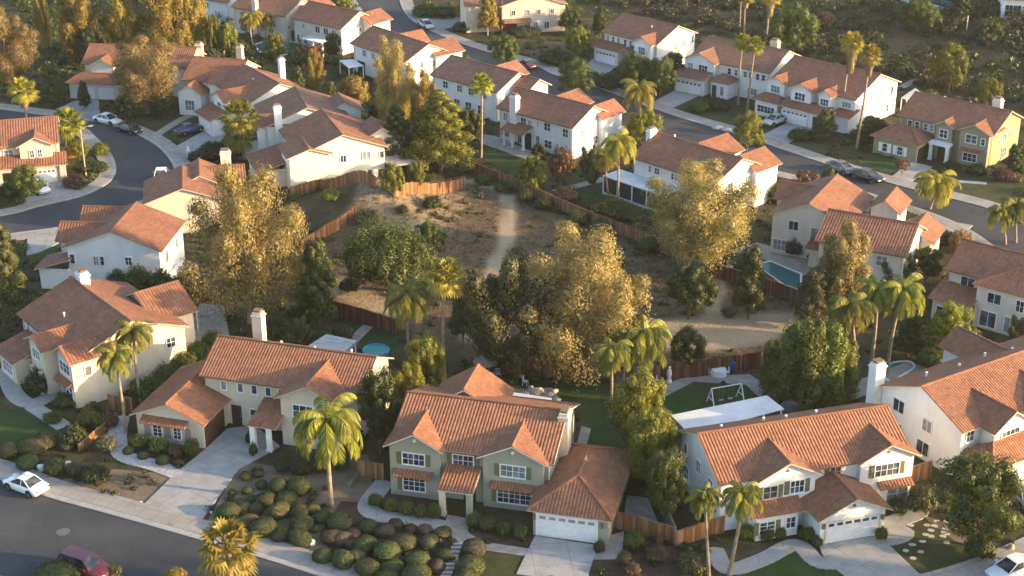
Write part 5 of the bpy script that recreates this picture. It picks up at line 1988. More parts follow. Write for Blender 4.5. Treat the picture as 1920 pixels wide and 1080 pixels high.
P_('dark', (160, 205), 150, 40, 'dark bushy tree at the driveway of the upper left house')
P_('dark', (236, 232), 176, 52, 'dark shrub tree under the white trunked golden tree, left side')
P_('dark', (306, 222), 172, 46, 'dark shrub tree under the white trunked golden tree, right side')
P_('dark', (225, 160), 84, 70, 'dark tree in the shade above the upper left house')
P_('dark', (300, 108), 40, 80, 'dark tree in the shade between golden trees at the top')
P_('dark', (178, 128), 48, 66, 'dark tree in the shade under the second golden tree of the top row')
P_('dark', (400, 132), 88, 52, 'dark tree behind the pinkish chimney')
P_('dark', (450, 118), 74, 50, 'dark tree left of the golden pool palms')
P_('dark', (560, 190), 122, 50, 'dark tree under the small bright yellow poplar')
P_('olive', (620, 205), 150, 46, 'dim olive tree left of the round golden tree')
P_('dark', (880, 280), 200, 60, 'dark hedge tree between the pine and the white house with porch')
P_('dark', (705, 265), 190, 58, 'dark green tree in the shade behind the pine')
P_('round', (150, 300), 262, 44, 'yellow green bush inside the road curve', leaf='lime')
P_('rust', (1545, 60), 20, 40, 'small brown tree on the dry hillside track')
P_('lime', (640, 22), -8, 46, 'yellow tree at the top edge beside the upper road')
P_('dark', (1720, 60), -4, 90, 'large round green tree below the blue court', leaf='green')
P_('dark', (1800, 38), -14, 70, 'dark tree between the blue court and the corner sunroom house')
P_('dark', (1850, 92), 36, 64, 'dark tree below the corner sunroom house')
P_('dark', (1125, 70), 10, 50, 'dark tree left of the white house under the hillside')
P_('round', (1068, 66), 14, 50, 'green tree right of the cream stucco house')
P_('dark', (1010, 300), 268, 30, 'small dark shrub tree on the white house lawn edge')
P_('olive', (560, 660), 590, 60, 'olive tree in the backyard below the weeping eucalyptus')
P_('dark', (1900, 330), 270, 66, 'dark tree at the right wall of the olive green house')
P_('rust', (1690, 330), 296, 34, 'small reddish climber bush at the front of the olive green house')
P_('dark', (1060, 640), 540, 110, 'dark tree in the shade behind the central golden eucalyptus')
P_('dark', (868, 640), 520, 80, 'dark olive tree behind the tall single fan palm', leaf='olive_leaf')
P_('lime', (800, 745), 632, 88, 'yellow shrub tree in front of the short palms, beside the tall fan palm')
P_('lime', (770, 780), 680, 78, 'yellow shrub tree at the end of the cream house roof', leaf='palm')

for i, (x, y) in enumerate([(46, 97.3), (47, 85.5), (46.5, 78.5)]):  # unseen trees added outside the frame to throw shade on the foreground road
    W, H, cm, tm, bark, lf = PROTO['euc'][i]
    t = thing('tree', ('unseen eucalyptus added to shade the road, just outside the lower right corner, nearest the street', 'unseen eucalyptus added to shade the road, outside the lower right corner, middle of three', 'unseen eucalyptus added to shade the road, outside the lower right corner, farthest from houses')[i], 'tree', (x, y, 0), i)
    t.scale = (.8, .8, (15, 17.5, 17.5)[i] / H)
    link('crown', cm, t)
    link('trunk', tm, t)

# ------------------------------------------------------------------ shrubs and hedges
ORD = ['first', 'second', 'third', 'fourth', 'fifth', 'sixth', 'seventh', 'eighth', 'ninth', 'tenth', 'eleventh', 'twelfth']


def S_(kind, b, top, w, label, leaf=None, group=None, depth=1.):
    return plant(kind, b, top, w * 1.22, label, 'shrub', 'shrub', group, leaf, depth)


for i, (x, y, t, w) in enumerate([(222, 548, 498, 44), (262, 552, 492, 52), (305, 556, 494, 52), (348, 560, 500, 46)]):
    S_('darkbush', (x, y), t, w, ('first', 'second', 'third', 'fourth')[i] + ' bush from the left in the dark hedge under the sun striped roof', 'green', 'hedge bushes under the sun striped roof')
for i, (x, y, t, w) in enumerate([(285, 752, 700, 58), (312, 728, 678, 58), (345, 700, 655, 56), (375, 676, 636, 50), (402, 655, 616, 46)]):
    S_('darkbush', (x, y), t, w, ('first', 'second', 'third', 'fourth', 'fifth')[i] + ' bush from the near end of the hedge beside the left cream house', 'green', 'hedge bushes beside the left cream house')
for i, (x, y, t, w) in enumerate([(505, 642, 606, 42), (530, 624, 588, 40), (556, 606, 570, 40), (578, 590, 556, 36)]):
    S_('bush', (x, y), t, w, ('first', 'second', 'third', 'fourth')[i] + ' bush from the chimney in the green backyard hedge', None, 'bushes of the green backyard hedge')
S_('darkbush', (1455, 375), 336, 54, 'tightly rounded dark green bush at the white wall by the upper street', 'green')
S_('darkbush', (180, 905), 868, 58, 'wide dark green bush on the dry brown front yard')
S_('bush', (145, 890), 862, 42, 'grey green bush beside the beige garden post', 'sagebrush')
S_('bush', (102, 890), 858, 36, 'green bush between the white boulder and the beige post', 'ball_green')
S_('sagebush', (200, 845), 812, 40, 'grey shrub at the corner of the low wooden wall')
S_('bush', (165, 800), 760, 36, 'yellow green shrub by the low wooden wall', 'lime')
S_('darkbush', (140, 835), 790, 50, 'dark shrub behind the twin lobed topiary')
S_('rustbush', (205, 800), 770, 40, 'rusty brown shrub at the slim palm foot', 'brown_leaf')
S_('darkbush', (262, 838), 812, 40, 'hedge bush under the garage wing windows, left', 'green')
S_('darkbush', (300, 848), 818, 44, 'hedge bush under the garage wing windows, middle', 'green')
S_('darkbush', (330, 856), 828, 34, 'reddish hedge bush under the garage wing windows, right', 'brown_leaf')
S_('bush', (362, 856), 814, 30, 'upright green shrub at the corner of the brown garage')
S_('bush', (476, 856), 826, 18, 'small potted topiary bush by the porch columns')
S_('darkbush', (470, 832), 806, 20, 'small dark bush at the entry of the cream house')
for i, (x, y, t, w) in enumerate([(535, 880, 850, 46), (566, 888, 858, 44), (598, 882, 852, 46), (640, 880, 846, 34)]):
    S_('darkbush', (x, y), t, w, ('first', 'second', 'third', 'fourth')[i] + ' low bush from the porch in the bed under the broad feather palm', None, 'low bushes under the broad feather palm')
for i, (x, y, t, w) in enumerate([(705, 948, 922, 30), (735, 958, 932, 32), (762, 964, 938, 32), (790, 970, 944, 30), (816, 974, 938, 26)]):
    S_('bush', (x, y), t, w, ('first', 'second', 'third', 'fourth', 'fifth')[i] + ' green plant from the left under the left windows of the sage green house', None if i % 2 else 'green', 'plants under the left windows of the sage green house')
for i, (x, y, t, w) in enumerate([(888, 988, 958, 30), (915, 994, 966, 34), (945, 1002, 976, 34), (975, 1008, 980, 30)]):
    S_('bush', (x, y), t, w, ('first', 'second', 'third', 'fourth')[i] + ' green plant from the entry under the right windows of the sage green house', 'olive_leaf' if i % 2 else None, 'plants under the right windows of the sage green house')
S_('bush', (1124, 1036), 1010, 24, 'neat round bush at the right corner of the white garage door', 'ball_green')
S_('bush', (1188, 1030), 990, 38, 'green bush in front of the wooden fence right of the sage green house')
S_('sagebush', (1170, 1060), 1030, 30, 'pale green low shrub beside the grey paving')
S_('rustbush', (1230, 1050), 1022, 44, 'purple brown low shrub in the mulch strip', 'brown_leaf')
S_('rustbush', (1185, 1078), 1054, 36, 'brown low shrub at the bottom edge of the mulch strip', 'brown_leaf')
S_('sagebush', (1235, 1024), 1000, 16, 'small pale golden shrub in the mulch strip', 'rust_leaf')
S_('bush', (1300, 1072), 1036, 64, 'low olive bush under the thin feather palms', 'olive_leaf')
S_('bush', (1400, 1008), 980, 36, 'yellowish plant under the front windows of the white garage house', 'lime')
S_('bush', (1435, 1012), 988, 32, 'green plant under the front windows of the white garage house')
S_('bush', (1462, 1008), 985, 26, 'green plant near the front door of the white garage house')
S_('bush', (1512, 1012), 986, 34, 'green plant at the left wall of the gabled garage')
S_('bush', (1532, 1024), 1002, 22, 'low plant at the corner of the gabled garage door')
S_('bush', (1652, 1012), 985, 26, 'low plant right of the gabled garage')
S_('darkbush', (1682, 962), 930, 40, 'dark rounded bush at the right corner of the white garage house')
S_('darkbush', (1725, 960), 905, 60, 'dark olive bush behind the stepping stone lawn', 'olive_leaf')
S_('darkbush', (1835, 1045), 995, 60, 'dark bush at the kerb under the large dark tree')
S_('darkbush', (175, 778), 752, 34, 'clipped dark bush at the corner of the left cream house')
S_('darkbush', (125, 760), 735, 50, 'dark planting under the arched window of the left cream house', 'green')
S_('darkbush', (70, 740), 690, 50, 'dark bush beside the curving entry path')
S_('darkbush', (30, 690), 640, 50, 'dark bush at the left corner of the left cream house', 'green')
S_('bush', (100, 790), 772, 40, 'green ground cover bush between lawn and path')
S_('bush', (185, 800), 772, 40, 'bright hedge bush along the low wooden wall', 'green')
S_('darkbush', (186, 322), 300, 40, 'dark bush at the road curve tip')
S_('limebush', (190, 292), 262, 34, 'yellow bush at the inner kerb of the road curve')
S_('sagebush', (140, 350), 326, 46, 'brown flowering bush beside the tan house driveway', 'brown_leaf')
S_('darkbush', (160, 322), 296, 46, 'dark bush behind the slim lamp post')
S_('darkbush', (22, 366), 340, 48, 'dark low bush under the tree at the tan house')
S_('darkbush', (370, 190), 168, 34, 'dark hedge at the white house with tall front windows, left', 'green')
S_('darkbush', (396, 190), 166, 34, 'dark hedge at the white house with tall front windows, right', 'green')
S_('darkbush', (380, 214), 192, 28, 'round dark bush on the lawn near the navy car')
S_('darkbush', (400, 296), 262, 60, 'dark bush below the driveway with the navy car')
S_('darkbush', (430, 300), 275, 50, 'dark bush at the foot of the bushy fan palm')
S_('darkbush', (370, 300), 280, 40, 'dark shrub by the pale garden ornament')
S_('limebush', (812, 352), 322, 44, 'golden bush at the right end of the orange fence', 'gold')
S_('limebush', (620, 375), 352, 40, 'yellow green bush beside the cluttered backyard')
S_('limebush', (812, 392), 362, 40, 'olive yellow bush at the right of the mound crest', 'olive_leaf')
S_('sagebush', (755, 400), 382, 24, 'small grey bush on the sunlit dirt mound')
S_('sagebush', (690, 420), 392, 46, 'grey olive bush at the mound fence', 'olive_leaf')
S_('darkbush', (1140, 400), 366, 90, 'dark bush below the lawn of the screened patio house')
S_('darkbush', (1180, 415), 386, 54, 'dark bush by the fence right of the screened patio lawn')
S_('rustbush', (1060, 375), 348, 50, 'rusty bush behind the long dirt lot fence')
S_('darkbush', (1080, 190), 168, 40, 'dark bush under the yellow green street tree')
S_('bush', (858, 118), 100, 46, 'yellow green bush at the kerb beside the upper street', 'lime')
S_('darkbush', (800, 30), 4, 60, 'dark clipped bush beside the pale driveway at the top', 'green')
S_('darkbush', (835, 32), 8, 56, 'dark bush right of the clipped one at the top')
S_('darkbush', (868, 58), 40, 42, 'dark hedge block at the kerb left of the birch like tree')
S_('sagebush', (985, 66), 48, 60, 'dry grey shrub on the bank below the cream stucco house')
S_('darkbush', (1040, 118), 90, 70, 'dark green shrub on the slope by the small yellow tree')
S_('darkbush', (1140, 165), 136, 60, 'dark shrub on the bank beside the white garage driveway')
S_('darkbush', (1350, 205), 182, 48, 'dark planting at the feet of the slim palms')
S_('darkbush', (1310, 208), 190, 44, 'low green planting beside the garden path', 'green')
S_('darkbush', (1440, 200), 175, 42, 'dark bush between the two white houses', 'green')
S_('darkbush', (1500, 262), 240, 50, 'low dark bush on the sloping front garden')
S_('darkbush', (1785, 318), 298, 36, 'dark low bush under the portico windows')
S_('darkbush', (1830, 328), 304, 40, 'dark low bush at the right of the olive house front')
S_('sagebush', (1880, 340), 312, 44, 'grey brown bush right of the olive house walk', 'brown_leaf')
S_('darkbush', (1640, 505), 462, 56, 'dark bush at the wall below the brown crossed roof')
S_('sagebush', (1720, 500), 476, 40, 'pale flowering shrub at the right gable of the crossed roof house')
S_('darkbush', (1490, 480), 438, 40, 'dark leafy plant on the pool terrace wall')
S_('darkbush', (1532, 492), 466, 40, 'dark bush on the pool terrace')
S_('rustbush', (1800, 470), 425, 50, 'rusty shrub at the bend of the upper street')
S_('darkbush', (1770, 460), 430, 50, 'dark shrub by the driveway end at the right')
S_('darkbush', (1750, 690), 650, 70, 'dark shrub behind the far right white house', 'green')
S_('darkbush', (1840, 668), 640, 66, 'low green shrub under the patio doors', 'green')
S_('bush', (960, 718), 700, 30, 'leafy plant by the wooden fence near the thatched umbrella')
S_('bush', (1000, 712), 694, 30, 'leafy plant along the backyard fence')
S_('bush', (1050, 712), 690, 34, 'leafy plant along the backyard fence near the pale trunk', 'olive_leaf')
S_('darkbush', (600, 655), 618, 60, 'dark shrub in the shade of the cream house backyard')
S_('darkbush', (640, 640), 606, 50, 'shaded shrub by the backyard lawn paths')
S_('darkbush', (660, 840), 790, 50, 'dark shrub beside the broad feather palm trunk')
S_('darkbush', (655, 545), 520, 46, 'dark bush at the edge of the sandy patch')
S_('darkbush', (1345, 500), 470, 40, 'shaded bush at the small lawn by the pool')
S_('bush', (1425, 275), 250, 24, 'yellow sapling bush on the kerb by the silver car', 'lime')
S_('sagebush', (215, 1082), 1058, 34, 'pale spiky bush at the bottom edge near the maroon car', 'olive_leaf')
S_('limebush', (330, 1094), 1062, 44, 'yellow spiky bush at the bottom edge', 'palm_gold')
S_('bush', (1630, 255), 235, 30, 'yellow shrub between the skirted palms', 'lime')
S_('darkbush', (1700, 260), 240, 30, 'dark shrub behind the olive green house eave')

for i, (x, y, t, w) in enumerate([(905, 345, 322, 30), (940, 360, 336, 34), (985, 378, 352, 30), (1020, 392, 368, 36), (1085, 418, 392, 40), (1125, 432, 406, 34), (1215, 470, 442, 44)]):
    S_('sagebush' if i % 2 else 'bush', (x, y), t, w, ORD[i] + ' scrub bush from the far end along the long dirt lot fence', 'olive_leaf' if i % 3 else 'green', 'scrub bushes along the long dirt lot fence')

# clipped ball shrubs --------------------------------------------------------
def ball_mesh(seed, leaf):
    global nrs
    nrs = np.random.RandomState(seed)
    Lv = Leaves()
    for rad_, n, sz in ((.90, 1500, .18), (1., 6000, .095)):
        q = unit(n)
        q[:, 2] = np.where(q[:, 2] < -.75, -q[:, 2], q[:, 2])
        wob = 1 + .035 * np.sin(4 * q[:, 0] + seed) * np.sin(5 * q[:, 1]) + .03 * np.sin(7 * q[:, 2] + 3 * q[:, 0])
        c = np.array([0, 0, .70]) + q * np.array([1, 1, .80]) * (rad_ * wob * nrs.uniform(.90, 1.06, n))[:, None]
        v = q + unit(n) * .62
        Lv.add(c, v / np.linalg.norm(v, axis=1)[:, None], sz, 1.3)
    return Lv.mesh('ball_shrub', M[leaf])


BALL = {k: [ball_mesh(s, k) for s in (31, 32)] for k in ('ball_green', 'ball_olive', 'ball_brown', 'ball_red')}
nrs = np.random.RandomState(77)
CW = {'ball_green': 'green', 'ball_olive': 'olive', 'ball_brown': 'brownish', 'ball_red': 'reddish brown'}


def balls(lst, where, group, rows=None):
    """lst: (x, y, r, leaf) photo pixels; rows are numbered from the street"""
    items = []
    for (x, y, r, lf) in lst:
        p = G(x, y + r * .55)
        items.append([p, (.95 if r > 12 else .9) * r * mpp(p), lf, x, y])
    items.sort(key=lambda q: -q[4])
    nrow = rows or max(1, round(len(items) / 5))
    per = math.ceil(len(items) / nrow)
    for k in range(nrow):
        row = sorted(items[k * per:(k + 1) * per], key=lambda q: q[3])
        for i, (p, r, lf, x, y) in enumerate(row):
            o = link('ball_shrub', BALL[lf][(i + k) % 2])
            o.location = p
            o.rotation_euler = (0, 0, rnd.uniform(0, 6.28))
            o.scale = (r * rnd.uniform(.95, 1.32), r * rnd.uniform(.92, 1.2), r * rnd.uniform(.74, .98))
            pos = ORD[i] + ' from left'
            rw = '' if nrow == 1 else ', %s row from kerb' % ORD[k]
            tag(o, '%s ball shrub, %s%s, %s' % (CW[lf], pos, rw, where), 'shrub', group)


def z2(l, ox, oy, s):
    return [(ox + x / s, oy + y / s, r / s, lf) for x, y, r, lf in l]


g, o_, br, rd = 'ball_green', 'ball_olive', 'ball_brown', 'ball_red'
balls(z2([(310, 195, 45, g), (405, 180, 38, o_), (425, 262, 45, g), (213, 317, 33, g), (318, 300, 40, g), (545, 270, 66, g), (690, 265, 76, g), (458, 365, 62, g),
          (605, 355, 70, g), (350, 365, 46, g), (275, 385, 35, g), (385, 432, 60, o_), (300, 432, 50, o_), (190, 440, 80, g), (550, 450, 80, o_), (700, 452, 72, o_), (790, 440, 50, o_), (785, 358, 32, o_),
          (865, 490, 65, g), (330, 520, 75, o_), (440, 570, 85, g), (560, 615, 66, g), (715, 545, 78, g), (705, 645, 76, g), (815, 580, 34, o_)], 380, 840, 3.84),
      'between driveway and broad palm', 'clipped ball shrubs between the long driveway and the broad palm')
balls(z2([(990, 525, 86, g), (930, 640, 66, rd), (1010, 650, 64, rd), (1085, 610, 55, rd), (1190, 555, 70, g), (1310, 590, 62, br), (1165, 690, 84, g), (1080, 690, 50, o_), (1330, 745, 100, g), (1460, 670, 72, o_),
          (1630, 670, 68, br), (1730, 600, 60, o_), (1600, 585, 50, rd), (1500, 578, 46, rd), (1390, 540, 52, br), (865, 775, 68, g), (1010, 795, 88, g), (1110, 770, 62, o_), (1190, 850, 95, g), (1365, 855, 72, g), (1550, 800, 92, g),
          (1740, 765, 65, g), (1540, 905, 110, g), (1690, 850, 60, rd), (1330, 925, 80, g)], 380, 840, 3.84),
      'before the sage green house', 'clipped ball shrubs before the sage green house')
balls(z2([(745, 920, 66, br), (725, 1015, 80, g), (700, 1085, 78, g)], 640, 720, 3), 'right of the garden steps', 'clipped ball shrubs right of the garden steps', 1)
balls(z2([(60, 225, 76, o_), (215, 205, 86, o_), (320, 150, 76, o_), (190, 305, 74, g), (365, 325, 58, g), (455, 190, 50, g), (730, 190, 52, o_)], 0, 780, 3.6), 'at the left edge by the white sedan', 'clipped ball shrubs at the left edge', 1)
balls(z2([(970, 262, 40, g), (1100, 297, 46, g), (1205, 312, 36, g), (870, 225, 40, o_)], 0, 780, 3.6), 'in the gravel bed under garage windows', 'clipped ball shrubs in the gravel bed', 1)
balls([(107, 1078, 36, g)], 'large, alone at the bottom edge before the maroon car', 'single clipped ball shrub', 1)


# ------------------------------------------------------------------ fences
def fence(line, label, h=1.75, mat='wood', posts=2.4, name='wooden_fence', cat='fence', post_every=True):
    P = [G(*q) for q in line]
    t = thing(name, label, cat, P[0])
    m = MB()
    po = []
    dist = 0.
    for a, b in zip(P, P[1:]):
        d = b - a
        L0 = Vector((d.x, d.y, 0)).length
        u = Vector((d.x, d.y, 0)) / L0
        nrm = Vector((-u.y, u.x, 0))
        n = max(1, int(L0 / .22))
        for k in range(n):
            s = (k + .5) / n
            c = a.lerp(b, s)
            z = terr(c.x, c.y)
            hh = h + rnd.uniform(-.05, .05)
            off = nrm * rnd.uniform(-.025, .025)
            m.obox(c - P[0] + off - u * (L0 / n * .485) - nrm * .014 + Vector((0, 0, z - c.z - .1)), u * (L0 / n * .97), nrm * .028, Vector((0, 0, hh + .1)))
        for zr in (.35, h - .3):
            m.obox(a - P[0] + nrm * .02 + Vector((0, 0, zr)), d, nrm * .05, Vector((0, 0, .09)))
        m.obox(a - P[0] - nrm * .05 + Vector((0, 0, h + .03)), d, nrm * .1, Vector((0, 0, .04)))
        k = 0.
        while k < L0:
            c = a.lerp(b, k / L0)
            po.append((c - P[0] + nrm * .06, nrm))
            k += posts
    m.obj('board_panel', M[mat], t)
    for c, nrm in po:
        q = MB()
        q.box(c.x - .06, c.x + .06, c.y - .06, c.y + .06, c.z - .2, c.z + h + .1)
        q.obj('post', M[mat], t)
    return t


fence([(868, 318), (970, 356), (1035, 388), (1110, 420), (1190, 450), (1255, 480)], 'long brown fence running along the right side of the dirt lot', 1.5, 'wood')
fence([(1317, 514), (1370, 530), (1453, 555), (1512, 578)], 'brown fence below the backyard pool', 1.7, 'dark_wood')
fence([(545, 372), (600, 356), (705, 352)], 'orange lit fence at the foot of the sunlit cream house', 1.5, 'wood')
fence([(742, 372), (800, 364), (872, 352)], 'orange lit fence at the top of the dirt mound', 1.5, 'wood')
fence([(566, 474), (612, 444), (672, 404)], 'orange lit fence along the left side of the dirt mound', 1.5, 'wood')
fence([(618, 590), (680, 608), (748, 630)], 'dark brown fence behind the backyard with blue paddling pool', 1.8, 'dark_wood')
fence([(885, 700), (980, 705), (1085, 712)], 'brown fence behind the thatched umbrella', 1.8, 'wood')
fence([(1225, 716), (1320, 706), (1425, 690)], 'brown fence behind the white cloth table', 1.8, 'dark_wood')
fence([(672, 892), (720, 902)], 'short wooden fence panel left of the sage green house', 1.6, 'wood')
fence([(1152, 990), (1200, 1002), (1266, 1022)], 'wooden fence right of the white garage door of the sage green house', 1.6, 'wood')
fence([(1266, 1022), (1235, 950), (1205, 890), (1188, 850)], 'side fence running back from the sage green house garage', 1.6, 'grey_wood')
fence([(1267, 1026), (1310, 1012), (1358, 998)], 'orange lit fence at the left wall of the white garage house', 1.5, 'wood')
fence([(1692, 912), (1745, 895)], 'wooden fence between the two white houses at the right', 1.7, 'wood')
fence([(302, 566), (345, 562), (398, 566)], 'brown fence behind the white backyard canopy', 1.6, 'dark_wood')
fence([(205, 768), (250, 776)], 'short wooden fence panel at the sunny side wall of the left cream house', 1.6, 'wood')
fence([(150, 848), (185, 818), (222, 788)], 'low tan retaining wall of boards beside the clipped lawn hedge', .8, 'wood', name='board_wall')
fence([(115, 300), (155, 293)], 'reddish fence beside the tan house', 1.7, 'wood')
fence([(655, 915), (672, 892)], 'low weathered board edging beside the broad palm', .5, 'grey_wood')
fence([(555, 108), (640, 100)], 'brown fence behind the yellow poplar', 1.6, 'dark_wood')


# ------------------------------------------------------------------ cars
def car(px0, px1, label, paint, kind='sedan', name='parked_car', L0=4.6):
    """px0 rear, px1 front (ground pixels on the car's axis)"""
    a, b = G(*px0), G(*px1)
    c = (a + b) / 2
    d = b - a
    ang = math.atan2(d.y, d.x)
    c.z = terr(c.x, c.y) + (.025 if kind != 'drive' else .105)
    t = thing(name, label, 'car', c, ang, 'parked cars')
    kd = kind if kind != 'drive' else 'sedan'
    pm = M.get('paint_' + paint)
    if pm is None:
        colr = {'white': (.78, .79, .80), 'black': (.012, .013, .015), 'navy': (.02, .035, .13), 'maroon': (.10, .012, .02), 'silver': (.42, .44, .46), 'grey': (.12, .13, .14)}[paint]
        m_, nt, out = newmat('paint_' + paint)
        bb = bsdf(nt, out, .32, .5)
        n = noise(nt, 1.5, 3)
        r = ramp(nt, n.outputs['Fac'], [(.3, tuple(x * .93 for x in colr)), (.7, colr)])
        L(nt, r.outputs['Color'], bb.inputs['Base Color'])
        bb.inputs['Coat Weight'].default_value = .5
        bb.inputs['Coat Roughness'].default_value = .08
        pm = M['paint_' + paint] = m_
    H1 = {'sedan': .92, 'suv': 1.05, 'pickup': 1.02}[kd]
    HR = {'sedan': 1.44, 'suv': 1.72, 'pickup': 1.78}[kd]
    W = {'sedan': .9, 'suv': .95, 'pickup': .98}[kd]
    L_ = L0 / 2
    # body: stations (x, half width, z bottom, z belt)
    st = [(-L_, W * .80, .42, H1 * .80), (-L_ + .12, W * .93, .30, H1 * .97), (-L_ + .7, W, .24, H1 * 1.02), (-.6, W, .22, H1), (.5, W, .22, H1 * .98), (L_ - 1.0, W * .99, .24, H1 * .92), (L_ - .35, W * .93, .28, H1 * .80), (L_ - .06, W * .82, .34, H1 * .66), (L_, W * .74, .42, H1 * .56)]
    m = MB()

    def ring(x, w, z0, z1):
        zm = z0 + (z1 - z0) * .55
        pts = [(-w * .90, z0), (-w, z0 + .12), (-w * 1.0, zm), (-w * .93, z1 - .04), (-w * .80, z1), (0, z1 + .03)]
        pts += [(-y, z) for y, z in pts[-2::-1]]
        return [Vector((x, y, z)) for y, z in pts]
    rs = [ring(*q) for q in st]
    for r0, r1 in zip(rs, rs[1:]):
        for k in range(len(r0) - 1):
            m.face([r0[k + 1], r0[k], r1[k], r1[k + 1]])
        m.face([r0[0], r0[-1], r1[-1], r1[0]])
    m.face(rs[0]); m.face(rs[-1][::-1])
    body = m.obj('body', pm, t, True, True)
    # glasshouse
    if kd == 'pickup':
        gx = [(-.55, .3), (-.35, 0), (.75, 0), (1.3, .3)]
    elif kd == 'suv':
        gx = [(-L_ + .15, .3), (-L_ + .5, 0), (.35, 0), (1.05, .3)]
    else:
        gx = [(-L_ + .75, .3), (-L_ + 1.55, 0), (.25, 0), (1.2, .3)]
    wb, wt = W * .86, W * .66
    zb = H1 * .98
    B = [(gx[0][0], zb, wb), (gx[1][0], HR - .05, wt), (gx[2][0], HR - .05, wt), (gx[3][0], zb - .03, wb)]
    m = MB()
    for i in range(3):
        (xa, za, wa), (xb, zb_, wb_) = B[i], B[i + 1]
        m.face([(xa, -wa, za), (xb, -wb_, zb_), (xb, wb_, zb_), (xa, wa, za)] if i != 1 else [(xa, -wa, za), (xb, -wb_, zb_), (xb, wb_, zb_), (xa, wa, za)])
    for sg in (-1, 1):
        q = [(x, sg * w, z) for x, z, w in B]
        m.face(q if sg < 0 else q[::-1])
    m.obj('window_glass', M['car_glass'], t)
    m = MB()
    (xa, za, wa), (xb, zb_, wb_) = B[1], B[2]
    m.box(xa - .05, xb + .05, -wt - .015, wt + .015, HR - .055, HR)
    for i in (0, 2):
        (x0, z0, w0), (x1, z1, w1) = B[i], B[i + 1]
        for sg in (-1, 1):
            m.tube([(x0, sg * w0, z0), (x1, sg * w1, z1)], [.05, .05], 5)
    xm = (xa + xb) / 2 - .1
    for sg in (-1, 1):
        m.tube([(xm, sg * (wb + .005), zb), (xm, sg * (wt + .005), HR - .04)], [.045, .04], 4)
    m.obj('roof', pm, t)
    if kd == 'pickup':
        q = MB(); q.box(-L_ + .2, -.65, -W * .78, W * .78, H1 * 1.02, H1 * 1.06); q.obj('cargo_cover', M['screen'], t)
    for sx in (-1, 1):
        for sg in (-1, 1):
            x = sx * L0 * .30
            w = MB(); w.lathe([(.2, -.1), (.33, -.1), (.35, -.06), (.35, .06), (.33, .1), (.2, .1)], 16)
            o = w.obj('wheel', M['rubber'], t)
            o.location = (x, sg * (W - .06), .35)
            o.rotation_euler = (math.radians(90), 0, 0)
            r = MB(); r.lathe([(0, .06), (.21, .085), (.21, -.085), (0, -.06)], 12)
            r.obj('rim', M['chrome'], o)
            f = MB()
            f.lathe([(.0, -.115 * sg), (.41, -.115 * sg)], 16)
            fo = f.obj('wheel_arch', M['rubber'], t)
            fo.location = (x, sg * (W - .11), .38)
            fo.rotation_euler = (math.radians(90), 0, 0)
    for sg in (-1, 1):
        q = MB(); q.box(L_ - .32, L_ - .02, sg * W * .62 - .16, sg * W * .62 + .16, H1 * .60, H1 * .72); q.obj('headlight', M['lamp_glass'], t)
        q = MB(); q.box(-L_ + .0, -L_ + .14, sg * W * .66 - .15, sg * W * .66 + .15, H1 * .68, H1 * .86); q.obj('tail_light', M['red_lamp'], t)
        q = MB(); q.box(.72, .9, sg * (W + .08) - .09, sg * (W + .08) + .09, H1 * .98, H1 * 1.12); q.obj('mirror', pm, t)
    return t


car((84, 932), (16, 906), 'white sedan parked at the kerb at the lower left', 'white', L0=4.2)
car((128, 1064), (196, 1086), 'maroon estate car at the bottom edge, left foreground', 'maroon', 'suv', L0=4.7)
car((1932, 1064), (1862, 1090), 'white car cut off by the bottom right corner', 'white', L0=4.6)
car((182, 227), (222, 235), 'white sedan parked at the kerb below the upper left driveway', 'white')
car((230, 244), (258, 252), 'black car parked behind the white sedan on the curve', 'black', L0=4.2)
car((332, 256), (378, 244), 'navy blue sedan on the driveway by the bushy fan palm', 'navy', 'drive', L0=4.6)
car((300, 352), (307, 330), 'white pickup truck parked at the outer kerb of the curve', 'white', 'pickup', 'pickup_truck', 5.2)
car((62, 354), (84, 366), 'white car half hidden by the tree at the tan house', 'white', 'drive', L0=4.3)
car((788, 46), (810, 58), 'pale silver car parked at the far kerb near the top', 'silver', L0=4.5)
car((998, 132), (978, 124), 'dark maroon car beside the round green street tree', 'maroon', L0=4.0)
car((1472, 226), (1432, 240), 'silver car with dark windows on the driveway by the yellow green tree', 'silver', 'drive', L0=4.6)
car((1560, 316), (1592, 328), 'grey car parked at the far kerb behind the black one', 'grey', L0=4.4)
car((1600, 330), (1650, 345), 'black car parked at the far kerb before the olive green house', 'black', L0=4.8)
car((1926, 952), (1908, 930), 'dark grey car at the right edge behind the large dark tree', 'grey', 'drive', L0=4.4)


# ------------------------------------------------------------------ yard things
def canopy(poly, z, label, mat, name='patio_cover', posts=True, tilt=0., cat='patio cover', ribs=0):
    w = [at(x, y, z) for x, y in poly]
    o = w[0].copy(); o.z = 0
    t = thing(name, label, cat, o)
    m = MB()
    top = [p - o for p in w]
    ar = sum(top[i].x * top[(i + 1) % 4].y - top[(i + 1) % 4].x * top[i].y for i in range(4))
    if ar < 0:
        top = top[::-1]
    m.face([(p.x, p.y, p.z + .1) for p in top]); m.face([(p.x, p.y, p.z) for p in top[::-1]])
    for i in range(4):
        a, b = top[i], top[(i + 1) % 4]
        m.face([a, b, b + Vector((0, 0, .1)), a + Vector((0, 0, .1))])
    for k in range(1, ribs):
        f = k / ribs
        a, b = top[0].lerp(top[1], f), top[3].lerp(top[2], f)
        m.tube([a + Vector((0, 0, .11)), b + Vector((0, 0, .11))], [.05, .05], 4)
    m.obj('cover', M[mat], t)
    c = sum(top, Vector()) / 4
    for p in top:
        q = p.lerp(c, .05)
        b = MB(); b.box(q.x - .07, q.x + .07, q.y - .07, q.y + .07, 0, q.z); b.obj('post', M['white_trim'], t)
    return t


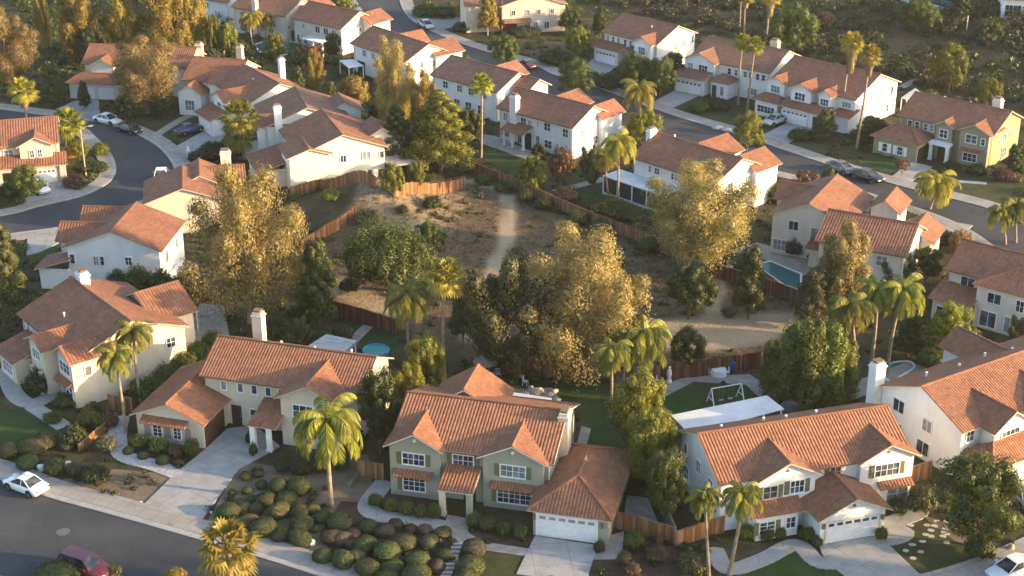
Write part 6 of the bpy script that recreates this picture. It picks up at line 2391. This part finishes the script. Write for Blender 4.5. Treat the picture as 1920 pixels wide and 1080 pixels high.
canopy([(1258, 780), (1438, 743), (1470, 768), (1292, 815)], 2.7, 'huge flat white patio roof behind the white garage house', 'patio_white')
canopy([(578, 650), (612, 628), (668, 640), (646, 660)], 2.4, 'blue grey ribbed patio cover behind the cream house with chimney', 'patio_grey', ribs=4)
canopy([(294, 568), (333, 556), (370, 580), (332, 592)], 2.4, 'white square backyard canopy behind the left cream house', 'patio_white')
canopy([(944, 758), (962, 737), (1034, 748), (1022, 770)], 2.3, 'white patio cover behind the sage green house ridge', 'patio_white', ribs=2)
canopy([(636, 114), (662, 112), (682, 124), (654, 128)], 2.3, 'small white covered patio at the end of the upper house', 'patio_white')
canopy([(1690, 184), (1716, 166), (1724, 172), (1700, 188)], 2.6, 'pale side canopy between the olive green house and its white neighbour', 'patio_grey')


POOLS = []


def pool(poly, label, mat='water', z=.05, smooth=0):
    w = [at(x, y, 0) for x, y in poly]
    if smooth:
        w = spline(w + [w[0]], smooth)[:-1]
    if sum(w[i].x * w[(i + 1) % len(w)].y - w[(i + 1) % len(w)].x * w[i].y for i in range(len(w))) < 0:
        w = w[::-1]
    POOLS.append((w, min(q.x for q in w), max(q.x for q in w), min(q.y for q in w), max(q.y for q in w)))
    c = sum(w, Vector()) / len(w)
    t = thing('swimming_pool', label, 'pool', c)
    m = MB()
    n = len(w)
    ot = [c + (p - c) * (1 + .28 / max(.6, (p - c).length)) for p in w]
    for i in range(n):
        j = (i + 1) % n
        a, b, e, f = w[i] - c, w[j] - c, ot[j] - c, ot[i] - c
        zt = Vector((0, 0, .14))
        m.face([f + zt, e + zt, b + zt, a + zt]); m.face([f, e, e + zt, f + zt]); m.face([b + Vector((0, 0, -.3)), a + Vector((0, 0, -.3)), a + zt, b + zt])
    m.obj('coping', M['white_stone'], t)
    q = MB(); q.face([(p.x - c.x, p.y - c.y, .075) for p in w]); q.obj('water', M[mat], t)


pool([(1418, 498), (1445, 492), (1500, 515), (1500, 545), (1470, 535)], 'rectangular teal pool below the crossed roof house', 'deep_water')
pool([(1324, 486), (1338, 484), (1372, 500), (1362, 506)], 'narrow turquoise pool strip by the small lawn', 'pale_water')
pool([(1655, 705), (1668, 685), (1702, 680), (1712, 690), (1690, 704), (1672, 716)], 'turquoise pool beside the tall white chimney', 'water', smooth=4)
pool([(480, 84), (515, 76), (565, 84), (570, 96), (520, 104), (490, 98)], 'dark green pool below the house with pergola', 'deep_water', smooth=4)
p = G(705, 662)
t = thing('paddling_pool', 'bright blue paddling pool in the backyard behind the cream house', 'paddling pool', p)
b = MB(); b.lathe([(1.35, 0), (1.4, .1), (1.4, .42), (1.3, .46), (1.24, .4), (1.2, .06), (0, .05)], 22); b.obj('rim', M['blue_plastic'], t)
b = MB(); b.lathe([(1.22, .33), (0, .33)], 22); b.obj('water', M['pale_water'], t)
p = G(660, 662)
# thatched umbrella
p = G(910, 712)
t = thing('thatched_umbrella', 'round thatched umbrella over white chairs by the backyard fence', 'umbrella', p)
b = MB(); b.lathe([(1.25, 1.95), (1.2, 2.1), (.75, 2.4), (.3, 2.66), (0, 2.78)], 16); b.lathe([(1.25, 1.95), (.6, 2.2), (0, 2.4)], 16); b.obj('canopy', M['thatch'], t)
b = MB(); b.tube([(0, 0, 0), (0, 0, 2.6)], [.06, .06], 8); b.obj('pole', M['grey_wood'], t)


def table(p, r, label, mat='white_trim', hgt=.74, cloth=False):
    t = thing('round_table', label, 'table', p)
    b = MB()
    if cloth:
        b.lathe([(0, hgt + .02), (r, hgt + .02), (r * 1.03, hgt - .05), (r * 1.08, hgt * .5), (r * 1.12, .12)], 20)
        b.obj('tablecloth_top', M['cloth_white'], t)
    else:
        b.lathe([(0, hgt + .04), (r, hgt + .04), (r, hgt), (0, hgt)], 18); b.obj('table_top', M[mat], t)
    b = MB(); b.tube([(0, 0, 0), (0, 0, hgt)], [.06, .06], 6); b.lathe([(.3, 0), (.28, .05), (0, .06)], 10); b.obj('pedestal', M[mat], t)


def chair(p, rz, label, mat='white_trim', group='garden chairs'):
    t = thing('garden_chair', label, 'chair', p, rz, group)
    b = MB(); b.box(-.24, .24, -.24, .24, .42, .47); b.obj('seat', M[mat], t)
    b = MB()
    for k in range(4):
        b.box(-.24 + k * .14, -.18 + k * .14, .2, .24, .47, .9)
    b.box(-.25, .25, .195, .245, .86, .95); b.obj('backrest', M[mat], t)
    for x in (-.21, .21):
        for y in (-.21, .21):
            b = MB(); b.box(x - .02, x + .02, y - .02, y + .02, 0, .42); b.obj('leg', M[mat], t)


p = G(1347, 704)
table(p, .75, 'round table under a white cloth on the patio behind the white garage house', cloth=True)
for i, (x, y, rz, lb) in enumerate([(1333, 704, 1.4, 'left of the white cloth table'), (1362, 705, -1.5, 'right of the white cloth table'), (1350, 694, .1, 'behind the white cloth table'),
                                    (905, 716, .4, 'under the left of the thatched umbrella'), (922, 716, -.5, 'under the right of the thatched umbrella'), (935, 708, .3, 'beside the thatched umbrella'),
                                    (975, 712, .2, 'among the plants by the backyard fence'), (985, 722, 1.2, 'at the edge of the plants near the pale rocks'),
                                    (1222, 716, .3, 'at the path end near the tall feather palm'), (1235, 722, 1.3, 'on the path behind the yellow topped tree'), (1252, 704, -.4, 'by the hedge at the pale path')]):
    chair(G(x, y), rz, 'white garden chair ' + lb)
table(G(912, 722), .5, 'small round table under the thatched umbrella')
p = G(1372, 698)
t = thing('blue_urn', 'tall blue garden urn by the fence', 'urn', p)
b = MB(); b.lathe([(.2, 0), (.34, .3), (.4, .7), (.3, 1.1), (.16, 1.25), (.2, 1.35), (0, 1.3)], 14); b.obj('pot', mottled('blue_glaze', (.02, .06, .16), (.04, .10, .24), 2, .3), t)
p = G(1240, 712)
t = thing('garden_statue', 'slim white garden statue at the hedge by the pale path', 'statue', G(1254, 718))
b = MB(); b.lathe([(.3, 0), (.3, .3), (.2, .35), (.2, .6), (.28, 1.), (.2, 1.4), (.1, 1.5), (.15, 1.65), (.1, 1.8), (0, 1.84)], 12); b.obj('figure', M['white_stone'], t)
p = G(1062, 820)
# play frame
a, bb = G(1332, 762), G(1388, 752)
t = thing('swing_frame', 'white metal swing frame on the lawn behind the huge patio roof', 'swing set', a)
d = bb - a
u = d.normalized()
nn = Vector((-u.y, u.x, 0))
m = MB()
for c in (Vector((0, 0, 0)), d):
    apex = c + Vector((0, 0, 1.9))
    for sg in (-1, 1):
        m.tube([c + nn * sg * .9, apex], [.06, .06], 6)
    m.tube([c + nn * .5 + Vector((0, 0, .8)), c - nn * .5 + Vector((0, 0, .8))], [.04, .04], 6)
m.tube([Vector((0, 0, 1.9)), d + Vector((0, 0, 1.9))], [.06, .06], 6)
m.obj('frame', M['white_trim'], t)
for f in (.35, .65):
    c = d * f
    m = MB()
    for sg in (-.22, .22):
        m.tube([c + u * sg + Vector((0, 0, 1.88)), c + u * sg + Vector((0, 0, .5))], [.015, .015], 4)
    m.obox(c - u * .25 - nn * .12 + Vector((0, 0, .47)), u * .5, nn * .24, Vector((0, 0, .05)))
    m.obj('swing', M['metal'], t)
# domed spa cover
p = G(1498, 758)
t = thing('spa_dome', 'grey domed spa cover beside the dense bright green tree', 'spa', p, -.5)
m = MB()
n = 10
for k in range(n):
    a0, a1 = math.pi * k / n, math.pi * (k + 1) / n
    q = lambda a_, y: (1.35 * math.cos(a_), y, 1.15 * math.sin(a_))
    m.face([q(a0, -2), q(a0, 2), q(a1, 2), q(a1, -2)][::-1])
for y in (-2, 2):
    m.face([(1.35 * math.cos(math.pi * k / n), y, 1.15 * math.sin(math.pi * k / n)) for k in range(n + 1)])
m.obj('cover', plain('spa_grey', (.17, .19, .20), .35), t)
for y in (-2.02, -.7, .7, 2.02):
    m = MB()
    m.tube([(1.38 * math.cos(math.pi * k / n), y, 1.18 * math.sin(math.pi * k / n)) for k in range(n + 1)], [.05] * (n + 1), 5)
    m.obj('hoop', M['metal'], t)


def rock(p, s, label, mat='white_stone', name='boulder', cat='boulder', seed=1, group=None):
    rr = random.Random(seed)
    bm = bmesh.new()
    bmesh.ops.create_icosphere(bm, subdivisions=2, radius=1)
    for v in bm.verts:
        f = 1 + .22 * math.sin(3 * v.co.x + seed) * math.cos(2.6 * v.co.y + seed) + rr.uniform(-.07, .07)
        v.co *= f
        v.co.x *= s[0]; v.co.y *= s[1]; v.co.z = v.co.z * s[2] + s[2] * .6
    me = bpy.data.meshes.new(name)
    bm.to_mesh(me); bm.free()
    me.materials.append(M[mat])
    o = link(name, me)
    o.location = p
    return tag(o, label, cat, group)


rock(G(77, 882), (.36, .3, .42), 'white garden boulder among the clipped shrubs near the white sedan', seed=2)
rock(G(585, 1022), (.28, .24, .34), 'white boulder among clipped shrubs at the kerb', seed=3)
rock(G(396, 962), (.14, .12, .12), 'small pale rock at the driveway edge by the shrubs', seed=4)
rock(G(264, 942), (.10, .10, .08), 'tiny pale rock on the dry yard by the driveway', seed=5)
rock(G(1842, 1038), (.4, .18, .16), 'long white slab stone at the kerb under the dark tree', seed=6)
rock(G(1895, 1030), (.3, .3, .3), 'pale boulder at the kerb right of the white slab', 'stone', seed=7)
rock(G(1868, 935 + 60), (.25, .25, .2), 'tan boulder at the lawn edge near the right side', 'stone', seed=8)
for i, (x, y, s) in enumerate([(985, 742, .5), (1005, 738, .7), (1030, 742, .45), (1045, 752, .4), (1040, 735, .35), (1060, 768, .4), (995, 728, .3), (950, 742, .4)]):
    rock(G(x, y), (s, s * .8, s * .6), '%s pale landscape rock from left around the pond behind the sage green house' % ['first', 'third', 'fifth', 'seventh', 'sixth', 'eighth', 'fourth', 'second'][i] if False else 'pale landscape rock %s' % ['left of the white patio cover', 'just above the white patio cover', 'above the right end of the white patio cover', 'right of the white patio cover', 'at the top edge of the pond stones', 'at the lawn corner right of the patio cover', 'beside the white garden chairs', 'at the dull grass near the thatched umbrella'][i], 'stone', seed=20 + i, group='landscape rocks behind the sage green house')
for i, (x, y) in enumerate([(1345, 242), (1362, 246), (1385, 252)]):
    rock(G(x, y), (.8, .5, .35), '%s flat pale rock on the bank under the slim palms' % ['leftmost', 'middle', 'rightmost'][i], 'stone', seed=40 + i, group='flat rocks under the slim palms')
t = thing('garden_post', 'beige square stone post among the shrubs by the dry yard', 'post', G(130, 884))
m = MB(); m.box(-.16, .16, -.14, .14, 0, .85); m.obj('shaft', M['stone'], t)
m = MB(); m.box(-.22, .22, -.2, .2, .85, .97); m.obj('cap', M['peach'], t)
t = thing('garden_ornament', 'white garden statue by the driveway with the navy car', 'statue', G(354, 296))
m = MB(); m.lathe([(.3, 0), (.3, .2), (.16, .3), (.22, .8), (.3, 1.1), (.16, 1.4), (.2, 1.6), (0, 1.8)], 12); m.obj('figure', M['white_stone'], t)
# garden steps and stepping stones
t = thing('garden_steps', 'row of pale slab steps between the clipped ball shrubs', 'steps', G(852, 1020))
o = t.location
for k in range(9):
    f = k / 8
    c = G(858 - 22 * f, 1020 + 62 * f) - o
    m = MB(); m.box(c.x - .42, c.x + .42, c.y - .19, c.y + .19, 0, .1 - .0 * k)
    m.obj('step', M['stone'], t)
sn = [(1706, 985), (1708, 997), (1738, 985), (1752, 987), (1745, 995), (1735, 1003), (1745, 1006), (1773, 992), (1770, 999), (1775, 1002), (1768, 1006), (1775, 1018), (1730, 1016), (1710, 1022), (1698, 1033), (1726, 1035), (1712, 1047), (1757, 978), (1775, 978)]
sn.sort(key=lambda q: q[1])
for i, (x, y) in enumerate(sn):
    p = G(x, y)
    m = MB()
    nn_ = 9
    rr = random.Random(i)
    pr = [(.30 * rr.uniform(.8, 1.15) * math.cos(6.283 * k / nn_), .22 * rr.uniform(.8, 1.15) * math.sin(6.283 * k / nn_)) for k in range(nn_)]
    m.face([(a_, b_, .06) for a_, b_ in pr])
    for k in range(nn_):
        a_, b_ = pr[k], pr[(k + 1) % nn_]
        m.face([(*a_, 0), (*b_, 0), (*b_, .06), (*a_, .06)])
    o = m.obj('stepping_stone', M['stone'])
    o.location = p
    rk = ORD + ['thirteenth', 'fourteenth', 'fifteenth', 'sixteenth', 'seventeenth', 'eighteenth', 'nineteenth']
    tag(o, 'tan lawn stepping stone, %s counting from the house to the kerb' % rk[i], 'stepping stone', 'stepping stones on the right front lawn')


def lamp(p, hgt, label, arm=1.0, rz=0.):
    t = thing('street_lamp', label, 'street lamp', p, rz)
    m = MB(); m.tube([(0, 0, 0), (0, 0, hgt * .5), (0, 0, hgt)], [.10, .08, .06], 8); m.lathe([(.16, 0), (.16, .3), (.1, .4)], 8); m.obj('pole', M['pale_bark'], t)
    m = MB(); m.tube([(0, 0, hgt), (arm * .6, 0, hgt + .25), (arm, 0, hgt + .25)], [.04, .035, .03], 6); m.obj('arm', M['metal'], t)
    m = MB(); m.box(arm - .1, arm + .5, -.13, .13, hgt + .18, hgt + .3); m.obj('lamp_head', M['metal'], t)


lamp(G(161, 328), 6.4, 'slim street lamp on the planted island inside the road curve', 1.2, .6)
t = thing('utility_pole', 'tall brown wooden utility pole beside the cream stucco house', 'utility pole', G(940, 64))
m = MB(); m.tube([(0, 0, 0), (0, 0, 12)], [.2, .13], 8); m.obj('pole', M['dark_wood'], t)
m = MB(); m.box(-1.1, 1.1, -.06, .06, 11., 11.15); m.obj('crossarm', M['dark_wood'], t)
t = thing('white_post', 'thin white marker post on the dry hillside', 'post', G(1812, 58))
m = MB(); m.tube([(0, 0, 0), (0, 0, 2.6)], [.09, .08], 6); m.obj('shaft', M['white_trim'], t)
# blue court with its pale retaining wall at the top edge
a, b, c, d = G(1700, 0), G(1780, 12), G(1800, -30), G(1690, -30)
t = thing('sports_court', 'bright blue court surface with pale retaining wall at the top edge', 'court', (a.x, a.y, max(a.z, b.z)))
o = t.location
top = [(q.x - o.x, q.y - o.y, .5) for q in (a, b, c, d)]
m = MB(); m.face(top); m.obj('court_surface', M['court_blue'], t)
m = MB()
e, f = G(1640, -8), G(1782, 26)
u = (f - e); u.z = 0
m.obox(Vector((e.x - o.x, e.y - o.y, -3)), u, Vector((-u.y, u.x, 0)).normalized() * .4, Vector((0, 0, 3.3)))
m.obj('retaining_wall', M['white'], t)
m = MB()
for k in range(9):
    q = Vector((e.x - o.x, e.y - o.y, .3)) + u * (k / 8)
    m.tube([q, q + Vector((0, 0, 1.2))], [.04, .04], 5)
for z in (.9, 1.5):
    q = Vector((e.x - o.x, e.y - o.y, z)); m.tube([q, q + u], [.03, .03], 5)
m.obj('railing', M['metal'], t)


# ------------------------------------------------------------------ ground cover that nobody could count
def scatter(name, test, n, leaf, size, rad, h, per, seed, box):
    global nrs
    nrs = np.random.RandomState(seed)
    rr = random.Random(seed)
    Lv = Leaves()
    k = 0
    tries = 0
    while k < n and tries < n * 12:
        tries += 1
        x, y = rr.uniform(box[0], box[1]), rr.uniform(box[2], box[3])
        if not test(x, y):
            continue
        s = rr.uniform(.5, 1.3)
        c = (x, y, terr(x, y) + h * s * .35)
        lump(Lv, c, (rad * s, rad * s, h * s * .6), per, size, 1.4, 0, .6, .4)
        k += 1
    if not Lv.V:
        return
    o = link(name, Lv.mesh(name, M[leaf]))
    o['kind'] = 'stuff'
    nrs = np.random.RandomState(5)


AVOID = list(POOLS)
bpy.context.view_layer.update()
for o in list(SC.objects):
    if o.parent is None and o.type == 'EMPTY' and o.get('category') == 'house':
        for ch in o.children:
            if ch.name.startswith('wall') and not ch.name.startswith('wall_'):
                cs = [o.matrix_world @ Vector(q) for q in ch.bound_box]
                P4 = [cs[0], cs[3], cs[7], cs[4]]
                AVOID.append((P4, min(q.x for q in P4), max(q.x for q in P4), min(q.y for q in P4), max(q.y for q in P4)))
for o in list(SC.objects):
    if o.type == 'MESH' and o.get('kind') == 'structure' and o.name.split('.')[0] in ('road', 'sidewalk', 'driveway', 'lawn', 'path', 'patio', 'trail', 'kerb'):
        me = o.data
        for f in me.polygons:
            if f.normal.z > .9:
                P4 = [me.vertices[i].co for i in f.vertices]
                AVOID.append((P4, min(q.x for q in P4), max(q.x for q in P4), min(q.y for q in P4), max(q.y for q in P4)))
GRID = {}
for k, av in enumerate(AVOID):
    for gx in range(int(av[1] // 6), int(av[2] // 6) + 1):
        for gy in range(int(av[3] // 6), int(av[4] // 6) + 1):
            GRID.setdefault((gx, gy), []).append(av)


def free(x, y):
    for P4, a, b, c, d in GRID.get((int(x // 6), int(y // 6)), ()):
        if a <= x <= b and c <= y <= d and inpoly(x, y, P4):
            return False
    return True


def off_track(x, y):
    return not any(math.hypot(q.x - x, q.y - y) < wd * 1.15 for line, wd in TRACKS for q in line)


def in_view(x, y):
    return abs(x) < y * .345 + 12


scatter('dry_grass', lambda x, y: inpoly(x, y, OPEN) and off_track(x, y) and free(x, y), 3000, 'dry_grass', .11, .34, .26, 11, 3, (-35, 50, 130, 205))
scatter('undergrowth', lambda x, y: inpoly(x, y, OPEN) and off_track(x, y) and free(x, y), 150, 'olive_leaf', .14, .55, .5, 90, 4, (-35, 50, 130, 205))
scatter('hillside_scrub', lambda x, y: terr(x, y) > .4 and y > 200 and in_view(x, y) and free(x, y) and not any(inpoly(x, y, q) for q in HILLBARE), 1250, 'scrub', .26, 1.9, 1.9, 130, 5, (0, 125, 200, 330))
scatter('hillside_scrub', lambda x, y: terr(x, y) > .4 and y > 200 and in_view(x, y) and free(x, y), 420, 'dark', .26, 1.7, 2.0, 120, 6, (0, 125, 200, 330))
scatter('dry_grass', lambda x, y: terr(x, y) > .3 and y > 200 and in_view(x, y) and free(x, y), 1500, 'dry_grass', .22, .5, .5, 9, 7, (0, 125, 200, 330))
scatter('garden_ground_cover', lambda x, y: y > 92 and in_view(x, y) and not inpoly(x, y, OPEN) and terr(x, y) < .4 and free(x, y), 2600, 'dark', .13, .55, .5, 44, 8, (-105, 75, 92, 260))
scatter('garden_ground_cover', lambda x, y: y > 150 and in_view(x, y) and not inpoly(x, y, OPEN) and terr(x, y) < .4 and free(x, y), 1100, 'green', .15, .85, 1.0, 80, 9, (-105, 75, 150, 300))
scatter('woodland', lambda x, y: x < -30 and y > 245 and in_view(x, y) and free(x, y), 160, 'dark', .36, 2.4, 3.2, 110, 10, (-130, -30, 245, 330))

# ------------------------------------------------------------------ evening haze
hz = MB()
hz.box(-1000, 1000, -400, 1300, -4, 96)
hm = bpy.data.materials.new('haze')
hm.use_nodes = True
hm.node_tree.nodes.clear()
ho = hm.node_tree.nodes.new('ShaderNodeOutputMaterial')
hv = hm.node_tree.nodes.new('ShaderNodeVolumePrincipled')
hv.inputs['Color'].default_value = (.96, .93, .88, 1)
hv.inputs['Density'].default_value = .0001
hv.inputs['Anisotropy'].default_value = .3
hm.node_tree.links.new(hv.outputs[0], ho.inputs['Volume'])
o = hz.obj('haze', hm)
o['kind'] = 'stuff'

# ------------------------------------------------------------------ light
w = bpy.data.worlds.new('World')
SC.world = w
w.use_nodes = True
nt = w.node_tree
nt.nodes.clear()
sky = nt.nodes.new('ShaderNodeTexSky')
sky.sky_type = 'NISHITA'
sky.sun_disc = False
AZ = Vector((.975, -.22)).normalized()
EL = 12.0
sky.sun_elevation = math.radians(EL)
sky.sun_rotation = math.atan2(AZ.x, AZ.y)
sky.altitude = 100
sky.air_density = 1.0
sky.dust_density = 2.2
sky.ozone_density = 1.4
bg = nt.nodes.new('ShaderNodeBackground')
bg.inputs['Strength'].default_value = .15
wo = nt.nodes.new('ShaderNodeOutputWorld')
nt.links.new(sky.outputs[0], bg.inputs['Color'])
nt.links.new(bg.outputs[0], wo.inputs['Surface'])
sl = bpy.data.lights.new('sun', 'SUN')
sl.energy = 3.4
sl.angle = math.radians(.6)
sl.color = (1, .69, .36)
so = bpy.data.objects.new('sun', sl)
COL.objects.link(so)
e = math.radians(EL)
sd = Vector((AZ.x * math.cos(e), AZ.y * math.cos(e), math.sin(e)))
so.rotation_euler = sd.to_track_quat('Z', 'Y').to_euler()
so.location = sd * 300
vs = SC.view_settings
vs.view_transform = 'Standard'
vs.look = 'None'
vs.exposure = 1.9
vs.gamma = 1
vs.use_curve_mapping = False
SC.cycles.use_denoising = True
SC.cycles.max_bounces = 6
SC.cycles.diffuse_bounces = 3
SC.cycles.glossy_bounces = 2
SC.cycles.transmission_bounces = 2
SC.cycles.transparent_max_bounces = 4
